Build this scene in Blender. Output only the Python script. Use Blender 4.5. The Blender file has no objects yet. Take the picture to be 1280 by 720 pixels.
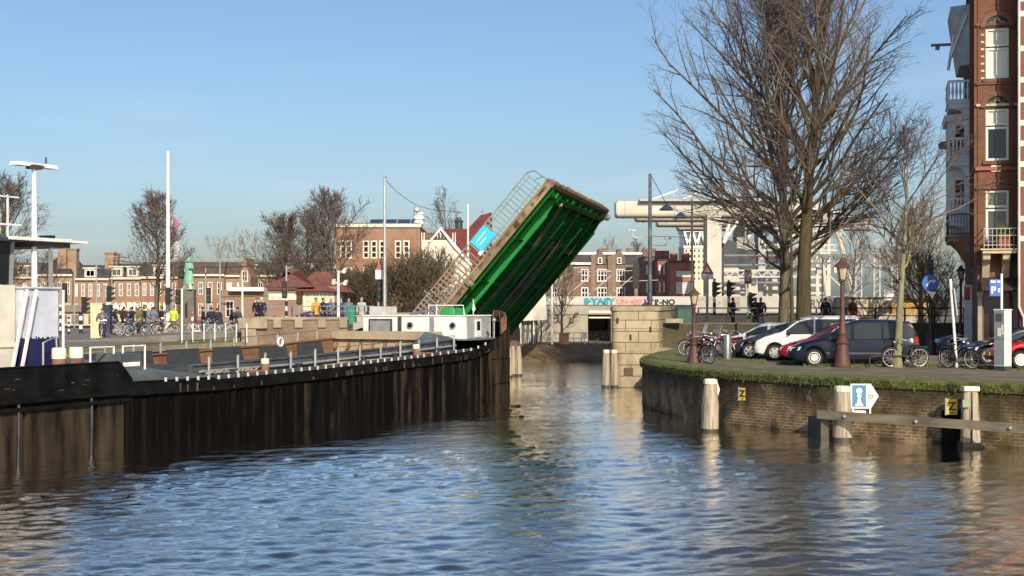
import bpy, math, random
from math import sin, cos, pi, radians as R
from mathutils import Vector as V, Matrix
C = bpy.context.scene.collection
EYE, F, HZ = 4.25, 1800.0, 378.0
def ax(px, Y): return (px-640)/F*Y
def az(py, Y): return EYE-(py-HZ)/F*Y
# ------------------------------------------------------------------ mesh builder
class MB:
    def __init__(s): s.v=[]; s.f=[]; s.mi=[]
    def add(s, vs, fs, m=0):
        n=len(s.v); s.v += [tuple(v) for v in vs]; s.f += [tuple(i+n for i in f) for f in fs]; s.mi += [m]*len(fs); return s
    def box(s, x0,x1,y0,y1,z0,z1,m=0):
        return s.add([(x0,y0,z0),(x1,y0,z0),(x1,y1,z0),(x0,y1,z0),(x0,y0,z1),(x1,y0,z1),(x1,y1,z1),(x0,y1,z1)],
            [(0,3,2,1),(4,5,6,7),(0,1,5,4),(1,2,6,5),(2,3,7,6),(3,0,4,7)],m)
    def hexa(s, b, t, m=0):   # bottom quad, top quad
        return s.add(list(b)+list(t),[(0,3,2,1),(4,5,6,7),(0,1,5,4),(1,2,6,5),(2,3,7,6),(3,0,4,7)],m)
    def bar(s, p, q, w, h=None, m=0):
        p=V(p); q=V(q); h=h or w; d=(q-p).normalized()
        u=d.cross(V((0,0,1)))
        if u.length<1e-3: u=V((1,0,0))
        u=u.normalized()*w/2; n=u.cross(d).normalized()*h/2
        return s.hexa([p-u-n,p+u-n,p+u+n,p-u+n],[q-u-n,q+u-n,q+u+n,q-u+n],m)
    def tube(s, pts, rs, n=6, m=0, cap=True):
        pts=[V(p) for p in pts]
        if not hasattr(rs,'__len__'): rs=[rs]*len(pts)
        base=len(s.v); k=len(pts); u=None
        for i,p in enumerate(pts):
            d=(pts[min(i+1,k-1)]-pts[max(i-1,0)])
            d = d.normalized() if d.length>1e-9 else V((0,0,1))
            if u is None:
                u=d.cross(V((.31,.95,.05)))
                if u.length<.1: u=d.cross(V((1,0,0)))
            else: u=u-d*u.dot(d)
            u=u.normalized(); w=d.cross(u)
            for j in range(n):
                a=2*pi*j/n; s.v.append(tuple(p+(u*cos(a)+w*sin(a))*rs[i]))
        for i in range(k-1):
            for j in range(n):
                a=base+i*n+j; b=base+i*n+(j+1)%n
                s.f.append((a,b,b+n,a+n)); s.mi.append(m)
        if cap:
            s.f.append(tuple(base+j for j in range(n-1,-1,-1))); s.mi.append(m)
            s.f.append(tuple(base+(k-1)*n+j for j in range(n))); s.mi.append(m)
        return s
    def lathe(s, prof, n=16, c=(0,0,0), m=0, sx=1, sy=1, a0=0):
        base=len(s.v)
        for r,z in prof:
            for j in range(n):
                a=a0+2*pi*j/n; s.v.append((c[0]+r*cos(a)*sx,c[1]+r*sin(a)*sy,c[2]+z))
        for i in range(len(prof)-1):
            for j in range(n):
                a=base+i*n+j; b=base+i*n+(j+1)%n; s.f.append((a,b,b+n,a+n)); s.mi.append(m)
        s.f.append(tuple(base+j for j in range(n-1,-1,-1))); s.mi.append(m)
        s.f.append(tuple(base+(len(prof)-1)*n+j for j in range(n))); s.mi.append(m)
        return s
    def ball(s, c, r, n=10, m=0, sz=1):
        k=6; return s.lathe([(max(r*sin(pi*i/k),.001),-r*cos(pi*i/k)*sz) for i in range(k+1)],n,c,m)
    def prism(s, poly, a, b, axis='y', m=0):
        k=len(poly)
        def P(p,t):
            return (p[0],t,p[1]) if axis=='y' else ((t,p[0],p[1]) if axis=='x' else (p[0],p[1],t))
        vs=[P(p,a) for p in poly]+[P(p,b) for p in poly]
        fs=[tuple(range(k)),tuple(range(2*k-1,k-1,-1))]+[(i,i+k,(i+1)%k+k,(i+1)%k) for i in range(k)]
        return s.add(vs,fs,m)
    def mesh(s, name, mats, smooth=False):
        me=bpy.data.meshes.new(name); me.from_pydata(s.v,[],s.f)
        for mt in (mats if isinstance(mats,(list,tuple)) else [mats]): me.materials.append(mt)
        me.polygons.foreach_set('material_index',s.mi)
        me.update()
        if len(s.f)<60000: fixn(me)
        if smooth:
            me.polygons.foreach_set('use_smooth',[True]*len(me.polygons))
            try: me.set_sharp_from_angle(angle=R(40))
            except Exception: pass
        return me
    def obj(s, name, mats, parent=None, smooth=False, bevel=0, loc=None, rz=0):
        return link(name, s.mesh(name,mats,smooth), parent, bevel, loc, rz)
import bmesh
def fixn(me):
    bm=bmesh.new(); bm.from_mesh(me); bmesh.ops.recalc_face_normals(bm,faces=bm.faces); bm.to_mesh(me); bm.free()
def link(name, me, parent=None, bevel=0, loc=None, rz=0):
    o=bpy.data.objects.new(name,me); C.objects.link(o)
    if parent: o.parent=parent
    if loc: o.location=loc
    if rz: o.rotation_euler=(0,0,rz)
    if bevel:
        b=o.modifiers.new('bevel','BEVEL'); b.width=bevel; b.segments=2; b.limit_method='ANGLE'
    return o
def tag(o, label, cat, group=None, kind=None):
    o['label']=label; o['category']=cat
    if group: o['group']=group
    if kind: o['kind']=kind
    return o
def thing(name, label, cat, loc=(0,0,0), rz=0, group=None):
    o=bpy.data.objects.new(name,None); C.objects.link(o); o.empty_display_size=.2
    o.location=loc; o.rotation_euler=(0,0,rz); return tag(o,label,cat,group)
def setting(o, kind='structure'):
    o['kind']=kind; return o
KIDS={}
def dup(root, loc, rz=0, label=None, group=None, mats=None, scale=None):
    """copy of a thing with copies of its parts and sub-parts; mats {old material name: new material}"""
    def cp(o, par):
        c=o.copy(); C.objects.link(c)
        if par: c.parent=par
        if mats and o.type=='MESH':
            for i,sl in enumerate(c.material_slots):
                if sl.material and sl.material.name in mats:
                    nm=mats[sl.material.name]; sl.link='OBJECT'; sl.material=nm
        for ch in list(o.children): cp(ch,c)
        return c
    r=cp(root,None); r.location=loc; r.rotation_euler=(0,0,rz)
    if scale: r.scale=(scale,)*3
    if label: r['label']=label
    if group: r['group']=group
    return r
def text_mesh(body, size, mat, ext=.004, name='lettering', align='CENTER', bold=0):
    cu=bpy.data.curves.new(name,'FONT'); cu.body=body; cu.size=size; cu.extrude=ext; cu.align_x=align; cu.offset=bold
    o=bpy.data.objects.new(name,cu); C.objects.link(o)
    dg=bpy.context.evaluated_depsgraph_get(); me=bpy.data.meshes.new_from_object(o.evaluated_get(dg))
    C.objects.unlink(o); bpy.data.objects.remove(o)
    me.transform(Matrix.Rotation(pi/2,4,'X'))          # stands upright, reads from -y
    me.materials.clear(); me.materials.append(mat); me.name=name
    return me
# ------------------------------------------------------------------ materials
MATS={}
def M(name, col, rough=.75, metal=0, var=.18, scale=2.0, st=(1,1,1), col2=None, bump=0, fac=(.35,.65), detail=6, spec=.5, coat=0):
    if name in MATS: return MATS[name]
    m=bpy.data.materials.new(name); m.use_nodes=True; nt=m.node_tree; N=nt.nodes; L=nt.links
    b=N['Principled BSDF']; b.inputs['Roughness'].default_value=rough; b.inputs['Metallic'].default_value=metal
    b.inputs['Specular IOR Level'].default_value=spec; b.inputs['Coat Weight'].default_value=coat
    b.inputs['Coat Roughness'].default_value=.06
    if var==0 and not col2:
        b.inputs['Base Color'].default_value=(*col,1)
    else:
        tc=N.new('ShaderNodeTexCoord'); mp=N.new('ShaderNodeMapping'); mp.inputs['Scale'].default_value=st
        no=N.new('ShaderNodeTexNoise'); no.inputs['Scale'].default_value=scale; no.inputs['Detail'].default_value=detail
        cr=N.new('ShaderNodeValToRGB'); cr.color_ramp.elements[0].position=fac[0]; cr.color_ramp.elements[1].position=fac[1]
        c2=col2 or tuple(min(1,c*(1+var)) for c in col); c1=col if col2 else tuple(c*(1-var) for c in col)
        cr.color_ramp.elements[0].color=(*c1,1); cr.color_ramp.elements[1].color=(*c2,1)
        L.new(tc.outputs['Object'],mp.inputs[0]); L.new(mp.outputs[0],no.inputs['Vector']); L.new(no.outputs['Fac'],cr.inputs[0])
        L.new(cr.outputs[0],b.inputs['Base Color'])
        if bump:
            bp=N.new('ShaderNodeBump'); bp.inputs['Strength'].default_value=bump; bp.inputs['Distance'].default_value=.05
            L.new(no.outputs['Fac'],bp.inputs['Height']); L.new(bp.outputs[0],b.inputs['Normal'])
    MATS[name]=m; return m
def BRICK(name, c1, c2, mortar, bw=.22, rh=.075, ms=.012, stain=None, sfac=(.45,.7), sscale=.5, sst=(1,1,1), offs=.5, bump=.4, rough=.85):
    if name in MATS: return MATS[name]
    m=bpy.data.materials.new(name); m.use_nodes=True; nt=m.node_tree; N=nt.nodes; L=nt.links
    b=N['Principled BSDF']; b.inputs['Roughness'].default_value=rough; b.inputs['Specular IOR Level'].default_value=.3
    tc=N.new('ShaderNodeTexCoord'); sp=N.new('ShaderNodeSeparateXYZ'); ad=N.new('ShaderNodeMath'); ad.operation='ADD'
    cb=N.new('ShaderNodeCombineXYZ'); br=N.new('ShaderNodeTexBrick')
    L.new(tc.outputs['Object'],sp.inputs[0]); L.new(sp.outputs[0],ad.inputs[0]); L.new(sp.outputs[1],ad.inputs[1])
    L.new(ad.outputs[0],cb.inputs[0]); L.new(sp.outputs[2],cb.inputs[1]); L.new(cb.outputs[0],br.inputs['Vector'])
    br.inputs['Color1'].default_value=(*c1,1); br.inputs['Color2'].default_value=(*c2,1); br.inputs['Mortar'].default_value=(*mortar,1)
    br.inputs['Scale'].default_value=1; br.inputs['Brick Width'].default_value=bw; br.inputs['Row Height'].default_value=rh
    br.inputs['Mortar Size'].default_value=ms; br.inputs['Bias'].default_value=0; br.offset=offs
    out=br.outputs['Color']
    no=N.new('ShaderNodeTexNoise'); no.inputs['Scale'].default_value=sscale; no.inputs['Detail'].default_value=8; no.inputs['Roughness'].default_value=.65
    mp=N.new('ShaderNodeMapping'); mp.inputs['Scale'].default_value=sst
    L.new(tc.outputs['Object'],mp.inputs[0]); L.new(mp.outputs[0],no.inputs['Vector'])
    cr=N.new('ShaderNodeValToRGB'); cr.color_ramp.elements[0].position=sfac[0]; cr.color_ramp.elements[1].position=sfac[1]
    cr.color_ramp.elements[0].color=(0,0,0,1); cr.color_ramp.elements[1].color=(1,1,1,1)
    L.new(no.outputs['Fac'],cr.inputs[0])
    mx=N.new('ShaderNodeMix'); mx.data_type='RGBA'; mx.inputs['B'].default_value=(*(stain or tuple(c*.6 for c in c1)),1)
    ml=N.new('ShaderNodeMath'); ml.operation='MULTIPLY'; ml.inputs[1].default_value=.85 if stain else .5
    L.new(cr.outputs[0],ml.inputs[0]); L.new(ml.outputs[0],mx.inputs['Factor']); L.new(out,mx.inputs['A']); L.new(mx.outputs['Result'],b.inputs['Base Color'])
    if bump:
        bp=N.new('ShaderNodeBump'); bp.inputs['Strength'].default_value=bump; bp.inputs['Distance'].default_value=.02; bp.invert=True
        L.new(br.outputs['Fac'],bp.inputs['Height']); L.new(bp.outputs[0],b.inputs['Normal'])
    MATS[name]=m; return m
white=M('white_paint',(.72,.71,.66),.45,var=.1,scale=6)
cream=M('cream_paint',(.72,.66,.5),.5,var=.1)
offwhite=M('offwhite_render',(.66,.61,.5),.8,var=.12,scale=.8)
black=M('black_paint',(.012,.012,.013),.45,var=.3)
darkgrey=M('dark_grey_metal',(.05,.052,.056),.5,var=.2)
grey=M('grey_metal',(.3,.31,.31),.45,.2,var=.15)
galv=M('galvanised_steel',(.42,.43,.43),.4,.5,var=.15)
rubber=M('tyre_rubber',(.02,.019,.018),.85,var=.2)
chrome=M('alloy',(.7,.7,.7),.25,.7,var=.05)
glass=M('dark_glass',(.01,.013,.016),.06,var=0,spec=.45)
def G2(name,col,rough=.1): return M(name,col,rough,var=0,spec=.6)
curtain=M('white_blind',(.55,.55,.5),.6,var=.08)
redp=M('red_paint',(.5,.03,.03),.4,var=.1)
yellow=M('yellow_sign',(.75,.5,.03),.5,var=.05)
bluesign=M('blue_sign',(.02,.11,.4),.45,var=.05)
stone=M('pale_stone',(.3,.25,.165),.85,var=.2,scale=1.5,bump=.2)
concrete=M('concrete',(.37,.34,.28),.9,var=.2,scale=.9,bump=.1)
asphalt=M('asphalt',(.16,.143,.122),.9,var=.25,scale=1.5)
paving=M('brick_paving',(.14,.115,.078),.9,var=.3,scale=.9)
grassm=M('grass_green',(.055,.085,.018),.9,col2=(.12,.12,.04),scale=2)
mossm=M('moss',(.035,.05,.01),.95,col2=(.12,.12,.026),scale=3,bump=.4)
skinm=M('skin',(.38,.24,.18),.6,var=.05)
def cloth(name,c): return M('cloth_'+name,c,.9,var=.15,scale=8)
barkm=M('bark',(.085,.07,.05),.95,col2=(.15,.13,.085),scale=3,st=(3,3,.6),bump=.5)
barkg=M('bark_lichen',(.045,.034,.019),.95,col2=(.085,.07,.024),scale=2.2,st=(3,3,.5),bump=.5)
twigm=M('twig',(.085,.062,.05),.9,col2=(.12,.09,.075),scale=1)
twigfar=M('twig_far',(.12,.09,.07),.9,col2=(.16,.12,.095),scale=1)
twigw=M('twig_tan',(.2,.14,.08),.9,col2=(.27,.19,.1),scale=1)
# ------------------------------------------------------------------ camera, light, sky
cam=bpy.data.cameras.new('camera'); co=bpy.data.objects.new('camera',cam); C.objects.link(co)
co.location=(0,0,EYE); co.rotation_euler=(pi/2,0,0); cam.sensor_width=36; cam.lens=36*F/1280; cam.shift_y=18/1280
cam.clip_start=.5; cam.clip_end=6000; bpy.context.scene.camera=co
SUN_AZ, SUN_EL = 16.0, 30.0      # degrees right of straight behind the camera, height
sd=V((sin(R(SUN_AZ))*cos(R(SUN_EL)),-cos(R(SUN_AZ))*cos(R(SUN_EL)),sin(R(SUN_EL))))
su=bpy.data.lights.new('sun','SUN'); su.energy=5.0; su.angle=R(.5); su.color=(1,.87,.7)
so=bpy.data.objects.new('sun',su); C.objects.link(so); so.location=(20,-30,40); so.rotation_euler=sd.to_track_quat('Z','Y').to_euler()
W=bpy.data.worlds.new('World'); bpy.context.scene.world=W; W.use_nodes=True
nt=W.node_tree; N=nt.nodes; L=nt.links; bg=N['Background']; bg.inputs['Strength'].default_value=.118
sk=N.new('ShaderNodeTexSky'); sk.sky_type='NISHITA'; sk.sun_disc=False; sk.sun_elevation=R(SUN_EL)
sk.sun_rotation=R(180-SUN_AZ); sk.altitude=0; sk.air_density=1.0; sk.dust_density=1.6; sk.ozone_density=4.5
# thin cirrus veil high up
tc=N.new('ShaderNodeTexCoord'); mp=N.new('ShaderNodeMapping'); mp.inputs['Scale'].default_value=(1.2,1.2,9); no=N.new('ShaderNodeTexNoise')
no.inputs['Scale'].default_value=2.2; no.inputs['Detail'].default_value=7; no.inputs['Roughness'].default_value=.6
cr=N.new('ShaderNodeValToRGB'); cr.color_ramp.elements[0].position=.5; cr.color_ramp.elements[1].position=.85
cr.color_ramp.elements[1].color=(.3,.3,.3,1); cr.color_ramp.elements[0].color=(0,0,0,1)
mx=N.new('ShaderNodeMix'); mx.data_type='RGBA'; mx.inputs['B'].default_value=(6.5,7.0,7.6,1)
L.new(tc.outputs['Generated'],mp.inputs[0]); L.new(mp.outputs[0],no.inputs['Vector']); L.new(no.outputs['Fac'],cr.inputs[0])
L.new(cr.outputs[0],mx.inputs['Factor']); L.new(sk.outputs[0],mx.inputs['A']); L.new(mx.outputs['Result'],bg.inputs['Color'])
vs=bpy.context.scene.view_settings; vs.view_transform='Standard'; vs.look='None'; vs.exposure=.12; vs.gamma=1; vs.use_curve_mapping=False
# ------------------------------------------------------------------ water
wm=bpy.data.materials.new('canal_water'); wm.use_nodes=True; nt=wm.node_tree; N=nt.nodes; L=nt.links; b=N['Principled BSDF']
b.inputs['Base Color'].default_value=(.045,.06,.066,1); b.inputs['Roughness'].default_value=.05; b.inputs['IOR'].default_value=1.6
tc=N.new('ShaderNodeTexCoord')
def wn(scale,st,det,rough=.55,dist=0,rot=0):
    mp=N.new('ShaderNodeMapping'); mp.inputs['Scale'].default_value=st; mp.inputs['Rotation'].default_value=(0,0,rot)
    no=N.new('ShaderNodeTexNoise'); no.inputs['Scale'].default_value=scale
    no.inputs['Detail'].default_value=det; no.inputs['Roughness'].default_value=rough; no.inputs['Distortion'].default_value=dist
    L.new(tc.outputs['Object'],mp.inputs[0]); L.new(mp.outputs[0],no.inputs['Vector']); return no
n1=wn(4.5,(.6,1,1),6,.6,.8,R(10)); n2=wn(.45,(.6,1,1),3,.5,.3,R(-20)); n3=wn(.075,(1,1,1),4,.55,.4)
bp1=N.new('ShaderNodeBump'); bp1.inputs['Distance'].default_value=.2
bp2=N.new('ShaderNodeBump'); bp2.inputs['Strength'].default_value=.02; bp2.inputs['Distance'].default_value=.42
cr=N.new('ShaderNodeMapRange'); cr.inputs['From Min'].default_value=.36; cr.inputs['From Max'].default_value=.6; cr.inputs['To Min'].default_value=.05; cr.inputs['To Max'].default_value=.14
L.new(n3.outputs['Fac'],cr.inputs['Value']); L.new(cr.outputs[0],bp1.inputs['Strength'])
L.new(n2.outputs['Fac'],bp2.inputs['Height']); L.new(n1.outputs['Fac'],bp1.inputs['Height']); L.new(bp2.outputs[0],bp1.inputs['Normal'])
gl=N.new('ShaderNodeBsdfGlossy'); gl.inputs['Roughness'].default_value=.04; gl.inputs['Color'].default_value=(1,.985,.96,1); df=N.new('ShaderNodeBsdfDiffuse'); df.inputs['Color'].default_value=(.022,.022,.017,1)
fz=N.new('ShaderNodeFresnel'); fz.inputs['IOR'].default_value=1.33; fm=N.new('ShaderNodeMath'); fm.operation='MULTIPLY'; fm.use_clamp=True; fm.inputs[1].default_value=2.3
ms=N.new('ShaderNodeMixShader'); L.new(bp1.outputs[0],gl.inputs['Normal']); L.new(bp1.outputs[0],fz.inputs['Normal']); L.new(fz.outputs[0],fm.inputs[0]); L.new(fm.outputs[0],ms.inputs[0]); L.new(df.outputs[0],ms.inputs[1]); L.new(gl.outputs[0],ms.inputs[2])
L.new(ms.outputs[0],N['Material Output'].inputs['Surface']); N.remove(b)
# one water sheet, its nearer part rippled by real waves
import numpy as np
yy=[-60,-20,5,12]; y=17.0
while y<108: yy.append(y); y+=max(.055,y*y*.00016)
yy+= [112,130,400]; xx=[-600,-120,-60]; 
xs_=np.concatenate([np.array(xx,float),np.arange(-26,26.01,.075),np.array([60,120,600],float)]); ys_=np.array(yy)
X,Yg=np.meshgrid(xs_,ys_); Zg=np.zeros_like(X); rw=np.random.RandomState(12)
wind=R(-76)
for lam,n_,slope in ((3.4,5,.008),(2.0,7,.014),(1.1,9,.03),(.68,12,.052),(.44,14,.046),(.3,16,.028),(.22,12,.012)):
    for _ in range(n_):
        l_=lam*rw.uniform(.75,1.3); a=wind+rw.normal(0,.5); k=2*pi/l_; amp=slope*1.41/k/math.sqrt(n_)*rw.uniform(.7,1.3)
        ph=k*(X*cos(a)+Yg*sin(a))+rw.uniform(0,6.28); s_=np.sin(ph); Zg+=amp*(s_-.38*np.cos(2*ph))
gust=np.zeros_like(X)
for _ in range(9):
    l_=rw.uniform(7,26); a=rw.uniform(0,6.28); gust+=np.sin(2*pi/l_*(X*cos(a)+Yg*sin(a)*.8)+rw.uniform(0,6.28))
Zg*=np.clip(.97+.13*gust,.5,1.4)*1.15
Zg*=np.clip((105-Yg)/60,0,1)*np.clip((Yg-14)/4,0,1)*(np.abs(X)<25.9)
nr,nc=X.shape; me=bpy.data.meshes.new('canal_water'); co_=np.stack([X,Yg,Zg],-1).reshape(-1,3)
me.vertices.add(nr*nc); me.vertices.foreach_set('co',co_.ravel())
idx=np.arange(nr*nc).reshape(nr,nc); q_=np.stack([idx[:-1,:-1],idx[:-1,1:],idx[1:,1:],idx[1:,:-1]],-1).reshape(-1,4)
me.loops.add(q_.size); me.loops.foreach_set('vertex_index',q_.ravel()); me.polygons.add(len(q_)); me.polygons.foreach_set('loop_start',np.arange(0,q_.size,4)); me.polygons.foreach_set('loop_total',np.full(len(q_),4))
me.update(calc_edges=True); me.polygons.foreach_set('use_smooth',np.ones(len(q_),bool)); me.materials.append(wm)
setting(link('canal_water',me))
# ------------------------------------------------------------------ land
def land(name,poly,z,mat,depth=2.5):
    m=MB(); m.prism(poly,z-depth,z,'z'); return setting(m.obj(name,mat))
RQ=[(30,27.5),(22,34.8),(14.8,41.6),(12.8,43.5),(10.8,45.3),(9.93,46.2),(8.6,48.1),(7.6,49.6),(6.9,51.2),(6.3,53.0),(5.85,55.0),(5.5,57.4),(5.42,59.5),(5.6,62),(6.2,65.5),(7.1,69.5),(8.3,73.8)]
LQ=[(-24.6,32),(-21.9,42),(-17.2,59.0),(-16.4,67),(-13.8,74.4)]
land('left_quay_ground',LQ+[(-4.3,74.4),(.25,97.2),(.6,104),(.6,116),(-900,116),(-900,32)],2.2,asphalt)
def inset(poly,d):
    out=[]
    for i,p in enumerate(poly):
        a=V(poly[max(i-1,0)]); c=V(poly[min(i+1,len(poly)-1)]); t=(c-a).normalized(); n=V((t.y,-t.x)); out.append((p[0]+n.x*d,p[1]+n.y*d))
    return out
land('right_quay_ground',inset(RQ,.32)+[(10.2,97.2),(12.1,104),(12.1,116),(900,116),(900,27.5)],1.85,paving)
land('far_ground',[(-1800,116.02),(1800,116.02),(1800,3500),(-1800,3500)],2.0,paving)
m=MB(); m.prism([(103,-.6),(103,.12),(106.2,1.15),(116,1.15),(116,-.6)],.62,12.08,'x'); setting(m.obj('far_bank',M('bank_earth',(.1,.06,.035),.95,col2=(.16,.11,.055),scale=1.1,bump=.5)))
m=MB(); m.add([(.64,106.3,1.165),(12,106.3,1.165),(12,115.9,1.165),(.64,115.9,1.165)],[(0,1,2,3)]); setting(m.obj('far_bank_path',paving))
# bridge approach roads, slightly raised
m=MB(); m.hexa([(-14,74.42,2.2),(-4.3,74.42,2.2),(.2,97,2.2),(-14,97,2.2)],[(-14,74.42,2.75),(-4.3,74.42,2.75),(.2,97,2.75),(-14,97,2.75)])
m.prism([(-24,2.204),(-14.002,2.204),(-14.002,2.75)],75,97,'y'); setting(m.obj('left_bridge_road',asphalt))
m=MB(); m.hexa([(9.6,76,1.85),(34,76,1.85),(34,97,1.85),(10.4,97,1.85)],[(9.6,76,2.75),(34,76,2.75),(34,97,2.75),(10.4,97,2.75)]); setting(m.obj('right_bridge_road',asphalt))
m=MB()
for x0,x1,y in ((-22.5,-19.5,86),(-21,-18.2,90)): m.add([(x0,y,2.208),(x1,y+.8,2.208),(x1,y+1.0,2.208),(x0,y+.2,2.208)],[(0,1,2,3)])
setting(m.obj('road_marking',white))
# grass verge of the left bank
m=MB(); li=inset(LQ[1:],-0.1); lo=inset(LQ[1:],-1.2)
def strip(a,b,z): 
    mm=MB()
    for i in range(len(a)-1): mm.add([(*a[i],z),(*a[i+1],z),(*b[i+1],z),(*b[i],z)],[(0,1,2,3)])
    return mm
setting(strip(li,lo,2.206).obj('left_grass_verge',grassm))
vg=M('verge_earth',(.1,.085,.05),.95,col2=(.1,.1,.035),scale=1.6,bump=.3)
setting(strip(inset(RQ,.4),inset(RQ,2.3),1.856).obj('right_grass_verge',vg))
# grass tufts along the right quay (nobody could count them)
rng=random.Random(5); g=MB()
def blades(cx,cy,z,n,rad,h):
    for _ in range(n):
        a=rng.random()*6.28; r=rad*math.sqrt(rng.random()); x=cx+r*cos(a); y=cy+r*sin(a); hh=h*(.5+rng.random()); t=rng.random()*6.28; w_=.012+.01*rng.random()
        lx,ly=cos(t)*hh*.5,sin(t)*hh*.5
        g.add([(x-w_,y,z),(x+w_,y,z),(x+lx,y+ly,z+hh)],[(0,1,2)])
pv=inset(RQ,.36)
def along(poly,t):
    segs=[(V(poly[i+1])-V(poly[i])).length for i in range(len(poly)-1)]; T=t*sum(segs)
    for i,sg in enumerate(segs):
        if T<=sg: return V(poly[i]).lerp(V(poly[i+1]),T/sg)
        T-=sg
    return V(poly[-1])
for _ in range(700):
    p=along(pv,rng.random()**1.0); o_=rng.random()**2*2.0
    blades(p.x+o_*.6,p.y+o_*.6,1.85,6,.12,.045)
for cx,cy in ((14.2,53.6),(13.3,53.4),(15.6,53.3),(11.5,54),(10.2,56),(9.3,58.2),(16.8,52),(18.3,50.6),(8.6,58),(12.2,53.6),(10.8,55.6),(17.4,51.6),(9.6,57.6)):
    for _ in range(9): blades(cx+rng.uniform(-.55,.55),cy+rng.uniform(-.25,.25),1.85,22,.14,.11)
tag(g.obj('grass_tufts',grassm),'short green grass tufts growing along the paved edge of the right quay','grass',kind='stuff')
g=MB()
for _ in range(500):
    p=along(inset(LQ[1:],-.6),rng.random()); blades(p.x+rng.uniform(-.5,.4),p.y,2.2,8,.15,.12)
tag(g.obj('grass_tufts',grassm),'short grass growing along the left bank behind the barge','grass',kind='stuff')
# ------------------------------------------------------------------ quay walls (coursed by arc length)
def uvwall(name,poly,layers,mats,parent,out=0):
    """layers: list of (offset,z) profile from bottom to top, strip faces"""
    offs=[inset(poly,o) for o,_ in layers]; n=len(poly); arc=[0]
    for i in range(1,n): arc.append(arc[-1]+(V(poly[i])-V(poly[i-1])).length)
    vs=[];fs=[];uv=[]
    for k,(o,z) in enumerate(layers):
        for i in range(n): vs.append((*offs[k][i],z)); uv.append((arc[i],z))
    for k in range(len(layers)-1):
        for i in range(n-1): fs.append((k*n+i,k*n+i+1,(k+1)*n+i+1,(k+1)*n+i))
    me=bpy.data.meshes.new(name); me.from_pydata(vs,[],fs); me.materials.append(mats)
    ul=me.uv_layers.new(name='arc')
    for lp in me.loops: ul.data[lp.index].uv=uv[lp.vertex_index]
    me.update(); return link(name,me,parent)
def dense(poly,step=.6):
    out=[]
    for i in range(len(poly)-1):
        a,b_=V(poly[i]),V(poly[i+1]); k=max(1,int((b_-a).length/step))
        out+= [tuple(a.lerp(b_,j/k)) for j in range(k)]
    return out+[poly[-1]]
def uvify(mat):
    nt=mat.node_tree; tcn=[n for n in nt.nodes if n.type=='TEX_COORD'][0]
    uvn=nt.nodes.new('ShaderNodeUVMap'); uvn.uv_map='arc'
    br=[n for n in nt.nodes if n.type=='TEX_BRICK'][0]
    for l in list(nt.links):
        if l.to_node==br and l.to_socket.name=='Vector': nt.links.remove(l)
    nt.links.new(uvn.outputs[0],br.inputs['Vector']); return mat
qb=uvify(BRICK('quay_brick',(.17,.1,.05),(.27,.18,.095),(.36,.28,.17),bw=.3,rh=.1,ms=.018,stain=(.035,.024,.012),sfac=(.44,.62),sscale=.8,sst=(1,1,.8),bump=.8))
# soot below the coping and a wet band by the waterline, with ragged edges
nt=qb.node_tree; N=nt.nodes; L=nt.links; b=N['Principled BSDF']; src=b.inputs['Base Color'].links[0].from_socket
tc=N.new('ShaderNodeTexCoord'); sp=N.new('ShaderNodeSeparateXYZ'); L.new(tc.outputs['Object'],sp.inputs[0])
no=N.new('ShaderNodeTexNoise'); no.inputs['Scale'].default_value=1.1; no.inputs['Detail'].default_value=7; mp=N.new('ShaderNodeMapping'); mp.inputs['Scale'].default_value=(1.6,1.6,.25)
L.new(tc.outputs['Object'],mp.inputs[0]); L.new(mp.outputs[0],no.inputs['Vector'])
def mth(op,a,bv):
    x=N.new('ShaderNodeMath'); x.operation=op; x.use_clamp=(op=='MULTIPLY_ADD')
    L.new(a,x.inputs[0])
    if hasattr(bv,'default_value'): L.new(bv,x.inputs[1])
    else: x.inputs[1].default_value=bv
    return x
def band(z0,z1,amp):
    k=mth('MULTIPLY',no.outputs['Fac'],amp); s_=mth('ADD',sp.outputs[2],k.outputs[0])
    r=N.new('ShaderNodeMapRange'); r.inputs['From Min'].default_value=z0; r.inputs['From Max'].default_value=z1; L.new(s_.outputs[0],r.inputs['Value']); return r
top=band(1.45,2.2,1.7); wet=band(.8,.45,1.2)
for rr,colr,k in ((top,(.026,.02,.01),.85),(wet,(.012,.012,.009),.9)):
    mx=N.new('ShaderNodeMix'); mx.data_type='RGBA'; mx.inputs['B'].default_value=(*colr,1); ml=mth('MULTIPLY',rr.outputs[0],k)
    L.new(ml.outputs[0],mx.inputs['Factor']); L.new(src,mx.inputs['A']); src=mx.outputs['Result']
no2=N.new('ShaderNodeTexNoise'); no2.inputs['Scale'].default_value=1.7; no2.inputs['Detail'].default_value=9; no2.inputs['Roughness'].default_value=.7; L.new(tc.outputs['Object'],no2.inputs['Vector'])
for f0,f1,colr,k in ((.52,.64,(.085,.08,.022),.75),(.40,.33,(.3,.22,.13),.6)):      # algae patches and pale mortar repairs
    r=N.new('ShaderNodeMapRange'); r.inputs['From Min'].default_value=f0; r.inputs['From Max'].default_value=f1; L.new(no2.outputs['Fac'],r.inputs['Value'])
    mx=N.new('ShaderNodeMix'); mx.data_type='RGBA'; mx.inputs['B'].default_value=(*colr,1); ml=mth('MULTIPLY',r.outputs[0],k)
    L.new(ml.outputs[0],mx.inputs['Factor']); L.new(src,mx.inputs['A']); src=mx.outputs['Result']
L.new(src,b.inputs['Base Color'])
qw=thing('quay_wall','curved old brick quay wall with a mossy top edge below the parked cars','wall',(0,0,0))
uvwall('brick_face',dense(RQ),[(0,-1),(0,.1),(0,1.6)],qb,qw)
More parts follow.
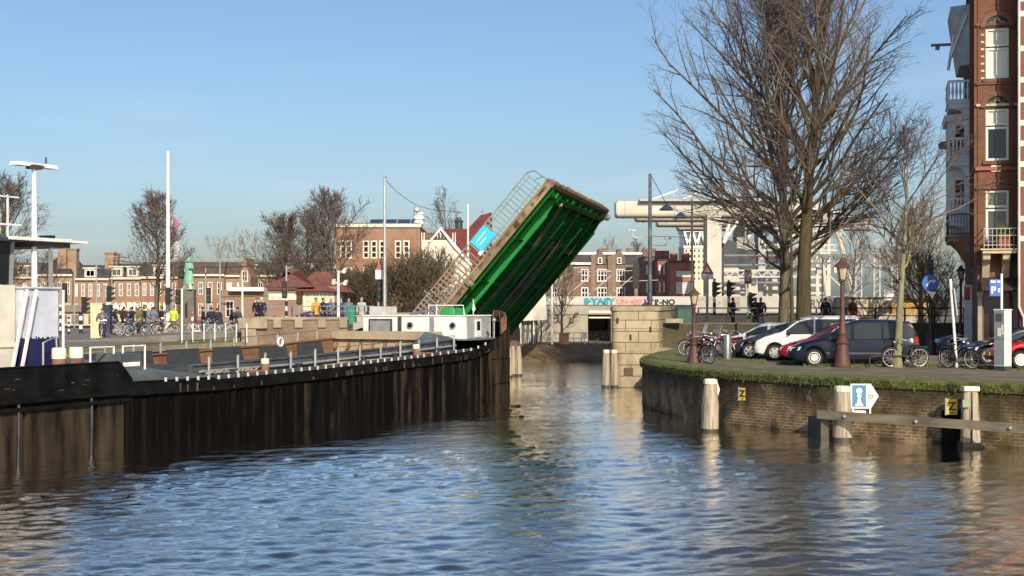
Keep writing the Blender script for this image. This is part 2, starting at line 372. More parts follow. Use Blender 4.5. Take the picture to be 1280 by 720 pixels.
uvwall('mossy_coping',dense(RQ,.4),[(.0,1.58),(-.05,1.6),(-.06,1.8),(.0,1.87),(.42,1.87)],mossm,qw)
fr=MB(); rng=random.Random(17); edge=inset(RQ,-.055)
for _ in range(4200):       # ragged moss and weeds hanging over the edge
    p=along(edge,rng.random()**.9); z=1.62+.24*rng.random()**.6; h=(.035+.14*rng.random()**4); w_=.02+.05*rng.random(); t=rng.uniform(-.6,.6)
    fr.add([(p.x-w_*.7,p.y+w_*.6-.01,z),(p.x+w_*.7,p.y-w_*.6-.01,z),(p.x+t*.08-.03,p.y-.03+t*.03,z-h)],[(0,1,2)])
fo=fr.obj('moss_fringe',mossm,qw); fo['kind']='stuff'
lb=uvify(BRICK('left_quay_brick',(.2,.12,.07),(.27,.17,.1),(.22,.18,.12),stain=(.05,.035,.02)))
lw=thing('quay_wall','low brick quay wall of the left bank behind the barge','wall',(0,0,0))
LQr=list(reversed(LQ))
uvwall('brick_face',dense(LQr,1),[(-.03,-1),(-.03,1.98)],lb,lw); uvwall('coping',dense(LQr,1),[(-.03,1.98),(-.1,1.98),(-.1,2.22),(.2,2.22)],stone,lw)
# ------------------------------------------------------------------ barge (local y runs along the hull away from the camera, +x towards the open water)
BG=thing('cargo_barge','long dark cargo barge with open hold and white cabins moored along the left bank','barge',(-13.08,37,0),-R(24.85))
wetm=M('wet_hull',(.004,.004,.003),.35,var=.3)
hullm=M('hull_steel',(.003,.003,.003),.85,col2=(.014,.011,.008),scale=1.3,st=(2.5,2.5,.25),fac=(.45,.75),bump=.3,spec=.05)
ribd=M('hull_timber_tarred',(.003,.0028,.0025),.85,col2=(.018,.014,.01),scale=1.1,st=(2.6,2.6,.3),fac=(.5,.8),bump=.4,spec=.04)
ribm=M('hull_timber',(.005,.004,.0035),.85,col2=(.06,.046,.031),scale=1.1,st=(2.6,2.6,.3),fac=(.47,.76),bump=.4,spec=.05)
panelm=M('hull_plank',(.01,.008,.006),.85,col2=(.075,.056,.037),scale=.9,st=(2.4,2.4,.4),fac=(.36,.74),bump=.4,spec=.05)
blacktar=M('hull_black',(.004,.004,.0045),.8,col2=(.011,.0105,.01),scale=1.6,spec=.06)
deckm=M('deck_grey',(.06,.075,.08),.5,col2=(.11,.13,.135),scale=1.2,st=(2,.6,1))
rust=M('rust_brown',(.16,.075,.04),.9,col2=(.26,.14,.08),scale=1.5)
tanm=M('hold_tan',(.3,.23,.14),.85,col2=(.4,.32,.2),scale=1.4,st=(1,1,.4))
rng=random.Random(11)
def dz(t):
    pts=[(-9,1.98),(5,1.98),(9,1.9),(15,1.96),(22.6,2.12),(27,2.25),(29,2.6),(31,3.05),(34,3.4)]
    for (a,za),(b,zb) in zip(pts,pts[1:]):
        if t<=b: return za+(zb-za)*(t-a)/(b-a)
    return pts[-1][1]
# plan outline of the hull
def plan(t): # (near x, far x)
    if t<=29.5: return 0.0,-8.0
    u=(t-29.5)/4.6; k=math.sqrt(max(0,1-u*u)); return -4+4*(.06+.94*k),-4-4*(.06+.94*k)
ts=[-9,-5,0,4.5,7,9,12,15,18,22.6,25,27,28,29,29.5,30.2,31,31.8,32.6,33.3,33.8,34.08]
m=MB(); ring=[]
for t in ts:
    a,b_=plan(t); z=dz(t); fl=.0 if t<29 else .06*(t-29)
    ring.append([(a,t-fl,-.6),(a+.0,t,z),(b_,t,z),(b_,t-fl,-.6)])
for r0,r1 in zip(ring,ring[1:]):
    m.add(r0+r1,[(0,4,5,1)],0); m.add(r0+r1,[(2,6,7,3)],0)
m.add(ring[0]+ring[-1],[(0,1,2,3),(4,7,6,5)],0)
m.obj('hull',hullm,BG)
# vertical timber strakes on the hull side, ragged and of uneven width
m=MB(); t=4.9; rng2=random.Random(4)
while t<29.4:
    mi=1 if rng2.random()<(t-9)/17 else 0
    w=.1+.16*rng.random(); z1=min(dz(t),dz(t+w))-.42-.14*rng.random(); d=.05+.08*rng.random()
    if rng.random()<.9: m.hexa([(-.03,t,-.3),(d,t+.02,-.3),(d,t+w-.02,-.3),(-.03,t+w,-.3)],[(-.03,t,z1),(d*.8,t+.02,z1),(d*.8,t+w-.02,z1),(-.03,t+w,z1)],mi)
    t+=w+.06+.22*rng.random()*(1 if rng.random()<.75 else 2.6)
m.obj('fender_timbers',[ribd,ribm],BG)
m=MB()
tt=[4.5,7,9,12,15,18,22.6,25,27,29]
for a,b_ in zip(tt,tt[1:]):
    m.hexa([(-.02,a,dz(a)-.4),(.14,a,dz(a)-.4),(.14,b_,dz(b_)-.4),(-.02,b_,dz(b_)-.4)],[(-.02,a,dz(a)-.06),(.14,a,dz(a)-.06),(.14,b_,dz(b_)-.06),(-.02,b_,dz(b_)-.06)])
m.obj('rubbing_strake',blacktar,BG)
# bow planking, lighter and worn, following the rounded bow
m=MB()
bt=[28.9+.42*i for i in range(11)]
for a,b_ in zip(bt,bt[1:]):
    xa,xb=plan(a)[0]+.07,plan(b_)[0]+.07; g_=.02
    for z0,z1 in ((-.3,.62),(.66,1.72),(1.76,0)):
        za=(z1 or dz(a)-.08); zb=(z1 or dz(b_)-.08)
        m.hexa([(xa-.12,a+g_,z0),(xa,a+g_,z0),(xb,b_-g_,z0),(xb-.12,b_-g_,z0)],[(xa-.12,a+g_,za),(xa+.02,a+g_,za),(xb+.02,b_-g_,zb),(xb-.12,b_-g_,zb)])
m.obj('bow_planking',panelm,BG)
# stern: planks below, high black bulwark above
m=MB(); t=-8.9
while t<4.4:
    w=.42+.25*rng.random()
    if abs(t-.35)<.3 or abs(t-3.1)<.3: t+=.16
    m.box(-.02,.13+.03*rng.random(),t,min(t+w-.02,4.5),-.3,1.5); t+=w
m.obj('stern_planking',panelm,BG)
m=MB(); m.box(-.05,.06,-9,4.5,1.4,2.54); m.prism([(4.5,1.4),(5.0,1.4),(5.0,2.05),(4.5,2.54)],-.04,.055,'x')
m.box(.05,.2,-9,4.7,1.62,1.72); m.box(.05,.26,-9,4.4,1.42,1.52)
m.box(-.09,.09,-9,4.4,2.54,2.58)
m.obj('stern_bulwark',blacktar,BG,bevel=.012)
for t in (.35,3.1):
    q=MB(); q.tube([(.17,t,-.2),(.2,t,.8),(.18,t+.02,1.6)],.05,6); q.obj('fender_chain',black,BG)
# decks
m=MB()
for a,b_ in zip(ts,ts[1:]):
    (x0,y0),(x1,y1)=plan(a),plan(b_)
    if b_<=9: z0=z1=1.93; m.add([(x0,a,z0),(x1,b_,z1),(y1,b_,z1),(y0,a,z0)],[(0,1,2,3)])
    elif a>=27: m.add([(x0-.05,a,2.62),(x1-.05,b_,2.62),(y1,b_,2.62),(y0,a,2.62)],[(0,1,2,3)])
    else:
        za,zb=dz(a)-.03,dz(b_)-.03
        m.add([(0,a,za),(0,b_,zb),(-.85,b_,zb),(-.85,a,za)],[(0,1,2,3)]); m.add([(-7.1,a,za),(-7.1,b_,zb),(-8,b_,zb),(-8,a,za)],[(0,1,2,3)])
m.obj('deck',deckm,BG)
m=MB(); m.hexa([(-.15,4.9,1.9),(-.15,8.9,1.86),(-6.5,8.9,1.86),(-6.5,4.9,1.9)],[(-.15,4.9,2.34),(-.15,8.9,1.96),(-6.5,8.9,2.5),(-6.5,4.9,2.75)])
m.obj('sloping_deck_plate',deckm,BG)
m=MB()
for a,b_ in ((9,15),(15,22.6),(22.6,27)): m.hexa([(-.02,a,dz(a)-.05),(.11,a,dz(a)-.05),(.11,b_,dz(b_)-.05),(-.02,b_,dz(b_)-.05)],[(-.02,a,dz(a)+.05),(.11,a,dz(a)+.05),(.11,b_,dz(b_)+.05),(-.02,b_,dz(b_)+.05)])
m.obj('gunwale',darkgrey,BG)
bm_=MB(); bm_.box(.10,.145,-.032,.032,-.05,.07); bme=bm_.mesh('edge_bracket',M('bracket_white',(.55,.56,.54),.6,var=.2))
t=6.4
while t<28.4:
    link('edge_bracket',bme,BG,loc=(0,t,dz(t)+.0)); t+=.52 if t<22 else .7
# coamings of the hold
def coam(x,m_,hold_in):
    for a,b_ in ((8.9,15),(15,22.6),(22.6,27.2)):
        za,zb=dz(a),dz(b_); h=.34
        m_.hexa([(x-.06,a,za-2.2),(x+.06,a,za-2.2),(x+.06,b_,zb-2.2),(x-.06,b_,zb-2.2)],[(x-.06,a,za+h),(x+.06,a,za+h),(x+.06,b_,zb+h),(x-.06,b_,zb+h)])
        m_.hexa([(x-.13,a,za+h),(x+.13,a,za+h),(x+.13,b_,zb+h),(x-.13,b_,zb+h)],[(x-.13,a,za+h+.05),(x+.13,a,za+h+.05),(x+.13,b_,zb+h+.05),(x-.13,b_,zb+h+.05)])
m=MB(); coam(-.9,m,1); m.obj('near_coaming',M('coaming_slate',(.045,.055,.06),.55,col2=(.09,.105,.11)),BG)
m=MB(); coam(-7.05,m,1); m.obj('far_coaming',rust,BG)
m=MB(); m.box(-7,-.95,8.8,8.95,.2,2.28); m.obj('rear_coaming',darkgrey,BG)
m=MB(); m.box(-7.1,-1.6,27.2,27.35,.2,2.98); m.hexa([(-2.3,25.6,2.3),(-1.0,25.6,2.3),(-1.0,27.2,2.3),(-2.3,27.2,2.3)],[(-2.3,27.1,2.96),(-1.0,27.1,2.7),(-1.0,27.2,2.72),(-2.3,27.2,2.98)],1)
m.obj('forward_bulkhead',[tanm,deckm],BG)
for x in [-6.8+.62*i for i in range(8)]:
    q=MB(); q.prism([(26.98,2.2),(27.2,2.2),(27.2,2.6)],x-.05,x+.05,'x'); q.obj('bulkhead_bracket',rust,BG)
m=MB(); m.add([(-7,9,.3),(-1,9,.3),(-1,27.2,.3),(-7,27.2,.3)],[(0,1,2,3)]); m.obj('hold_floor',rust,BG)
# stanchions and low rails along both coamings
for x,z0,nm in ((-.55,.0,'near'),(-7.4,.15,'far')):
    tp=[9.4+1.55*i for i in range(12)]
    for t in tp:
        q=MB(); q.box(x-.025,x+.025,t-.03,t+.03,dz(t)-.05,dz(t)+.62+z0); q.obj('stanchion',M('stanchion_paint',(.36,.37,.35),.6),BG)
    q=MB()
    for a,b_ in zip(tp,tp[1:]): q.bar((x,a,dz(a)+.6+z0),(x,b_,dz(b_)+.6+z0),.022)
    q.obj('hold_rail',darkgrey,BG)
# dark hatch boards leaning inside the far coaming
for i,t in enumerate((10.2,12.6,15.4,18.2,21.4,24.2)):
    q=MB(); q.hexa([(-6.9,t,1.9),(-6.8,t,1.9),(-6.8,t+1.9,1.9),(-6.9,t+1.9,1.9)],[(-6.99,t,2.46+.01*i),(-6.93,t,2.46+.01*i),(-6.93,t+1.9,2.46+.01*i),(-6.99,t+1.9,2.46+.01*i)]); q.obj('hatch_board',M('hatch_slate',(.035,.042,.045),.6),BG)
# bollards
def bollard(x,y,z,h=.62,r=.17):
    q=MB(); q.lathe([(r*.95,0),(r*.95,h*.62)],14,(x,y,z),0); q.lathe([(r,h*.62),(r,h*.93),(r*.9,h)],14,(x,y,z),1)
    q.obj('bollard',[rust,cream],BG,True)
bollard(-.62,2.72,2.2,.8,.2); bollard(-.62,3.4,2.2,.8,.2); bollard(-.28,12.1,1.93,.45,.14); bollard(-.28,22.6,2.12,.45,.14)
# casing block: white above, ragged dark blue below, slanting white handrails
bluep=M('navy_paint',(.008,.014,.07),.5,var=.2)
m=MB(); m.box(-4.6,-1.2,1.95,3.35,2.9+.33,4.62); m.box(-4.7,-1.12,1.9,3.42,4.62,4.68)
m.obj('casing',M('casing_shaded_white',(.5,.53,.6),.5,var=.1,scale=3),BG,bevel=.03)  # bluish tone paints this face's shade into the white
m=MB(); m.box(-4.61,-1.19,1.94,3.36,1.95,3.2)
t=1.94
while t<3.34:
    w=.02+.03*rng.random(); m.box(-1.3,-1.188,t,min(3.36,t+w),3.2,3.21+.1*rng.random()); t+=w
m.obj('casing_base',bluep,BG)
for t,o_ in ((1.2,0),(1.55,.0)):
    q=MB(); q.bar((-1.0,t+.1,2.2),(-1.0,t+.72,4.6),.07); q.obj('slanting_handrail',white,BG)
q=MB(); q.tube([(-.75,2.25,2.2),(-.75,2.25,3.15),(-.75,2.75,3.3),(-.75,2.85,2.2)],.03,6); q.obj('handrail',grey,BG)
q=MB(); q.bar((-1.1,3.42,2.0),(-1.1,3.42,4.6),.05); q.obj('corner_post',white,BG)
# wheelhouse
wh=cream
m=MB(); m.box(-5.6,-1.35,-3.2,1.85,1.95,4.72); m.box(-5.65,-1.3,-3.2,1.9,3.02,3.1)
WHo=m.obj('wheelhouse',M('wheelhouse_cream',(.6,.57,.48),.5,var=.1,scale=2),BG,bevel=.03)
q=MB(); q.box(-5.5,-1.42,-3.1,1.78,4.74,5.86); q.obj('window_band',glass,WHo)
for t in (-3.1,-1.5,-.2,.9,1.72):
    q=MB(); q.hexa([(-1.45,t-.05,4.7),(-1.38,t-.05,4.7),(-1.38,t+.05,4.7),(-1.45,t+.05,4.7)],[(-1.42,t,5.9),(-1.35,t,5.9),(-1.35,t+.1,5.9),(-1.42,t+.1,5.9)]); q.obj('window_post',grey,WHo)
q=MB(); q.box(-1.31,-1.28,.3,1.1,2.2,4.0); q.obj('door',M('door_white',(.5,.5,.48),.5),WHo)
q=MB(); q.box(-6,-1.0,-3.4,2.0,5.9,6.0,0); q.box(-5.9,-.98,2.0,4.3,5.93,6.0,1); q.box(-5.0,-1.1,2.3,3.7,5.78,5.93,0); q.box(-.98,-.94,1.2,3.6,5.94,6.03,1)
q.obj('canopy_roof',[darkgrey,white],BG)
q=MB(); q.box(-1.2,-1.12,2.95,3.03,4.68,5.93); q.obj('canopy_post',grey,BG)
q=MB(); q.bar((-1.2,-2.9,6.0),(-1.2,-2.9,6.9),.05); q.bar((-1.2,1.4,6.0),(-1.2,1.4,7.15),.04); q.bar((-1.2,-3,6.35),(-1.2,1.9,6.35),.05); q.bar((-1.2,-3,7.1),(-1.2,1.8,7.1),.04); q.obj('roof_rail',white,BG)
mast=MB(); mast.tube([(-1.3,2.5,4.68),(-1.3,2.5,7),(-1.3,2.5,8.02)],[.085,.075,.06],10); mo=mast.obj('mast',white,BG,True)
for s in (-1,1):
    q=MB(); q.box(-1.42,-1.18,2.5+s*.32-.2,2.5+s*.32+.2,8.03,8.1); q.hexa([(-1.46,2.5+s*.55-.24,7.99),(-1.14,2.5+s*.55-.24,7.99),(-1.14,2.5+s*.55+.24,7.99),(-1.46,2.5+s*.55+.24,7.99)],[(-1.42,2.5+s*.55-.22,8.09),(-1.18,2.5+s*.55-.22,8.09),(-1.18,2.5+s*.55+.22,8.09),(-1.42,2.5+s*.55+.22,8.09)])
    q.obj('mast_lamp',white,mo)
q=MB(); q.box(-1.42,-1.18,2.3,2.7,7.93,8.05); q.tube([(-1.3,2.95,8.1),(-1.3,2.95,8.3)],.03,6); q.obj('lamp_bracket',darkgrey,mo)
q=MB(); q.box(-1.5,-1.1,2.9,3.1,6.0,6.12); q.obj('antenna_box',black,BG)
# stern deck gear beside the bulwark
for t0 in (4.3,5.7):
    q=MB(); q.tube([(-.9,t0,2.2),(-.9,t0,2.95),(-.9,t0+1.0,2.95),(-.9,t0+1.0,2.1)],.035,6); q.obj('deck_rail',white,BG)
q=MB(); q.box(-1.5,-.6,5.2,6.2,2.2,2.75); q.obj('deck_locker',deckm,BG,bevel=.02)
q=MB(); q.box(-.14,-.1,4.8,5.5,2.4,2.52); q.obj('name_board',white,BG)
# bow cabin
CB=MB(); CB.box(-6.55,-1.3,29,31.6,2.62,3.62); CB.box(-6.62,-1.24,28.95,31.65,3.62,3.68)
cb=CB.obj('bow_cabin',M('cabin_white',(.74,.73,.68),.5,var=.08,scale=2),BG,bevel=.02)
q=MB(); q.box(-1.295,-1.27,29.15,31.45,2.64,3.6); q.obj('side_panel',M('cabin_side_shade',(.33,.34,.35),.55),cb)  # grey sheet over the white side, its shade put into the colour
q=MB(); q.box(-1.28,-1.24,29.9,30.5,2.7,3.5); q.obj('side_door',white,cb)
q=MB(); q.box(-1.25,-1.22,30.05,30.35,3.0,3.4); q.obj('door_window',glass,cb)
for w in (4.07,1.91,2.95):
    if w==2.95:
        q=MB(); q.box(-3.05,-2.85,28.94,28.99,2.64,3.6); q.obj('pipe_casing',grey,cb); continue
    q=MB(); q.lathe([(.16,-.03),(.16,.03)],16,(0,0,0)); q.lathe([(.11,-.045),(.11,.045)],16,(0,0,0),1)
    o=q.obj('porthole',[grey,glass],cb,True); o.location=(-w,28.97,3.22); o.rotation_euler=(pi/2,0,0)
q=MB(); q.box(-6.2,-5.0,28.93,28.99,2.66,3.5); q.box(-6.12,-5.08,28.9,28.95,2.66,3.42,1); q.obj('cabin_hatch',[darkgrey,grey],cb)
q=MB(); q.box(-4.68,-4.52,28.93,28.99,2.64,3.62); q.obj('cabin_post',darkgrey,cb)
q=MB(); q.box(-6.4,-5.55,29.3,30.4,3.68,4.06); q.obj('deck_box',M('box_grey',(.42,.42,.41),.6),BG,bevel=.02)
q=MB(); q.hexa([(-2.75,29.3,3.68),(-2.0,29.3,3.68),(-2.0,30.5,3.68),(-2.75,30.5,3.68)],[(-2.68,29.35,4.0),(-2.05,29.35,4.02),(-2.05,30.45,4.0),(-2.68,30.45,3.98)]); q.obj('tarpaulin',M('green_tarp',(.02,.28,.07),.6),BG,bevel=.05)
q=MB(); q.tube([(-3.3,29.3,3.68),(-3.3,29.3,4.12),(-1.55,29.3,4.12),(-1.5,29.3,3.68)],.025,6); q.tube([(-2.9,29.3,3.68),(-2.9,29.3,4.15)],.03,6); q.obj('cabin_rail',white,BG)
q=MB(); q.bar((-4.3,29.4,3.72),(-2.9,29.3,3.95),.14,.1); q.bar((-4.4,29.5,3.72),(-3.0,29.3,4.06),.05); q.bar((-3.7,29.4,3.72),(-3.2,29.5,4.05),.05); q.obj('folded_gear',M('gear_purple',(.15,.12,.17),.8),BG)
q=MB(); q.tube([(-1.2,29.6,3.68),(-1.2,29.6,4.4)],.02,6); q.add([(-1.2,29.6,4.36),(-1.05,29.55,3.95),(-1.2,29.6,3.8),(-1.28,29.63,3.95)],[(0,1,2,3)]); q.obj('pennant',white,BG)
q=MB(); q.box(-4.2,-2.2,28.2,28.7,2.62,2.8); q.box(-4.1,-3.9,28.3,28.6,2.8,2.95); q.obj('windlass_base',tanm,BG)
# bow rail and lamp
for t in (30.6,31.2,31.8,32.4,33.0,33.5):
    q=MB(); x=plan(t)[0]; q.box(x-.18,x-.1,t-.05,t+.05,2.6,dz(t)+.5); q.obj('bow_post',rust,BG)
q=MB()
for a,b_ in zip((30.6,31.2,31.8,32.4,33.0),(31.2,31.8,32.4,33.0,33.5)): q.bar((plan(a)[0]-.14,a,dz(a)+.42),(plan(b_)[0]-.14,b_,dz(b_)+.42),.05,.28)
q.obj('bow_rail',rust,BG)
q=MB(); q.tube([(-.55,30.4,2.6),(-.55,30.4,3.4)],.03,6); q.ball((-.55,30.4,3.46),.1,8); q.obj('bow_lamp',grey,BG)
# white coil on the far side
q=MB()
pts=[(-5.4,20.6+.17*cos(a),2.66+.17*sin(a)) for a in [2*pi*i/14 for i in range(15)]]; q.tube(pts,.05,6); q.obj('lifebuoy',white,BG,True)

for t in (10.4,14.2,18.6,21.0,24.6):
    q=MB(); q.box(-.36,-.3,t-.05,t+.05,dz(t)-.04,dz(t)+.14); q.tube([(-.33,t-.22,dz(t)+.16),(-.33,t+.22,dz(t)+.16)],.035,6); q.obj('cleat',darkgrey,BG)
q=MB(); q.tube([(-.6,9.3+i*.12+.05*sin(i*1.7),1.98+.05*(i%2)) for i in range(24)],.03,5); q.tube([(-.45+.03*sin(i),16+i*.25,dz(16+i*.25)+.02) for i in range(20)],.025,5); q.obj('mooring_rope',M('rope_tan',(.35,.28,.17),.9),BG)
q=MB(); q.tube([(-.75,9.2,2.05),(-.75,15,2.08),(-.75,22,2.25),(-.75,27,2.4)],.05,6); q.obj('deck_pipe',grey,BG)
for t in (11.6,17.4,23.4): q=MB(); q.box(-.7,-.25,t,t+.5,dz(t)-.02,dz(t)+.07); q.obj('deck_hatch',rust,BG,bevel=.01)
rngh=random.Random(9); q=MB()
for i in range(30):
    t=rngh.uniform(5,28.5); z=dz(t)-.4; q.box(.135,.143,t,t+.04+.08*rngh.random(),z+.02,z+.1+.2*rngh.random())
q.obj('strake_scrapes',M('scrape_grey',(.06,.055,.05),.8),BG)
q=MB()
for i in range(13):
    t=rngh.uniform(-3,4.4); z=rngh.uniform(1.75,2.45); q.box(.055,.066,t,t+.05+.2*rngh.random(),z,z+.012+.02*rngh.random())
q.obj('bulwark_scrapes',M('scrape_grey',(1,1,1)),BG)
# ------------------------------------------------------------------ raised bascule bridge leaf
# local frame: +x from the hinge to the tip, +y along the hinge axis (away from the camera), +z out of the road surface
axis=V((4.3,22,0)).normalized(); TH=R(50); hdir=V((axis.y,-axis.x,0))
BW=21.4; BL=8.95
BR=thing('bridge_leaf','raised green steel bridge leaf tilted up over the canal, railing along its near edge','bridge',(-3.87,73.1,3.35))
ex=hdir*cos(TH)+V((0,0,sin(TH))); ey=axis; ez=ex.cross(ey)
BR.rotation_euler=Matrix((ex,ey,ez)).transposed().to_euler()
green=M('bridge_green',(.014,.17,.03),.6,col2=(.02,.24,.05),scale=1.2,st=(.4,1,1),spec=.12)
green_shade=M('bridge_green_shaded',(.004,.06,.01),.65,col2=(.009,.13,.021),scale=.9,st=(.5,1.5,1),spec=.08)  # darker copy of the green, paints shade onto the underside
fasc=M('fascia_timber',(.13,.1,.06),.85,col2=(.27,.215,.125),scale=2,st=(.4,2,2),bump=.2)
rustd=M('rusty_edge',(.12,.075,.045),.9,col2=(.22,.15,.09),scale=3)
q=MB(); q.box(-1.2,BL,.05,BW-.05,-.2,0); q.obj('deck_plate',[green_shade],BR)
q=MB(); q.box(-1.0,BL-.1,.3,BW-.3,.003,.07); q.obj('road_surface',asphalt,BR)
q=MB(); q.box(-1.6,BL+.03,-.16,.03,-.3,.13); q.box(-1.6,BL,-.2,-.16,.02,.12,0); q.obj('near_edge_beam',fasc,BR,bevel=.015)
q=MB(); q.box(-1.2,BL+.03,BW-.03,BW+.16,-.36,.16); q.obj('far_edge_beam',fasc,BR)
q=MB(); q.box(BL-.02,BL+.2,-.12,BW+.12,-.34,.15)
rng=random.Random(3)
for i in range(40):
    y=.2+i*.55; q.box(BL+.2,BL+.2+.08*rng.random()+.03,y,y+.3,-.25,.1)
q.obj('tip_edge',rustd,BR)
for i,y in enumerate((.42,)):
    q=MB(); q.box(-1.2,BL-.05,y-.05,y+.05,-.42,-.2); q.obj('edge_girder',green_shade,BR)
# main girders: first web in the sunlit green, the others with shade in their colour
for i,y in enumerate((2.1,7.6,14.6,20.0)):
    q=MB(); d=.66
    q.prism([(-1.2,-.2),(BL-.15,-.2),(BL-.15,-.45),(BL-1.4,-d),(-1.2,-d)],y-.06,y+.06,'y'); q.box(-1.2,BL-1.4,y-.2,y+.2,-d-.06,-d)
    q.obj('main_girder',green if i==0 else M('bridge_green_shaded_mid',(.004,.06,.011),.65,col2=(.008,.11,.02),scale=1,st=(.4,1,1),spec=.08),BR)
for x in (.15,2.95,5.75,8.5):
    q=MB(); q.prism([(.4,-.2),(BW-.3,-.2),(BW-.3,-.5),(20,-.56),(2.1,-.56),(.4,-.45)],x-.06,x+.06,'x'); q.obj('cross_beam',green_shade,BR)
    q=MB(); q.box(x-.14,x+.14,2.1,20,-.61,-.56); q.obj('beam_flange',green_shade,BR)
for i in range(9):
    y=1.1+i*2.35
    q=MB(); q.box(-.8,BL-.2,y-.04,y+.04,-.42,-.2); q.obj('stringer',green_shade,BR)
for y in (9.4,9.9,12.0,12.5):
    q=MB(); q.tube([(-.5,y,-.65),(3,y,-.7),(6.2,y,-.62)],.05,6); q.obj('cable_pipe',darkgrey,BR)
for k,(x0,x1) in enumerate(((.2,2.9),(3.0,5.7),(5.8,8.4))):      # thin diagonal wind bracing between the beams
    for y0,y1 in ((7.7,14.5),(2.2,7.5),(14.7,19.9)):
        q=MB(); q.bar((x0,y0,-.5),(x1,y1,-.5),.07); q.obj('wind_brace',green_shade,BR)
for y in (4.6,5.2,11.0,17.2):
    q=MB(); q.tube([(-.6,y,-.6),(2.9,y,-.72),(5.7,y,-.72),(8.3,y,-.5)],.03,5); q.obj('cable_pipe',M('cable_grey',(.06,.065,.06),.6),BR)
rngb=random.Random(5); q=MB()
for i in range(70):
    x=-1+rngb.random()*9.6; q.box(x,x+.1+.35*rngb.random(),-.168,-.158,-.28+.3*rngb.random(),-.06+.16*rngb.random())
q.obj('fascia_stains',rustd,BR)
q=MB(); q.lathe([(.14,-.3),(.14,.0)],10,(2.6,-.2,-.1)); q.box(2.45,2.75,-.3,-.18,-.28,0); q.obj('pin_bracket',fasc,BR)
q=MB(); q.ball((BL-.2,BW+.0,-.5),.22,8); q.ball((BL-.6,3.6,-.55),.16,8); q.obj('lock_bolt',grey,BR)
# railing on the near edge, three panels
rl=thing('tmp','tmp tmp tmp tmp','tmp'); bpy.data.objects.remove(rl)
railg=M('railing_green_grey',(.2,.27,.27),.5,.2,var=.15)
railb=M('railing_weathered',(.24,.2,.16),.6,.1,var=.2)
def railing(x0,x1,y,mat,parent,h=.95,step=.25):
    f=MB(); f.bar((x0,y,.2+h),(x1,y,.2+h),.07); f.bar((x0,y,.32),(x1,y,.32),.05); f.bar((x0,y,h-.02),(x1,y,h-.02),.045)
    o=f.obj('railing',mat,parent)
    x=x0+.02
    while x<x1:
        b_=MB(); b_.bar((x,y,.12),(x,y,.2+h),.075); b_.obj('baluster',mat,o); x+=step
    return o
railing(-2.6,.9,-.08,railb,BR); railing(1.0,4.0,-.08,M('railing_rusty',(.24,.16,.12),.6,.1,var=.2),BR); railing(4.1,BL-.25,-.08,railg,BR)
q=MB(); q.tube([(BL-.25,-.08,1.15),(BL+.05,.4,1.0),(BL+.12,.6,.15)],.04,6); q.bar((BL-.25,-.08,.6),(BL+.1,.5,.5),.04); q.obj('railing_end',railg,BR)
q=MB(); q.box(4.2,5.3,-.19,-.14,.36,1.12); q.box(4.0,4.3,-.185,-.145,.28,.46,1); bs=q.obj('railing_sign',[M('sky_blue_sign',(.03,.48,.75),.4,var=.05),white],BR)
for i in range(2):
    q=MB(); q.box(4.4,5.1-.2*i,-.196,-.191,.85-.22*i,.9-.22*i); q.obj('sign_line',white,bs)
# ------------------------------------------------------------------ left abutment
AB=thing('bridge_abutment','brick and stone bridge abutment on the left bank beside the raised leaf','abutment',(0,0,0))
bab=BRICK('abutment_brick',(.2,.13,.08),(.28,.19,.12),(.26,.22,.16),stain=(.09,.065,.04),sfac=(.5,.75),sscale=.4)
m=MB(); m.box(-13.2,-8.5,74.35,75.0,-.5,3.36); m.obj('brick_wing_wall',bab,AB)
m=MB(); m.box(-13.3,-8.45,74.28,75.06,3.36,3.5); m.obj('coping',stone,AB)
m=MB(); m.box(-13.95,-13.2,74.2,75.3,-.5,2.9); m.box(-14.1,-12.6,74.12,75.4,2.9,3.45); m.obj('end_block',stone,AB,bevel=.03)
for x in (-12.1,-11.0,-9.8,-8.7):
    m=MB(); m.box(x-.2,x+.2,74.25,74.36,2.95,3.37); m.obj('stone_block',stone,AB)
m=MB(); m.box(-8.4,-4.25,74.15,76,-.5,2.7); m.hexa([(-8.2,74.3,2.7),(-7.2,74.3,2.7),(-7.2,76,2.7),(-8.2,76,2.7)],[(-8.2,74.3,3.2),(-7.2,74.3,3.2),(-7.2,76,3.2),(-8.2,76,3.2)]); m.obj('concrete_step',concrete,AB)
m=MB(); m.box(-7.1,-3.3,73.4,75.2,-.5,3.05); m.box(-6.6,-3.0,73.3,75.3,3.05,3.72); m.obj('concrete_block',M('tan_concrete',(.36,.3,.21),.9,var=.2,scale=1.2),AB)
m=MB(); m.hexa([(-4.2,75.2,-.5),(-3.1,75.2,-.5),(.75,96.8,-.5),(-.3,96.8,-.5)],[(-4.2,75.2,3.0),(-3.4,75.2,3.0),(.45,96.8,3.0),(-.3,96.8,3.0)]); m.obj('bearing_wall',bab,AB)
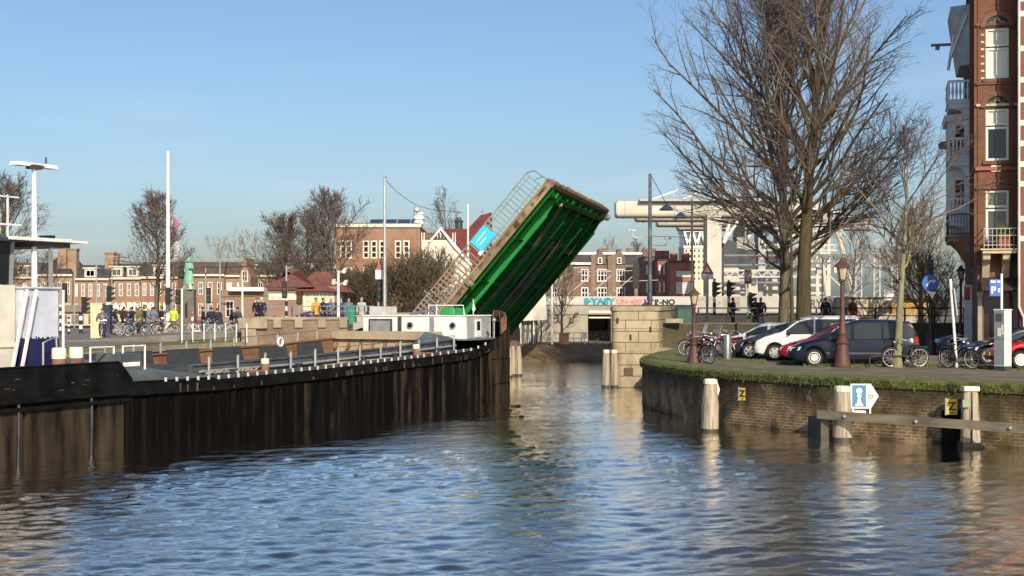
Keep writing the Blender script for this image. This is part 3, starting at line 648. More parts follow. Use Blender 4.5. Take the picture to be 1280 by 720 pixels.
# ------------------------------------------------------------------ stone bridge pier
PR=thing('bridge_pier','pale stone bridge pier with stacked courses and rounded corners standing in the canal','pier',(0,0,0))
ash=BRICK('ashlar',(.33,.275,.17),(.43,.365,.235),(.11,.09,.055),bw=1.3,rh=.56,ms=.02,stain=(.16,.12,.07),sfac=(.48,.75),sscale=1.1,sst=(1,1,.5),bump=.8)
def rrect(x0,x1,y0,y1,r,n=5):
    pts=[]
    for cx,cy,a0 in ((x1-r,y0+r,-pi/2),(x1-r,y1-r,0),(x0+r,y1-r,pi/2),(x0+r,y0+r,pi)):
        for i in range(n+1): a=a0+pi/2*i/n; pts.append((cx+r*cos(a),cy+r*sin(a)))
    return pts
sk_=4.3/22
def skew(poly): return [(x+(y-72.5)*sk_,y) for x,y in poly]
m=MB(); m.prism(skew(rrect(4.98,7.42,72.3,94,.5)),1.75,3.98,'z'); m.obj('upper_courses',ash,PR)
m=MB(); m.prism(skew(rrect(4.92,7.48,72.24,94.1,.5)),3.82,4.05,'z'); m.prism(skew(rrect(4.95,7.45,72.28,94.05,.5)),2.92,2.96,'z'); m.obj('cap_stone',stone,PR,bevel=.02)
m=MB(); m.prism(skew(rrect(5.15,8.9,72.05,94,.6)),-1,1.75,'z'); m.obj('lower_courses',ash,PR)
m=MB(); m.hexa(*[[(x+(y-72.5)*sk_,y,z) for x,y,z in s] for s in ([(5.3,72.2,1.75),(8.7,72.2,1.75),(8.7,93,1.75),(5.3,93,1.75)],[(5.5,72.6,1.95),(7.5,72.6,1.95),(7.5,92,1.95),(5.5,92,1.95)])]); m.obj('sloping_ledge',stone,PR)
m=MB(); m.box(5.6,6.05,72.0,72.1,.62,.98); m.obj('iron_grate',M('rust_plate',(.1,.07,.04),.9),PR)
for x,z in ((5.25,3.2),(5.9,2.35),(6.9,2.75),(5.7,1.3)):
    m=MB(); m.box(x,x+.1,72.27,72.31,z,z+.28); m.obj('iron_staple',M('iron_dark',(.035,.03,.025),.9),PR)
# fixed span between pier and right bank
FS=thing('bridge_span','fixed concrete road span joining the stone pier to the right bank','bridge',(0,0,0))
m=MB(); m.hexa([(7.0,75.3,2.3),(10.4,76.02,2.3),(14.5,95.5,2.3),(11.4,95.5,2.3)],[(7.0,75.3,2.74),(10.4,76.02,2.74),(14.5,95.5,2.74),(11.4,95.5,2.74)]); m.obj('deck',concrete,FS)
m=MB(); m.box(7.9,8.8,74.0,74.25,3.2,3.42); m.obj('bearing_stone',stone,FS)
WW=thing('retaining_wall','dark brick retaining wall under the black railing on the right bank','wall',(0,0,0))
m=MB(); m.prism([(7.3,74.2),(9.8,75.1),(34,75.4),(34,76.0),(9.6,76),(7.3,75.2)],-.5,3.1,'z'); m.obj('brick_face',BRICK('dark_retaining_brick',(.085,.065,.042),(.13,.1,.065),(.1,.085,.06),stain=(.05,.05,.025),sfac=(.4,.65)),WW)
m=MB(); m.prism([(7.25,74.15),(9.78,75.05),(34,75.35),(34,76.05),(9.6,76.05),(7.25,75.25)],3.1,3.18,'z'); m.obj('coping',M('coping_dark',(.14,.115,.085),.9),WW)
RL=thing('railing','black iron railing along the raised road behind the parked cars','railing',(0,0,0))
f=MB(); f.bar((9.8,75.7,3.95),(33,75.7,3.95),.07); f.bar((9.8,75.7,3.55),(33,75.7,3.55),.05); f.obj('rail',black,RL)
x=9.8
while x<33:
    f=MB(); f.box(x-.04,x+.04,75.66,75.74,3.18,3.97); f.obj('post',black,RL); x+=1.55
# ------------------------------------------------------------------ mooring dolphins and posts
wood=M('weathered_wood',(.13,.1,.065),.9,col2=(.4,.34,.24),scale=1.6,st=(7,7,.45),fac=(.32,.58),bump=.8)
woodw=M('wet_wood',(.03,.025,.018),.6,col2=(.06,.05,.03),scale=2)
capw=M('cap_white',(.62,.58,.48),.7,var=.1)
def post(name,label,cat,x,y,h,r,group=None,cap=True,lean=0,sq=False):
    t=thing(name,label,cat,(x,y,0),0,group)
    p=MB(); p.lathe([(r*1.06,-1.2),(r*1.06,.12)],10,m=1); p.lathe([(r*1.05,.12),(r*1.0,h*.5),(r*.78,h-.12)],10)
    o=p.obj('timber_post',[wood,woodw],t,True)
    jr=random.Random(int(x*100)); lean=lean or jr.uniform(-.02,.02)
    for v in o.data.vertices:
        k=1+.07*sin(v.co.z*2.1+x)+.05*sin(math.atan2(v.co.y,v.co.x)*3+x); v.co.x*=k; v.co.y*=k
    if cap: p=MB(); p.lathe([(r*.84,h-.14),(r*.86,h),(r*.6,h+.03)],10); p.obj('cap',capw,t)
    t.rotation_euler=(0,lean,0); return t
for px,Y,lb in ((757,72.0,'wooden mooring pile left of the pier, the thicker of two'),(768.5,71.9,'wooden mooring pile touching the stone pier, right of its twin')):
    post('mooring_pile',lb,'pile',ax(px,Y),Y,1.86,.2,'piles in front of the pier')
for px,Y,lb in ((636,81.5,'far dark mooring pile beyond the barge bow, leftmost of three'),(640,83,'far mooring pile beyond the barge bow, middle of three'),(648,83.2,'far mooring pile beyond the barge bow, rightmost of three')):
    post('mooring_pile',lb,'pile',ax(px,Y),Y,1.85,.2,'piles beyond the barge bow',cap=False)
t=post('mooring_post','lone tapered wooden post by the quay wall with a white cap','post',ax(887,47.2),47.2,1.72,.27)
q=MB(); q.prism([(.1,1.1),(.3,1.1),(.38,1.38),(.3,1.62),(.1,1.62)],.1,.14,'y'); SG=q.obj('arrow_board',cream,None); SG.location=(ax(887,47.2)+.0,47.4,0)
tag(SG,'small cream pointed board half hidden behind the lone mooring post','sign')
t1=post('mooring_post','wooden post with white cap beside the blue and white arrow sign','post',ax(1053,44.2),44.2,1.66,.3)
t2=thing('mooring_post','split double wooden post with white cap right of the yellow sign','post',(ax(1213,42.1),42.1,0))
p=MB(); p.hexa([(-.32,-.1,-1),(-.1,-.25,-1),(-.02,.2,-1),(-.3,.2,-1)],[(-.22,-.1,1.66),(-.02,-.18,1.66),(-.02,.15,1.66),(-.2,.15,1.66)]); p.hexa([(.0,-.25,-1),(.33,-.12,-1),(.33,.2,-1),(.02,.2,-1)],[(.0,-.18,1.68),(.2,-.1,1.68),(.18,.15,1.68),(.0,.15,1.68)]); p.obj('timber_post',wood,t2,bevel=.03)
p=MB(); p.box(-.3,.34,-.28,.24,-1,.16); p.obj('wet_foot',woodw,t2)
p=MB(); p.box(-.24,.22,-.2,.18,1.66,1.8); p.obj('cap',capw,t2,bevel=.02)
p=MB(); p.box(-.3,-.08,-.24,-.2,1.2,1.42); p.obj('green_plate',M('pale_green',(.25,.3,.18),.8),t2)
# fender beam
FB=thing('fender_beam','long weathered timber beam bolted across the mooring posts above the water','beam',(0,0,0))
a=V((9.45,44.35,.8)); b_=V((18.5,36.6,.66)); d=(b_-a).normalized()
p=MB(); p.bar(a,b_,.24,.25); p.obj('beam',M('beam_grey',(.1,.085,.06),.9,col2=(.2,.17,.125),scale=2,st=(.6,.6,3),bump=.4),FB)
for k in (.9,3.2,6.0,8.6):
    c=a+d*k; p=MB(); p.ball((c.x+.1*d.y,c.y-.13,c.z),.055,8); p.obj('bolt',grey,FB)
p=MB(); p.box(9.5,9.75,44.3,46.2,-.8,.62); p.obj('beam_support',woodw,FB)
FP=MB(); c=V((ax(1192,43.0),43.0)); FP.hexa([(c.x-.32,c.y+.17,-.9),(c.x+.32,c.y-.3,-.9),(c.x+.42,c.y-.15,-.9),(c.x-.22,c.y+.32,-.9)],[(c.x-.32,c.y+.17,1.02),(c.x+.32,c.y-.3,1.02),(c.x+.42,c.y-.15,1.02),(c.x-.22,c.y+.32,1.02)])
tag(FP.obj('fender_board',blacktar,bevel=.02),'black tarred fender board on the quay wall under the yellow sign','fender')
# blue and white arrow sign with a figure and the number 20
S=thing('waterway_sign','white arrow board with a blue panel, pale figure and the number 20','sign',(ax(1063,44.1),44.1,0))
p=MB(); p.prism([(.0,1.0),(.62,1.0),(.86,1.38),(.62,1.76),(0,1.76)],-.03,.02,'y'); bd=p.obj('board',M('sign_cream',(.68,.68,.55),.5,var=.05),S)
p=MB(); p.box(.05,.47,-.042,-.034,1.06,1.72); bl=p.obj('blue_panel',M('sign_blue_mid',(.04,.17,.33),.5,var=.05),bd)
p=MB(); c2=(.26,1.54)
head=[(c2[0]+.095*cos(a_),c2[1]+.095*sin(a_)) for a_ in [R(-60+i*30) for i in range(11)]]
p.prism(head,-.049,-.045,'y')
p.prism([(.14,1.08),(.38,1.08),(.38,1.13),(.33,1.17),(.30,1.3),(.33,1.4),(.305,1.45),(.215,1.45),(.19,1.4),(.22,1.3),(.19,1.17),(.14,1.13)],-.052,-.047,'y'); p.obj('figure',M('sign_cream',(1,1,1)),bl)
o=link('number',text_mesh('20',.19,black,name='number'),bd,loc=(.6,-.036,1.3))
p=MB(); p.box(.05,.46,-.04,.02,.84,.94); p.obj('lower_plate',white,S)
for x in (.08,.6): p=MB(); p.box(x-.025,x+.025,-.02,.02,.62,1.0); p.obj('leg',white,S)
# Z signs
def zsign(px,Y,py,w,h,rz,label,col):
    t=thing('mooring_sign',label,'sign',(ax(px,Y),Y,az(py,Y)),rz)
    q=MB(); q.box(-w/2,w/2,-.02,.02,-h/2,h/2); bo=q.obj('plate',col,t); q=MB(); q.box(-w/2-.05,-w/2-.005,-.03,.03,-h/2-.02,h/2+.03); q.obj('side_batten',grey,t)
    link('letter',text_mesh('Z',h*.72,black,name='letter',bold=.012),bo,loc=(0,-.024,-h*.2))
    q=MB(); q.box(-.05,.05,-.024,-.021,-h*.42,-h*.34); q.obj('small_print',black,bo)
zsign(1190,42.75,508.5,.3,.46,R(-12),'bright yellow sign with black letter Z above the black fender board',yellow)
zsign(928,48.9,492.5,.2,.42,R(-35),'small weathered yellow letter Z sign on the mossy brick wall',M('yellow_faded',(.45,.33,.06),.7,var=.2))
# ------------------------------------------------------------------ railway viaduct behind the bridge
VI=thing('railway_viaduct','long pale concrete railway viaduct with graffiti running behind the canal','viaduct',(0,0,0))
vc=M('viaduct_concrete',(.36,.32,.25),.9,var=.15,scale=.6); vp=M('viaduct_parapet',(.56,.53,.47),.8,var=.1,scale=.5)
VY=113.0
def vx(px,Y=VY): return ax(px,Y)
m=MB(); m.box(vx(668),vx(866),VY-.1,VY+.2,4.06,4.72); m.obj('parapet',vp,VI)
m=MB(); m.box(vx(668),vx(900),VY+.2,VY+9,3.75,4.2); m.box(vx(668),vx(866),VY-.0,VY+.25,3.3,4.06); m.obj('deck_beam',vc,VI)
m=MB(); m.box(vx(668),vx(735),VY+.1,VY+8,1.1,3.3); m.box(vx(764),vx(866),VY+.1,VY+8,1.1,3.3); m.obj('side_wall',vc,VI)
m=MB(); m.box(vx(736),vx(763),VY-.02,VY+.3,3.0,3.12); m.box(vx(736),vx(763),VY-.03,VY+.3,3.42,3.6); m.obj('lintel',cream,VI)
m=MB(); m.box(vx(735),vx(764),VY+7,VY+7.3,1.1,3.3); m.obj('underpass_wall',vc,VI)
def graf(body,px,py,h,mat,Y,sy=1,name='graffiti',bold=.02):
    o=link(name,text_mesh(body,h,mat,name=name,bold=bold),VI,loc=(vx(px,Y),Y-.006,az(py,Y))); return o
teal=M('graffiti_teal',(.02,.3,.36),.7); pink=M('graffiti_pink',(.75,.2,.17),.7); pinkw=M('graffiti_pale_pink',(.66,.42,.38),.8)
m=MB(); m.box(vx(767),vx(812),VY-.106,VY-.1,4.1,4.7); m.obj('pink_patch',pinkw,VI)
o=graf('S·YASY',749,380,.62,teal,VY-.1,bold=.05); o.scale=(1.25,1,1); o=graf('UN·400',786,380,.5,pink,VY-.107); o.scale=(1.2,1,1); o=graf('R-NO',831,380.5,.55,black,VY-.1,bold=.03); o.scale=(1.15,1,1)
m=MB()
rng=random.Random(8)
for i in range(14):
    x=vx(735)+rng.random()*1.9; z=4.1+rng.random()*.4; m.bar((x,VY-.11,z),(x+.3*rng.random()-.1,VY-.11,z+.25),.06,.01)
m.obj('graffiti_strokes',M('graffiti_sky',(.1,.45,.55),.7),VI)
# right-hand, nearer stretch: white wall with tags
WY=100.0
WV=thing('viaduct_wall','long white graffiti covered parapet wall behind the black railing','wall',(0,0,0))
m=MB(); m.box(ax(868,WY),ax(1061,WY),WY,WY+.4,az(392,WY),az(370,WY)); m.obj('white_wall',M('wall_white',(.46,.43,.37),.85,var=.12,scale=.4),WV)
m=MB(); m.box(ax(868,WY),ax(1061,WY),WY-.08,WY+.5,az(391.5,WY),az(389.5,WY)); m.obj('ledge',grey,WV)
m=MB(); m.box(ax(866,WY),ax(1061,WY),WY+.1,WY+6,1.9,az(392,WY)); m.obj('dark_base',M('dark_base',(.05,.045,.04),.9),WV)
for px in (905,916): 
    m=MB(); m.box(ax(px,WY),ax(px+9,WY),WY-.02,WY,az(391,WY),az(371,WY)); m.obj('panel',M('panel_tan',(.4,.35,.25),.8),WV)
def wgraf(body,px,py,h,mat,sc=1):
    o=link('graffiti',text_mesh(body,h,mat,name='graffiti',bold=.01),WV,loc=(ax(px,WY),WY-.008,az(py,WY))); o.scale=(sc,1,1)
wgraf('ERY',1017,385,.85,darkgrey,.8); wgraf("''",1028,386,1.0,darkgrey); wgraf('/VNH',1045,386,.9,M('graffiti_grey',(.42,.41,.39),.8),.9)
m=MB()
for i in range(46):
    x=ax(876,WY)+rng.random()*2.6; z=az(389,WY)+rng.random()*.8; m.bar((x,WY-.012,z),(x+rng.uniform(-.35,.35),WY-.012,z+rng.uniform(-.2,.3)),.045,.01,rng.choice((0,0,1)))
m.obj('graffiti',[M('graffiti_yellow',(.5,.42,.1),.8),M('graffiti_olive',(.22,.2,.1),.8)],WV)
q=MB(); q.box(-.42,.42,-.03,.0,-.45,.45); NS=q.obj('notice_sign',white); NS.location=(ax(1058,99.4),99.4,az(375,99.4)); tag(NS,'small white square notice board with red circle fixed above the white wall','sign')
q=MB()
for i in range(16):
    a0,a1=2*pi*i/16,2*pi*(i+1)/16; q.bar((.27*cos(a0),-.04,.27*sin(a0)),(.27*cos(a1),-.04,.27*sin(a1)),.07,.02)
q.bar((-.19,-.04,-.19),(.19,-.04,.19),.06,.02); q.obj('red_circle',M('red_faded',(.5,.15,.1),.6),NS)
q=MB(); q.box(-.04,.04,.01,.06,-1.6,.3); q.obj('pole',grey,NS)
# stair building to the right
SB=thing('station_building','low cream and orange building with outside stairs beyond the parked cars','building',(0,0,0))
Y=96
m=MB(); m.box(ax(1061,Y),ax(1112,Y),Y,Y+6,1.9,az(373,Y)); m.obj('cream_wall',M('station_cream',(.5,.42,.29),.85,var=.15,scale=.8),SB)
m=MB(); m.box(ax(1117,Y),ax(1166,Y),Y+.4,Y+6,az(392,Y),az(373,Y)); m.obj('orange_wall',M('station_orange',(.42,.26,.06),.85,col2=(.5,.36,.12),scale=1.2),SB)
m=MB(); m.box(ax(1112,Y),ax(1166,Y),Y+.3,Y+6,1.9,az(392.3,Y)); m.obj('tan_wall',M('station_tan',(.42,.36,.26),.85,var=.15),SB)
m=MB(); m.box(ax(1060,Y),ax(1168,Y),Y-.1,Y+6.2,az(373,Y),az(371.4,Y)); m.obj('roof_edge',M('roof_brown',(.16,.1,.06),.8),SB)
m=MB()
for i in range(9):
    x0=ax(1070,Y)+i*.26; z0=3.1+i*.16; m.box(x0,x0+.3,Y-1.2,Y-.02,z0-.14,z0)
m.bar((ax(1070,Y),Y-1.2,3.0),(ax(1070,Y)+2.4,Y-1.2,4.45),.08,.25); m.obj('stair_flight',M('stair_brown',(.2,.13,.09),.8),SB)
m=MB(); m.box(ax(1108,Y),ax(1118,Y),Y-1.2,Y-.02,4.28,4.4); m.box(ax(1105,Y),ax(1117,Y),Y-.06,Y-.02,4.4,5.1); m.obj('stair_landing',white,SB)
m=MB()
for i in range(40):
    x=ax(1072,Y)+rng.random()*2.0; z=3.4+rng.random()*1.1; m.bar((x,Y-.015,z),(x+rng.uniform(-.3,.3),Y-.015,z+rng.uniform(-.05,.35)),.04,.01)
m.obj('graffiti',M('graffiti_pale',(.62,.6,.55),.8),SB)
# white canopy structure beyond the leaf
CA=thing('canopy','white canopy wall on slender posts on the far bank below the bridge leaf','canopy',(0,0,0))
Y=106.6
P_=lambda px,py:(ax(px,Y),az(py,Y))
m=MB(); m.prism([P_(618,404),P_(640,385),P_(664,352),P_(680,340),P_(684,400),P_(652,401),P_(649,412),P_(644,415),P_(638,412),P_(635,402)],Y,Y+.5,'y'); m.obj('white_wall',offwhite,CA)
for px in (637,643,651,667): m=MB(); m.tube([(ax(px,Y),Y+.2,1.16),(ax(px,Y),Y+.2,az(400,Y))],.05,6); m.obj('post',white,CA)
m=MB(); m.box(ax(652,Y),ax(672,Y),Y+.6,Y+.7,1.16,az(401,Y)); m.obj('lattice_panel',M('lattice_grey',(.12,.11,.1),.8),CA)
for i in range(7):
    q=MB(); q.bar((ax(652,Y)+i*.17,Y+.55,1.2),(ax(652,Y)+i*.17+(.2 if i%2 else -.1),Y+.55,2.85),.03); q.obj('lattice_bar',white,CA)
# railing on the far bank
FR=thing('railing','thin dark railing on the far bank in front of the underpass','railing',(0,0,0))
m=MB(); m.bar((ax(690,106.4),106.4,2.0),(ax(765,106.4),106.4,2.0),.04); m.bar((ax(690,106.4),106.4,1.6),(ax(765,106.4),106.4,1.6),.03); m.obj('rail',darkgrey,FR)
for i in range(9):
    x=ax(690,106.4)+i*.54; m=MB(); m.box(x-.02,x+.02,106.38,106.42,1.15,2.0); m.obj('post',darkgrey,FR)
q=MB(); q.box(-.16,.16,-.01,.01,-.2,.2); q.box(-.03,.03,.0,.04,-.9,.2); o=q.obj('notice_board',white); o.location=(ax(731,106.3),106.3,1.78); tag(o,'small white notice plate on the railing by the underpass','sign')
q=MB(); q.box(-.35,.35,-.3,.3,0,.75); q.box(-.4,.4,-.35,.35,.75,.85); o=q.obj('brick_bollard',M('bollard_brick',(.35,.19,.1),.9)); o.location=(ax(705,106.6),106.6,1.16); tag(o,'small orange brick block at the foot of the bare tree on the far bank','block')
# ------------------------------------------------------------------ buildings
WINC={}
def window(parent, loc, w, h, nx=2, nz=2, rz=0, frame=None, pane=None, fr=.07, d=.1, arch=False, name='window', bar=.045):
    """window: a frame (part) with its pane (sub-part); local front is -y"""
    frame=frame or white; pane=pane or glass
    key=(round(w,2),round(h,2),nx,nz,frame.name,fr,arch,bar); 
    if key not in WINC:
        m=MB(); m.box(-w/2,-w/2+fr,-.02,d,0,h); m.box(w/2-fr,w/2,-.02,d,0,h); m.box(-w/2+fr,w/2-fr,-.02,d,0,fr); m.box(-w/2+fr,w/2-fr,-.02,d,h-fr,h)
        for i in range(1,nx): x=-w/2+w*i/nx; m.box(x-bar/2,x+bar/2,0,d-.01,fr,h-fr)
        for i in range(1,nz): z=h*i/nz; m.box(-w/2+fr,w/2-fr,.006,d-.014,z-bar/2,z+bar/2)
        WINC[key]=m.mesh(name,[frame])
    pk=('pane',round(w,2),round(h,2),pane.name,fr)
    if pk not in WINC:
        m=MB(); m.box(-w/2+fr*.8,w/2-fr*.8,.05,.07,fr*.8,h-fr*.8); WINC[pk]=m.mesh('pane',[pane])
    o=link(name,WINC[key],parent,loc=loc,rz=rz); link('pane',WINC[pk],o); return o
def facade(m, W, H, holes, o=(0,0,0), u=(1,0,0), n=(0,-1,0), depth=.14, mi=0, z0=0):
    """wall sheet with openings and reveals; holes (x0,x1,z0,z1)"""
    o=V(o); u=V(u); n=V(n); xs=sorted({0,W,*[a for h in holes for a in h[:2]]}); zs=sorted({z0,H,*[a for h in holes for a in h[2:4]]})
    P=lambda x,z,d=0: tuple(o+u*x-n*d+V((0,0,z)))
    for xa,xb in zip(xs,xs[1:]):
        for za,zb in zip(zs,zs[1:]):
            cx,cz=(xa+xb)/2,(za+zb)/2
            if any(h[0]<cx<h[1] and h[2]<cz<h[3] for h in holes): continue
            m.add([P(xa,za),P(xb,za),P(xb,zb),P(xa,zb)],[(0,1,2,3)],mi)
    for a,b_,c,d in holes:
        m.add([P(a,c),P(b_,c),P(b_,d),P(a,d),P(a,c,depth),P(b_,c,depth),P(b_,d,depth),P(a,d,depth)],[(0,1,5,4),(1,2,6,5),(2,3,7,6),(3,0,4,7)],mi)
def block(m, W, D, H, holes, mi=0, left=None, right=None):
    facade(m,W,H,holes,mi=mi)
    for side,hh in ((0,left or []),(1,right or [])):
        if side==0: facade(m,D,H,hh,o=(0,D,0),u=(0,-1,0),n=(-1,0,0),mi=mi)
        else: facade(m,D,H,hh,o=(W,0,0),u=(0,1,0),n=(1,0,0),mi=mi)
    m.add([(0,D,0),(W,D,0),(W,D,H),(0,D,H)],[(0,1,2,3)],mi); m.add([(0,0,H),(W,0,H),(W,D,H),(0,D,H)],[(0,1,2,3)],mi)
def hip(m,x0,x1,y0,y1,z0,z1,rx,ry,mi=0):
    m.hexa([(x0,y0,z0),(x1,y0,z0),(x1,y1,z0),(x0,y1,z0)],[(x0+rx,y0+ry,z1),(x1-rx,y0+ry,z1),(x1-rx,y1-ry,z1),(x0+rx,y1-ry,z1)],mi)
def BR2(name,c,mort=(.3,.26,.2)): return BRICK(name,tuple(v*.88 for v in c),tuple(v*1.1 for v in c),mort,stain=tuple(v*.6 for v in c),sfac=(.45,.75),sscale=.35,bump=.2)
slate=M('slate_roof',(.045,.042,.045),.7,var=.3,scale=2); tile=M('red_tile',(.15,.058,.04),.85,var=.2,scale=3,bump=.2); maroon=M('maroon_tile',(.13,.03,.03),.85,var=.2,scale=3)
browntile=M('brown_tile',(.09,.06,.045),.85,var=.25,scale=2)
rng=random.Random(21)
# ---- terrace of town houses on the left, each house a thing
TY=175.0; s=TY/F
def terrace(px0,px1,pyeave,label,brick,cols,rows,roof,pyroof,dormers=0,chim=(),pw=.5,frame=None,gable=False,yoff=0,win_h=1.55,basez=2.0):
    Y=TY+yoff; x0=ax(px0,Y); W=ax(px1,Y)-x0; H=az(pyeave,Y)-basez; D=9
    t=thing('town_house',label,'house',(x0,Y,basez),0,'town houses across the square')
    holes=[]; cw=W/cols; rh=H/rows; ww=cw*pw
    for i in range(cols):
        for j in range(rows):
            z=.55+j*rh*.97; holes.append((cw*(i+.5)-ww/2,cw*(i+.5)+ww/2,z,z+min(win_h,rh*.62)))
    m=MB(); block(m,W,D,H,holes); w=m.obj('wall',brick,t)
    for h in holes: window(t,((h[0]+h[1])/2,0.02,h[2]),h[1]-h[0],h[3]-h[2],2,2,frame=frame,pane=rng.choice((glass,glass,curtain)),fr=.09,bar=.07)
    m=MB(); m.box(-.05,W+.05,-.35,.1,H-.02,H+.22); m.obj('cornice',cream,t)
    RH=az(pyroof,Y)-basez-H
    m=MB(); hip(m,-.02,W+.02,-.1,D,H+.2,H+.2+RH,.0 if not gable else 1.5,1.5 if not gable else 4,0); r=m.obj('roof',roof,t)
    for i in range(dormers):
        dx=W*(i+.5)/dormers; m=MB(); m.box(dx-.75,dx+.75,.0,2,H+.25,H+.2+RH*.72); m.box(dx-.9,dx+.9,-.12,2,H+.2+RH*.72,H+.2+RH*.72+.14,1); dm=m.obj('dormer',[M('dormer_wood',(.42,.38,.3),.7),cream],r)
        window(dm,(dx,-.05,H+.4),1.1,RH*.5,2,1,frame=frame,fr=.09)
    for cx,h in chim:
        m=MB(); m.box(W*cx-.55,W*cx+.55,1.0,2.2,H-.5,H+RH+h); m.box(W*cx-.65,W*cx+.65,.9,2.3,H+RH+h,H+RH+h+.18); m.obj('chimney',brick,r)
    return t
bA=BR2('terrace_brick_orange',(.34,.17,.085)); bB=BR2('terrace_brick_brown',(.27,.155,.09)); bC=BR2('terrace_brick_tan',(.33,.21,.12)); bD=BR2('terrace_brick_red',(.3,.13,.07))
terrace(-30,48,348,'brown brick house behind the wheelhouse at the left edge',bB,7,2,browntile,330,2,yoff=4)
terrace(48,90,345,'brick house with a steep dark roof and two tall chimneys',bC,4,2,slate,318,0,((.62,1.6),(.92,.6)),gable=True,yoff=0)
terrace(90,136,350,'orange brick house with white dormer left of the striped traffic posts',bA,5,2,slate,333,1,((.95,1.6),),yoff=1)
terrace(136,176,349,'orange brick house with tall chimney above the letters',bA,4,2,slate,331,2,((.05,1.2),),yoff=2)
terrace(176,222,348,'orange brick house behind the bare tree and flagpole',bD,5,2,slate,329,1,yoff=1)
terrace(222,280,345,'brown brick house behind the green statue with a long dark roof',bB,5,2,browntile,329,0,yoff=5)
terrace(280,345,346,'brown brick house with small brick gable left of the bridge keeper house',bC,5,2,browntile,329,1,((.4,-.2),),yoff=6)
terrace(345,432,352,'long low brick house half hidden by the round bare trees',bB,8,2,slate,325,3,yoff=8)
t=thing('gable_house','narrow brick gable house front among the low roofs right of the statue','house',(ax(299,165),165,2),0)
m=MB(); W=ax(313,165)-ax(299,165); m.prism([(0,0),(W,0),(W,5.2),(W*.72,6.2),(W*.66,7.3),(W*.34,7.3),(W*.28,6.2),(0,5.2)],0,5,'y'); m.obj('wall',bA,t); 
for z in (2.6,4.6): window(t,(W/2,-.05,z),.7,1.3,2,2,fr=.1)
# ---- low pavilion with big white letters on its roof edge
Y=128; t=thing('pavilion','low cream pavilion with big white roof letters behind the cyclists','pavilion',(ax(60,Y),Y,2.2),0)
W=ax(208,Y)-ax(60,Y); H=az(390,Y)-2.2
m=MB(); m.box(0,W,0,6,0,H); m.obj('wall',M('pavilion_wall',(.45,.38,.25),.8,col2=(.55,.48,.33),scale=.5),t)
m=MB(); m.box(-.2,W+.1,-.3,6.2,H,H+.14); m.box(0,W,.1,.2,H+.14,az(381,Y)-2.2); m.obj('roof_fascia',M('fascia_olive',(.2,.18,.12),.8),t)
for i in range(5):
    q=MB(); x=.6+i*1.5; q.box(x,x+1.1,-.03,.03,.15,H-.25); q.obj('glass_panel',M('pavilion_glass',(.16,.17,.15),.15,var=.2),t)
lt=M('letter_white',(.78,.74,.6),.5,var=.04)
for ch,px in zip('PAARNDRIJ',(137,145.5,154.5,163.5,172.5,181.5,190.5,199,206)):
    link('letter',text_mesh(ch,1.05,lt,ext=.05,name='letter',bold=.04),t,loc=(ax(px,Y)-ax(60,Y),-.1,H+.12))
# ---- low brick building with white fascia
Y=122; t=thing('brick_building','low brown brick building with a white roof band left of the bridge keeper house','building',(ax(276,Y),Y,2.2),0)
W=ax(337,Y)-ax(276,Y); m=MB(); holes=[(.4,1.1,.8,2.2),(2.9,3.6,.8,2.2)]; block(m,W,6,az(363,Y)-2.2,holes); m.obj('wall',bB,t)
for h in holes: window(t,((h[0]+h[1])/2,.03,h[2]),h[1]-h[0],h[3]-h[2],2,2)
m=MB(); m.box(ax(288,Y)-ax(276,Y),ax(331,Y)-ax(276,Y),-.6,.3,az(364,Y)-2.2,az(359,Y)-2.2); m.obj('white_band',white,t)
# ---- bridge keeper's house
Y=108; x0=ax(335,Y); gz=2.2; u=Y/F
t=thing('bridge_house','brick bridge keeper house with red hipped roof and cream bay windows','house',(x0,Y,gz),0)
W=93*u; eave=az(357,Y)-gz
kb=BR2('keeper_brick',(.3,.135,.085))
m=MB(); m.box(0,2.6,0,5,0,eave-.25); m.box(2.2,W-.3,.7,5,0,eave-.05); m.obj('wall',kb,t)
m=MB(); m.box(-.06,2.5,-.1,.05,eave-.3,eave-.12); m.obj('fascia',cream,t)
m=MB(); hip(m,-.45,3.5,-.5,5.5,eave-.12,az(336,Y)-gz,2.6,2.6); m.hexa([(2.15,-.5,eave-.42),(W-1.15,-.5,eave-.42),(W+.35,1.1,eave-.5),(2.15,1.1,eave-.4)],[(2.5,1.4,az(346,Y)-gz),(W-2.3,1.4,az(346,Y)-gz),(W-2.2,2.2,az(346,Y)-gz),(2.5,2.2,az(346,Y)-gz)])
hip(m,1.2,W+.35,1.1,6.0,eave-.5,az(338,Y)-gz,1.9,2.2); m.obj('roof',tile,t)
m=MB(); m.box(.05,2.55,-.04,.02,az(375,Y)-gz,az(367,Y)-gz); m.box(.25,.8,-.05,-.03,az(371,Y)-gz,az(370.4,Y)-gz,1); m.box(.25,1.2,-.05,-.03,az(372.6,Y)-gz,az(372,Y)-gz,1); m.obj('white_panel',[M('panel_white',(.66,.62,.5),.6),grey],t)
m=MB(); m.hexa([(2.55,.1,0),(W-1.3,.1,0),(W-.3,1.1,0),(2.55,1.1,0)],[(2.55,.1,eave-.42),(W-1.3,.1,eave-.42),(W-.3,1.1,eave-.42),(2.55,1.1,eave-.42)]); m.obj('bay',M('bay_cream',(.62,.52,.28),.6,var=.1),t)
zb=az(388,Y)-gz; wh_=az(360,Y)-gz-zb-.15
window(t,(2.95,.06,zb),.5,wh_,1,2,pane=curtain); window(t,(3.55,.06,zb),.55,wh_,2,4); window(t,(3.98,.06,zb),.3,wh_,1,4)
for i in range(2): window(t,(W-1.3+.28+i*.42,.1+.3+i*.42-.04,zb),.5,wh_,2,4,rz=pi/4)
window(t,(W-.28,1.8,zb),.6,wh_,2,4,rz=pi/2)
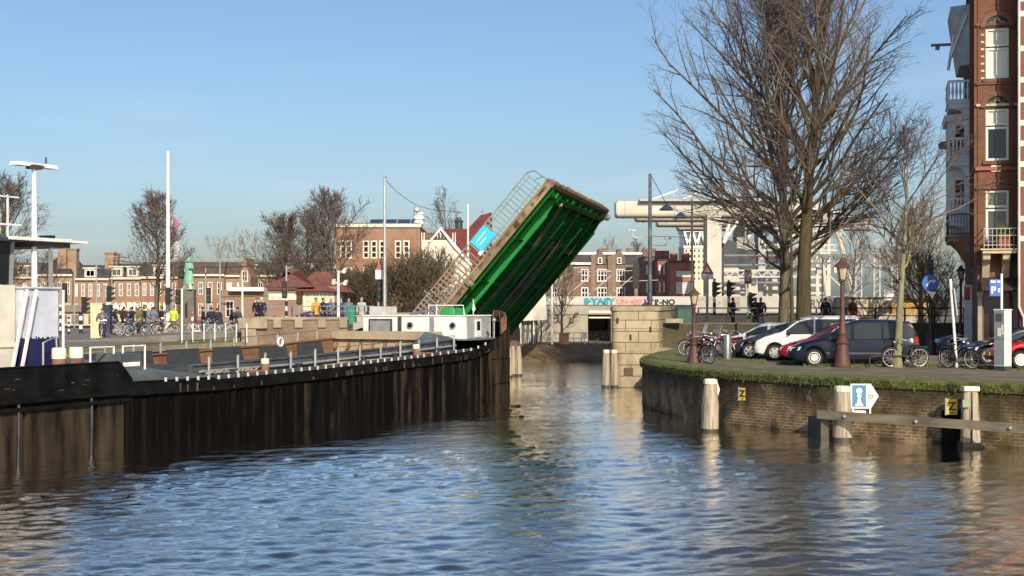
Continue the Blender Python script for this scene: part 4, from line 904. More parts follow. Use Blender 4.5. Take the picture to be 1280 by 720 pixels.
m=MB(); m.box(2.6,W-1.3,.05,.1,.0,zb-.1); m.obj('plinth',kb,t)
m=MB(); m.box(.4,.6,-.03,.02,.7,1.05); m.obj('vent',darkgrey,t)
# ---- school-like brick block with solar panels
Y=150; x0=ax(420,Y); gz=2.0
t=thing('brick_block','big flat roofed orange brick block with tall white windows and solar panels','building',(x0,Y,gz),0)
W=ax(525,Y)-x0; H=az(284,Y)-gz; sb=BR2('block_brick',(.33,.15,.085))
holes=[]
for px in (429,436,457.5,467.5,478,497.5,508): 
    c=ax(px,Y)-x0; holes.append((c-.33,c+.33,az(323,Y)-gz,az(300.5,Y)-gz)); holes.append((c-.33,c+.33,az(352,Y)-gz,az(334,Y)-gz))
m=MB(); block(m,W,16,H,holes); m.obj('wall',sb,t)
for h in holes: window(t,((h[0]+h[1])/2,.03,h[2]),h[1]-h[0],h[3]-h[2],1,3,frame=cream,fr=.14,bar=.12)
m=MB(); m.box(-.1,W+.12,-.2,16.1,H,H+.35); m.obj('cornice',cream,t); m=MB(); m.box(0,W,0,16,H+.35,H+.45); m.obj('roof',slate,t)
for i in range(4):
    q=MB(); a=3.4+i*1.45; q.hexa([(a,1,H+.5),(a+1.35,1,H+.5),(a+1.35,2.4,H+.9),(a,2.4,H+.9)],[(a,1,H+.56),(a+1.35,1,H+.56),(a+1.35,2.4,H+.96),(a,2.4,H+.96)]); q.obj('solar_panel',M('solar_blue',(.02,.03,.06),.2,var=.1),t)
q=MB(); q.lathe([(.55,0),(.55,.3),(.5,.34),(.5,.5),(.62,.54),(.62,.8),(.5,.86),(.5,1.0),(.6,1.04),(.6,1.2),(.3,1.3)],14,(ax(522.5,Y)-x0,1.0,H+.35)); q.obj('roof_vent',white,t,True)
m=MB(); m.box(W+.02,W+3.2,3,16,0,H-.6); m.box(W,W+3.3,2.95,16,H-.6,H-.4); m.obj('rear_wing',BR2('wing_brick',(.16,.09,.065)),t)
m=MB(); m.tube([(W-.2,-.1,0),(W-.2,-.1,H)],.06,6); m.obj('drain_pipe',grey,t)
# ---- white gabled house with maroon roof
Y=135; x0=ax(528,Y); gz=2.2
t=thing('gabled_house','white rendered house with ornamented gable and maroon tiled roof behind the railing','house',(x0,Y,gz),0)
q=lambda px,py:(ax(px,Y)-x0,az(py,Y)-gz)
m=MB(); m.prism([q(528,411),q(588,411),q(588,330),q(569,306),q(551,285),q(538,300),q(528,300)],0,6,'y'); m.obj('wall',offwhite,t)
m=MB(); m.prism([q(536,302),q(551,284),q(570,306),q(590,330),q(590,334),q(568,310),q(551,288),q(538,303)],-.25,0,'y'); m.obj('barge_board',white,t)
gd=M('gable_dark',(.06,.06,.05),.8)
m=MB(); m.prism([q(541,299.5),q(561,299.5),q(561,298),q(541,298)],-.06,-.01,'y')
for px,pw,h in ((545,1.6,4),(549,1.6,6.5),(553,1.6,6.5),(557,1.6,4)): m.prism([q(px-pw,297.5),q(px+pw,297.5),q(px+pw*.3,297.5-h),q(px-pw*.6,297-h)],-.06,-.01,'y')
m.obj('gable_ornament',gd,t)
m=MB(); A=[q(552,285),q(584,285),q(600,268),q(614,264),q(614,345),q(592,345)]; m.prism(A,1.5,6.5,'y'); r=m.obj('roof',maroon,t)
q2=MB(); cx,cz=q(572.5,286); q2.lathe([(.36,0),(.36,.7),(.44,.75),(.44,.85),(.26,.95),(.2,1.2)],12,(cx,2,cz)); q2.obj('chimney',darkgrey,r)
q2=MB(); cx,cz=q(602,266); q2.tube([(cx,2,cz),(cx,2,cz+.5)],.06,6); q2.box(cx-.25,cx+.25,1.9,2.1,cz+.3,cz+.5); q2.obj('roof_finial',grey,r)
for px in (527,530,566,569): q2=MB(); cx,cz=q(px,302); q2.box(cx-.04,cx+.04,.2,.3,cz-1,cz+.85); q2.obj('roof_post',white,r)
# ---- apartment house in the centre
Y=180; x0=ax(640,Y); gz=2.0
t=thing('apartment_house','brown brick apartment house with paired gables behind the viaduct','house',(x0,Y,gz),0)
W=ax(806,Y)-x0; H=az(330,Y)-gz; ab=BR2('apartment_brick',(.18,.1,.062))
X=lambda px: ax(px,Y)-x0
holes=[]
for px,pw,rows in ((668,8,2),(693,8,2),(731,9,2),(753,13,2),(776,11,2),(797,7,2)):
    for (za,zb) in ((345,332),(369,353)): holes.append((X(px-pw/2),X(px+pw/2),az(za+4,Y)-gz if za>350 else az(352,Y)-gz,az(zb+6,Y)-gz if za>350 else az(336,Y)-gz))
H2=az(318,Y)-gz
m=MB(); block(m,W,10,H,holes); m.obj('wall',ab,t)
for h in holes: window(t,((h[0]+h[1])/2,.04,h[2]),h[1]-h[0],h[3]-h[2],3 if h[1]-h[0]>1.1 else 2,2,fr=.14,bar=.1)
m=MB(); hip(m,-.1,W+.1,-.1,10,H,H2,.3,1.0); r=m.obj('roof',slate,t)
m=MB(); m.box(-.1,W+.1,.8,10,H2,H2+.3); m.box(-.1,X(741),-.3,.05,H-.1,H+.2); m.obj('cornice',white,t)
for px in (750,774):
    m=MB(); m.prism([(X(px-7.5),H),(X(px+7.5),H),(X(px+7.5),az(322,Y)-gz),(X(px+3),az(316,Y)-gz),(X(px+1.5),az(311,Y)-gz),(X(px-1.5),az(311,Y)-gz),(X(px-3),az(316,Y)-gz),(X(px-7.5),az(322,Y)-gz)],-.15,3,'y'); g_=m.obj('gable',ab,t)
    window(g_,(X(px),-.2,az(330,Y)-gz),.55,.8,1,2,fr=.12)
for px in (742,762): m=MB(); m.box(X(px)-.25,X(px)+.25,-.28,-.16,0,az(320,Y)-gz); m.obj('pilaster',BR2('pilaster_brick',(.24,.14,.085)),t)
for px in (759,790): m=MB(); m.box(X(px)-.4,X(px)+.4,3,4,H2,H2+.9); m.obj('chimney',ab,r)
# ---- row of red houses
RY=168
for k,(p0,p1,pt,lb,c) in enumerate(((806,822,322,'dark red brick house next to the tall mast, leftmost of the red row',(.2,.07,.05)),(822,838,325,'red brick house with pale windows in the middle of the red row',(.3,.09,.06)),(838,868,328,'bright red brick house with two wide window bands beside the white tower',(.36,.1,.07)))):
    Y=RY-k*4; x0=ax(p0,Y); W=ax(p1,Y)-x0; H=az(pt,Y)-2
    t=thing('red_house',lb,'house',(x0,Y,2),0,'red brick houses by the viaduct'); holes=[]
    if k<2:
        for i in range(3):
            for za,zb in ((343,331),(366,352)): holes.append((W*(i+.28)/3,W*(i+.72)/3,az(za,Y)-2,az(zb,Y)-2))
    else: holes=[(W*.25,W*.85,az(346,Y)-2,az(339,Y)-2),(W*.25,W*.9,az(367,Y)-2,az(353,Y)-2)]
    m=MB(); block(m,W,9,H,holes); m.obj('wall',BR2('red_row_%d'%k,c),t)
    for h in holes: window(t,((h[0]+h[1])/2,.04,h[2]),h[1]-h[0],h[3]-h[2],2 if k<2 else 5,2,pane=curtain if k else glass,fr=.1,bar=.08)
    m=MB(); m.box(-.02,W+.02,-.15,9,H,H+.2); r=m.obj('roof_edge',browntile,t)
    for cx in (.2,.7): m=MB(); m.box(W*cx-.4,W*cx+.4,1,2,H+.2,H+1.1); m.obj('chimney',BR2('red_row_%d'%k,c),r)
# ---- pale tower with V-shaped trusses
Y=250; x0=ax(855,Y); W=ax(887,Y)-x0; gz=2
t=thing('tower_block','pale tower block with a band of V shaped trusses beside the white beams','tower',(x0,Y,gz),0)
H=az(285,Y)-gz; zb0,zb1=az(307,Y)-gz,az(290,Y)-gz
holes=[(W*(i+.25)/6,W*(i+.75)/6,az(py,Y)-gz,az(py-4.2,Y)-gz) for i in range(6) for py in (315.5,322.5,329.5,336.5,343.5,350.5)]
m=MB(); block(m,W,8,zb0,holes); m.obj('wall',M('tower_cream',(.6,.54,.4),.8,var=.08),t)
for h in holes: window(t,((h[0]+h[1])/2,.05,h[2]),h[1]-h[0],h[3]-h[2],1,1,frame=cream,fr=.06)
m=MB(); m.box(.1,W-.1,.3,8,zb0,zb1); m.obj('truss_glazing',M('truss_glass',(.1,.11,.12),.2),t)
for i in range(3):
    a,b_=W*i/3,W*(i+1)/3; q=MB(); q.bar((a+.1,.1,zb1),((a+b_)/2,.1,zb0),.4); q.obj('truss_bar',white,t); q=MB(); q.bar((b_-.1,.1,zb1),((a+b_)/2,.1,zb0),.4); q.obj('truss_bar',white,t)
m=MB(); m.box(-.1,W+.1,-.1,8,zb1,H-.1); m.box(-.1,W+.1,-.12,8,zb0-.4,zb0); m.obj('white_band',white,t)
# ---- the white hall with big round-ended roof beams
HW=thing('concrete_hall','huge white concrete hall with stacked roof beams reaching out to the left','hall',(0,0,0))
wc=M('hall_white',(.52,.49,.41),.75,var=.1,scale=.3); wg=M('hall_grey',(.42,.42,.42),.8,var=.1,scale=.3)
Ys=(150,157,168,177); 
for Y,px0,pa,pb in zip(Ys,(770,795,822,848),(250.5,262,268,273),(271.5,276.5,283,288)):
    x0=ax(px0,Y); za,zb=az(pb,Y),az(pa,Y); r=.35; d=2.6; x1=ax(1010,150)+ (Y-150)*.5
    pts=rrect(Y,Y+d,za,zb,.45,4); m=MB(); m.prism(pts,x0+.12,x1,'x'); m.prism(rrect(Y+.12,Y+d-.12,za+.12,zb-.12,.4,4),x0,x0+.12,'x'); m.obj('roof_beam',wc,HW,True)
Y=149; m=MB(); m.box(ax(800,Y),ax(1000,Y),Y+.3,Y+1.5,az(251,Y),az(248.5,Y)); m.obj('beam_capping',wg,HW)
for px,w0,Y in ((884,18,148),(921,10,160),(948,9,170),(972,9,178)):
    m=MB(); x0,x1=ax(px,Y),ax(px+w0,Y); m.box(x0,x1,Y,Y+3,2,az(268,Y)); m.obj('pillar',wc if px==884 else wg,HW)
for px0,px1,Y in ((904,928,158),(930,950,166),(953,975,174)):
    m=MB(); x0,x1=ax(px0,Y),ax(px1,Y); m.hexa([(x0,Y,2),(x1,Y,2),(x1,Y+.8,2),(x0,Y+.8,2)],[(x0-.6,Y,az(295,Y)),(x1-.6,Y,az(303,Y)),(x1-.6,Y+.8,az(303,Y)),(x0-.6,Y+.8,az(295,Y))]); m.obj('side_panel',wc,HW)
for px,Y in ((904,150),(931,160),(952,170)):
    for dx in (-.25,.55):
        m=MB(); m.tube([(ax(px,Y),Y-.3,az(304,Y)),(ax(px,Y)+.9+dx,Y-.3,az(277,Y))],.17,8); m.obj('strut',white,HW,True)
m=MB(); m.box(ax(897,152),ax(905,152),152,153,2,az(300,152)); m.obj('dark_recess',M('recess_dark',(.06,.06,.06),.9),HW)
for z0 in (318,330,342,352): m=MB(); m.box(ax(898,156),ax(985,156),156,156.5,az(z0+2.2,156),az(z0,156)); m.obj('cross_bar',M('bar_blue_grey',(.17,.19,.23),.7),HW)
# masts and stays on the roof
Y=150
for px,t0 in ((875,225),(898,229)):
    m=MB(); m.tube([(ax(px,Y),Y+1,az(252,Y)),(ax(px,Y),Y+1,az(t0,Y))],.16,8); m.box(ax(px-5,Y),ax(px+3,Y),Y+.9,Y+1.1,az(t0+4,Y),az(t0+2,Y)); m.obj('roof_mast',wc,HW)
for (a,b_,c,d) in ((812,250,850,236),(838,255,874,240),(880,240,930,262)): m=MB(); m.bar((ax(a,Y),Y+1,az(b_,Y)),(ax(c,Y),Y+1,az(d,Y)),.16); m.obj('stay',white,HW)
# right-hand tower stair frame of the hall behind the trees
Y=165
m=MB()
for px in (1000,1008,1022,1036): m.box(ax(px,Y)-.2,ax(px,Y)+.2,Y,Y+.4,2,az(248,Y))
for i in range(12): z=az(368-i*10,Y); m.box(ax(1000,Y),ax(1036,Y),Y+.02,Y+.38,z,z+.28)
m.obj('lattice_tower',wc,HW)
m=MB(); m.tube([(ax(1036,Y),Y,az(262,Y)),(ax(1050,Y),Y,az(300,Y)),(ax(1060,Y),Y,az(345,Y)),(ax(1068,Y),Y,az(372,Y))],.28,8); m.tube([(ax(1018,Y),Y,az(262,Y)),(ax(1026,Y),Y,az(320,Y)),(ax(1034,Y),Y,az(372,Y))],.25,8); m.obj('curved_leg',wc,HW,True)
m=MB(); m.hexa([(ax(980,Y),Y-1,az(270,Y)),(ax(1052,Y),Y-1,az(266,Y)),(ax(1052,Y),Y+2,az(266,Y)),(ax(980,Y),Y+2,az(270,Y))],[(ax(980,Y),Y-1,az(258,Y)),(ax(1052,Y),Y-1,az(263.5,Y)),(ax(1052,Y),Y+2,az(263.5,Y)),(ax(980,Y),Y+2,az(258,Y))]); m.obj('side_roof',wc,HW)
# ribs, railings and lattice work that break up the hall
for Y,px0,pa,pb in ((150,770,250.5,271.5),(157,795,262,276.5)):
    for k in range(7):
        x=ax(px0,Y)+.9+k*2.6; m=MB(); m.prism(rrect(Y-.04,Y+2.64,az(pb,Y)-.04,az(pa,Y)+.04,.45,4),x,x+.1,'x'); m.obj('beam_joint',wg,HW)
m=MB()
for dx in (.35,.6): m.box(ax(770,150)-.02,ax(770,150)+.0,150.6+dx,150.7+dx,az(266,150),az(257,150))
m.obj('end_marks',wg,HW)
m=MB(); Y=150.3; za=az(250,Y)
m.bar((ax(840,Y),Y,za+1.0),(ax(1000,Y),Y,za+1.0),.07); m.bar((ax(840,Y),Y,za+.5),(ax(1000,Y),Y,za+.5),.05); m.obj('roof_rail',wg,HW)
for k in range(9): m=MB(); x=ax(842,Y)+k*1.6; m.bar((x,Y,za),(x,Y,za+1.0),.07); m.obj('rail_post',wg,HW)
for Y,p0,p1,y0,y1,n in ((149.0,905,1000,338,346,14),(153,955,1046,306,313,14),(153,975,1046,282,289,11)):
    m=MB(); m.bar((ax(p0,Y),Y,az(y0,Y)),(ax(p1,Y),Y,az(y0,Y)),.16); m.bar((ax(p0,Y),Y,az(y1,Y)),(ax(p1,Y),Y,az(y1,Y)),.16)
    for i in range(n):
        a=ax(p0+(p1-p0)*i/n,Y); b_=ax(p0+(p1-p0)*(i+1)/n,Y); m.bar((a,Y,az((y0,y1)[i%2],Y)),(b_,Y,az((y1,y0)[i%2],Y)),.1)
    m.obj('lattice_truss',wc,HW)
rng=random.Random(77)
for i in range(26):
    Y=152+rng.random()*8; p=rng.uniform(960,1050); y0=rng.uniform(275,350); m=MB()
    if i%3==0: m.box(ax(p,Y),ax(p+rng.uniform(5,12),Y),Y,Y+.5,az(y0+rng.uniform(3,9),Y),az(y0,Y)); m.obj('service_box',wg if i%2 else wc,HW)
    else: m.bar((ax(p,Y),Y,az(y0,Y)),(ax(p+rng.uniform(-16,16),Y),Y,az(y0+rng.uniform(-26,26),Y)),rng.uniform(.1,.22)); m.obj('brace',wc if i%2 else wg,HW)
# far catenary gantry
Y=140; t=thing('catenary_gantry','long lattice railway gantry spanning behind the young tree','gantry',(0,0,0))
st=M('gantry_steel',(.16,.15,.14),.6,var=.3)
m=MB()
for zz_ in (az(319,Y),az(329,Y)): m.bar((ax(985,Y),Y,zz_),(ax(1135,Y),Y,zz_),.22)
n=26
for i in range(n):
    a=ax(985+150*i/n,Y); b_=ax(985+150*(i+1)/n,Y); m.bar((a,Y,az(319 if i%2 else 329,Y)),(b_,Y,az(329 if i%2 else 319,Y)),.13)
m.obj('lattice_beam',st,t)
for px in (1073,1096,1118):
    m=MB()
    for dx in (-.28,.28): m.box(ax(px,Y)+dx-.07,ax(px,Y)+dx+.07,Y-.1,Y+.1,2,az(316,Y))
    for i in range(14): z=2+i*.62; m.bar((ax(px,Y)-.28,Y,z),(ax(px,Y)+.28,Y,z+.4),.07)
    m.obj('gantry_post',M('gantry_pale',(.42,.4,.36),.7),t)
for px,py in ((1090,308),(1104,312),(1046,322),(1060,324),(1032,323),(1118,326)): m=MB(); m.box(ax(px-4,Y),ax(px+4,Y),Y-.3,Y+.3,az(py+2,Y),az(py-2,Y)); m.obj('equipment_box',st,t)
m=MB(); m.bar((ax(1088,Y),Y,az(318,Y)),(ax(1088,Y),Y,az(307,Y)),.12); m.bar((ax(1105,Y),Y,az(318,Y)),(ax(1105,Y),Y,az(311,Y)),.12); m.bar((ax(1086,Y),Y,az(308,Y)),(ax(1108,Y),Y,az(313,Y)),.14); m.obj('top_arm',st,t)
m=MB()
for py in (331,334,337): m.bar((ax(1130,Y),Y,az(py,Y)),(ax(1190,Y),Y+4,az(py-1,Y)),.05)
m.obj('overhead_wires',st,t)
# railway poles behind the viaduct parapet
for k,(px,pt,lb) in enumerate(((708,314,'brown railway pole with sloping stay, leftmost of the pole row on the viaduct'),(741,318,'brown railway pole in front of the left gable'),(767,318,'brown railway pole between the two gables'),(795,330,'slim railway pole with a black signal head near the tall mast'))):
    Y=117; t=thing('railway_pole',lb,'pole',(ax(px,Y),Y,4.2),0,'railway poles on the viaduct')
    m=MB(); m.box(-.14,.14,-.14,.14,0,az(pt,Y)-4.2); m.obj('pole',M('pole_brown',(.22,.16,.11),.8,var=.2),t)
    m=MB(); m.bar((-2.1,0,.6),(0,0,2.4),.07); m.obj('stay',M('stay_pale',(.45,.4,.33),.7),t)
    m=MB(); m.bar((-1.2,0,az(pt+22,Y)-4.2),(1.8,0,az(pt+20,Y)-4.2),.05); m.obj('cross_wire',M('stay_pale',(1,1,1)),t)
    if k==3: m=MB(); m.box(-.25,.25,-.2,.2,1.2,3.2); m.obj('signal_head',black,t)
# ------------------------------------------------------------------ corner building on the right
CBx,CBy=20.05,62.0; T=thing('corner_house','tall brown brick corner house with white balconies and arched windows at the right edge','house',(CBx,CBy,1.85),-R(14.5))
hb=BRICK('corner_brick',(.15,.055,.03),(.2,.08,.042),(.15,.085,.055),stain=(.12,.05,.03),sfac=(.5,.75),sscale=.5,bump=.3)
hbd=BRICK('corner_brick_dark',(.15,.075,.045),(.2,.1,.06),(.15,.1,.07),stain=(.08,.045,.03),sfac=(.45,.7),bump=.3)
sand=M('sandstone',(.5,.42,.28),.85,var=.15); trim=M('window_trim',(.66,.64,.57),.5,var=.06); leadm=M('lead_black',(.03,.03,.028),.6)
def zl(py): return az(py,62.3)-1.85
HH=19.6
# front wall (local x along the front, y along the side street)
wx=.80; ww=.94
holes=[]
for top,mid,bot in ((38,62,100),(138,160,202),(239,262,304)):
    holes.append((wx-ww/2,wx+ww/2,zl(bot),zl(top)))
m=MB(); facade(m,1.62,HH,holes,depth=.2,z0=4.0); m.obj('front_wall',hb,T)
m=MB(); m.add([(0,0,0),(0,10,0),(0,10,12.5),(0,5.5,HH),(0,0,HH)],[(0,1,2,3,4)]); m.add([(0,10,0),(12,10,0),(12,10,12.5),(0,10,12.5)],[(0,1,2,3)]); m.obj('side_wall',hbd,T)
m=MB(); m.add([(-.1,0,HH),(12,0,HH),(12,5.5,HH),(-.1,5.5,HH),(12,10.1,12.4),(-.1,10.1,12.4)],[(0,1,2,3),(3,2,4,5)]); m.obj('roof',slate,T)
for k,h in enumerate(holes):
    zmid=zl((62,160,262)[k]); zt=h[3]; zb=h[2]
    window(T,(wx,.06,zmid+.06),ww,zt-zmid-.06,1,1,frame=trim,pane=(curtain,curtain,M('stained_pane',(.06,.08,.07),.3,col2=(.2,.22,.18),scale=9))[k],fr=.09)
    o=window(T,(wx,.06,zb),ww,zmid-zb,1,1,frame=trim,pane=(M('bright_blind',(.68,.68,.6),.6,var=.04),glass,G2('dim_pane',(.06,.07,.06),.2))[k],fr=.1)
    if k==1: q=MB(); q.box(wx-.33,wx-.12,.1,.105,zb+.12,zmid-.1); q.obj('curtain',curtain,o)
    q=MB(); q.box(wx-ww/2-.12,wx+ww/2+.12,-.1,.1,zb-.16,zb-.02); q.obj('sill',hbd,T)
    if k<2:
        a=MB(); r0=ww/2+.02
        pts=[(wx+(r0+.2)*cos(R(180-i*15)),zt+.05+(r0+.2)*sin(R(180-i*15))) for i in range(13)]+[(wx+r0*cos(R(i*15)),zt+.05+r0*sin(R(i*15))) for i in range(13)]
        for i in range(12): 
            p0,p1,p2,p3=pts[i],pts[i+1],pts[24-i],pts[25-i]; a.add([(p0[0],-.1,p0[1]),(p1[0],-.1,p1[1]),(p2[0],-.1,p2[1]),(p3[0],-.1,p3[1]),(p0[0],0,p0[1]),(p1[0],0,p1[1]),(p2[0],0,p2[1]),(p3[0],0,p3[1])],[(0,1,2,3),(0,4,5,1),(2,6,7,3),(1,5,6,2),(0,3,7,4)])
        a.obj('window_arch',hbd,T)
        q=MB(); q.prism([(wx+r0*cos(R(180-i*15)),zt+.05+r0*sin(R(180-i*15))) for i in range(13)],-.03,-.005,'y'); ty=q.obj('tympanum',M('tympanum_dark',(.05,.045,.035),.9,var=.4,scale=6),T)
        q=MB()
        for cx,cz,r in ((wx,zt+.25,.13),(wx-.24,zt+.2,.07),(wx+.24,zt+.2,.07),(wx,zt+.43,.05)): 
            for i in range(10): q.bar((cx+r*cos(i*.63),-.045,cz+r*sin(i*.63)),(cx+r*cos((i+1)*.63),-.045,cz+r*sin((i+1)*.63)),.035,.03)
        q.obj('carved_relief',M('relief_stone',(.36,.33,.26),.85),ty)
    else:
        q=MB(); q.prism([(wx-.5,zt+.25),(wx-.3,zt+.42),(wx,zt+.48),(wx+.3,zt+.42),(wx+.5,zt+.25),(wx+.4,zt+.25),(wx,zt+.38),(wx-.4,zt+.25)],-.06,0,'y'); q.obj('window_arch',hbd,T)
# string courses and corner strip
for py in (33,106,133,212,236): q=MB(); q.box(-.06,1.6,-.07,-.005,zl(py)-.05,zl(py)+.05); q.obj('string_course',sand if py in (133,) else hbd,T)
q=MB(); q.box(.55,.95,-.06,-.01,zl(216),zl(208)); q.obj('tile_panel',cream,T)
q=MB(); q.box(-.1,1.6,-.12,0,zl(214),zl(210)); q.obj('stone_band',M('band_red',(.3,.1,.06),.8),T)
for z in [zl(py) for py in range(36,104,9)]: q=MB(); q.box(wx-ww/2-.2,wx-ww/2-.06,-.012,-.0,z-.05,z+.03); q.obj('quoin_chip',sand,T)
# projecting right part with white quoin bands
m=MB(); m.box(1.62,6,-1.3,3,0,HH); m.obj('projecting_bay',BRICK('bay_brick',(.17,.062,.035),(.22,.085,.046),(.17,.1,.07),stain=(.2,.08,.05),bump=.3),T)
for py in (-6,10,28,70,108,132,160,185,210,234,276,300): q=MB(); q.box(1.605,3.2,-1.33,-1.25,zl(py)-.14,zl(py)+.09); q.obj('quoin_band',M('quoin_white',(.62,.58,.5),.75,var=.1),T)
q=MB(); q.tube([(1.57,-1.35,2.2),(1.57,-1.35,HH)],.05,8); q.tube([(1.57,-1.35,2.2),(1.75,-1.4,1.75),(1.8,-1.4,.5)],.05,8); q.obj('drain_pipe',M('pipe_white',(.6,.58,.52),.5),T)
# first-floor balcony with iron railing on carved consoles
bz=zl(318)
q=MB(); q.box(.15,1.6,-1.0,0,bz,bz+.14); q.box(.05,1.6,-1.06,0,bz+.14,bz+.2); BA=q.obj('balcony',sand,T)
q=MB()
for z in (.35,.75,1.05): q.bar((.2,-1.0,bz+z),(1.6,-1.0,bz+z),.035); q.bar((.2,-1.0,bz+z),(.2,0,bz+z),.035)
q.obj('balcony_rail',M('rail_pale',(.4,.38,.33),.6),BA)
for i in range(9):
    q=MB(); x=.2+i*.17; q.bar((x,-1.0,bz+.2),(x,-1.0,bz+1.05),.022); q.obj('baluster',M('rail_pale',(1,1,1)),BA)
q=MB(); rr=random.Random(4)
for _ in range(160):
    x=.75+rr.random()*.6; y=-.85+rr.random()*.3; h=.2+.35*rr.random(); q.add([(x-.02,y,bz+.75),(x+.02,y,bz+.75),(x+rr.uniform(-.15,.15),y+rr.uniform(-.1,.1),bz+.8+h)],[(0,1,2)])
q.box(.8,1.3,-.85,-.6,bz+.2,bz+.76,1); pl=q.obj('balcony_plant',[grassm,M('pot_red',(.3,.1,.06),.8)]); pl.parent=None
pl.location=T.location; pl.rotation_euler=T.rotation_euler; tag(pl,'green potted plant on the iron railed balcony of the corner house','plant')
for x,y in ((.3,-.85),(1.1,-.85)):
    q=MB(); q.prism([(0,bz),(-.9,bz),(-.8,bz-.25),(-.4,bz-.45),(-.1,bz-1.0),(0,bz-1.1)],x-.13,x+.17,'x'); q.obj('console',sand,BA)
# ground floor: dark shop front, pillars
q=MB(); facade(q,1.62,4.0,[(.25,1.35,.0,2.9)],depth=.4); q.obj('ground_floor_wall',hbd,T)
q=MB(); q.box(.25,1.35,.38,.42,0,2.9); q.obj('shop_door',G2('door_dark',(.025,.02,.018),.25),T)
q=MB(); q.hexa([(.1,-1.1,2.9),(1.6,-1.1,2.9),(1.6,0,3.3),(.1,0,3.3)],[(.1,-1.05,3.0),(1.6,-1.05,3.0),(1.6,0,3.5),(.1,0,3.5)]); q.obj('awning',M('awning_dark',(.035,.022,.02),.9),T)
for x in (.0,1.45): q=MB(); q.box(x,x+.18,-.12,.0,0,2.8); q.box(x-.04,x+.22,-.16,0,2.7,2.85); q.obj('pilaster',M('pilaster_stone',(.3,.27,.2),.8),T)
# side street front: white bays and balconies seen edge-on
def balcony(y0,y1,z,out,mat,iron=False):
    q=MB(); q.box(-out,0,y0,y1,z-.24,z); q.box(-out-.06,0,y0-.06,y1+.06,z-.04,z+.06); q.prism([(-out+.1,z-.24),(0,z-.24),(0,z-.75),(-.25,z-.7),(-.45,z-.35)],y0+.1,y0+.4,'y'); b=q.obj('balcony',mat,T)
    q=MB(); rm=black if iron else mat; w=.05 if iron else .1
    q.bar((-out,y0,z+1.0),(-out,y1,z+1.0),w); q.bar((-out,y0,z+1.0),(0,y0,z+1.0),w); q.bar((-out,y0,z+.12),(0,y0,z+.12),w)
    q.obj('handrail',rm,b)
    nb=6 if not iron else 8
    for i in range(nb+1):
        x=-out+out*i/nb
        q=MB()
        if iron: q.bar((x,y0,z),(x,y0,z+1.0),.025)
        else: q.lathe([(.045,.1),(.03,.25),(.07,.5),(.04,.8),(.05,.98)],8,(x,y0,z))
        q.obj('baluster',rm,b)
    for i in range(7):
        y=y0+(y1-y0)*(i+1)/8
        q=MB(); q.lathe([(.045,.1),(.03,.25),(.07,.5),(.04,.8),(.05,.98)],6,(-out,y,z)) if not iron else q.bar((-out,y,z),(-out,y,z+1),.025); q.obj('baluster',rm,b)
wt=M('balcony_white',(.66,.67,.68),.6,var=.1)
q=MB(); q.hexa([(-.95,6.2,zl(297)),(0,5.2,zl(297)),(0,10,zl(297)),(-.95,9,zl(297))],[(-.95,6.2,zl(128)),(0,5.2,zl(128)),(0,10,zl(128)),(-.95,9,zl(128))]); q.hexa([(-1.1,6.0,zl(131)),(0,5.0,zl(131)),(0,10.2,zl(131)),(-1.1,9.2,zl(131))],[(-1.15,5.9,zl(123)),(0,4.9,zl(123)),(0,10.2,zl(123)),(-1.15,9.2,zl(123))]); BY=q.obj('side_bay',wt,T)
for py in (138,212):
    q=MB(); q.hexa([(-.66,5.86,zl(py+34)),(-.3,5.48,zl(py+34)),(-.28,5.52,zl(py+34)),(-.64,5.9,zl(py+34))],[(-.66,5.86,zl(py)),(-.3,5.48,zl(py)),(-.28,5.52,zl(py)),(-.64,5.9,zl(py))]); q.obj('bay_window',glass,BY)
balcony(4.4,7.2,zl(112),1.0,wt); balcony(3.9,6.6,zl(190),1.0,wt); balcony(3.7,6.4,zl(270),1.0,wt); balcony(3.4,6.2,zl(291),1.05,M('balcony_brown',(.25,.17,.11),.8),True)
q=MB(); q.prism([(-1.15,zl(293)),(0,zl(293)),(0,zl(330)),(-.2,zl(326)),(-.6,zl(308))],3.6,6.0,'y'); q.obj('corbel',M('corbel_brick',(.24,.11,.065),.85),T)
q=MB(); q.hexa([(-.5,5,zl(60)),(0,4.6,zl(60)),(0,9,zl(60)),(-.5,8.6,zl(60))],[(-.9,5,zl(-20)),(0,4.6,zl(-20)),(0,9,zl(-20)),(-.9,8.6,zl(-20))]); q.obj('dormer_bay',M('dormer_grey',(.42,.43,.44),.7),T)
for z0,z1 in ((48,-6),): q=MB(); q.bar((-.9,5.1,zl(z0)),(-.2,4.7,zl(z1)),.12); q.bar((-1.0,5.4,zl(64)),(-.75,5.2,zl(18)),.1); q.obj('gable_board',wt,T)
q=MB(); q.box(-1.75,-.3,6,6.2,zl(27),zl(24)); q.box(-1.55,-1.35,6.02,6.18,zl(32),zl(27)); q.obj('hoist_beam',M('hoist_wood',(.2,.15,.13),.8),T)
for y in (1.2,2.6):
    for py in (20,70,140,215): q=MB(); q.box(-.03,.01,y,y+.28,zl(py+38),zl(py)); q.obj('blind_niche',hbd,T)
for y in (.05,1.9,3.3): q=MB(); q.box(-.14,0,y,y+.3,4,HH); q.obj('pilaster_strip',hb if y<1 else hbd,T)
q=MB(); q.lathe([(.3,0),(.34,.25),(.15,.35)],10,(-1.1,6.0,zl(190)+.75)); fp=q.obj('flower_pot',M('pot_maroon',(.13,.03,.05),.8)); fp.location=T.location; fp.rotation_euler=T.rotation_euler; tag(fp,'maroon flower pot hanging outside the middle white balcony','flower pot')
# lower side street front: pale stone and red shop sign
q=MB(); q.box(-.35,0,4,4.2,0,3.2); q.box(-.35,-.1,3.98,4,2.5,3.1,1); q.obj('shop_sign',[wt,redp],T)
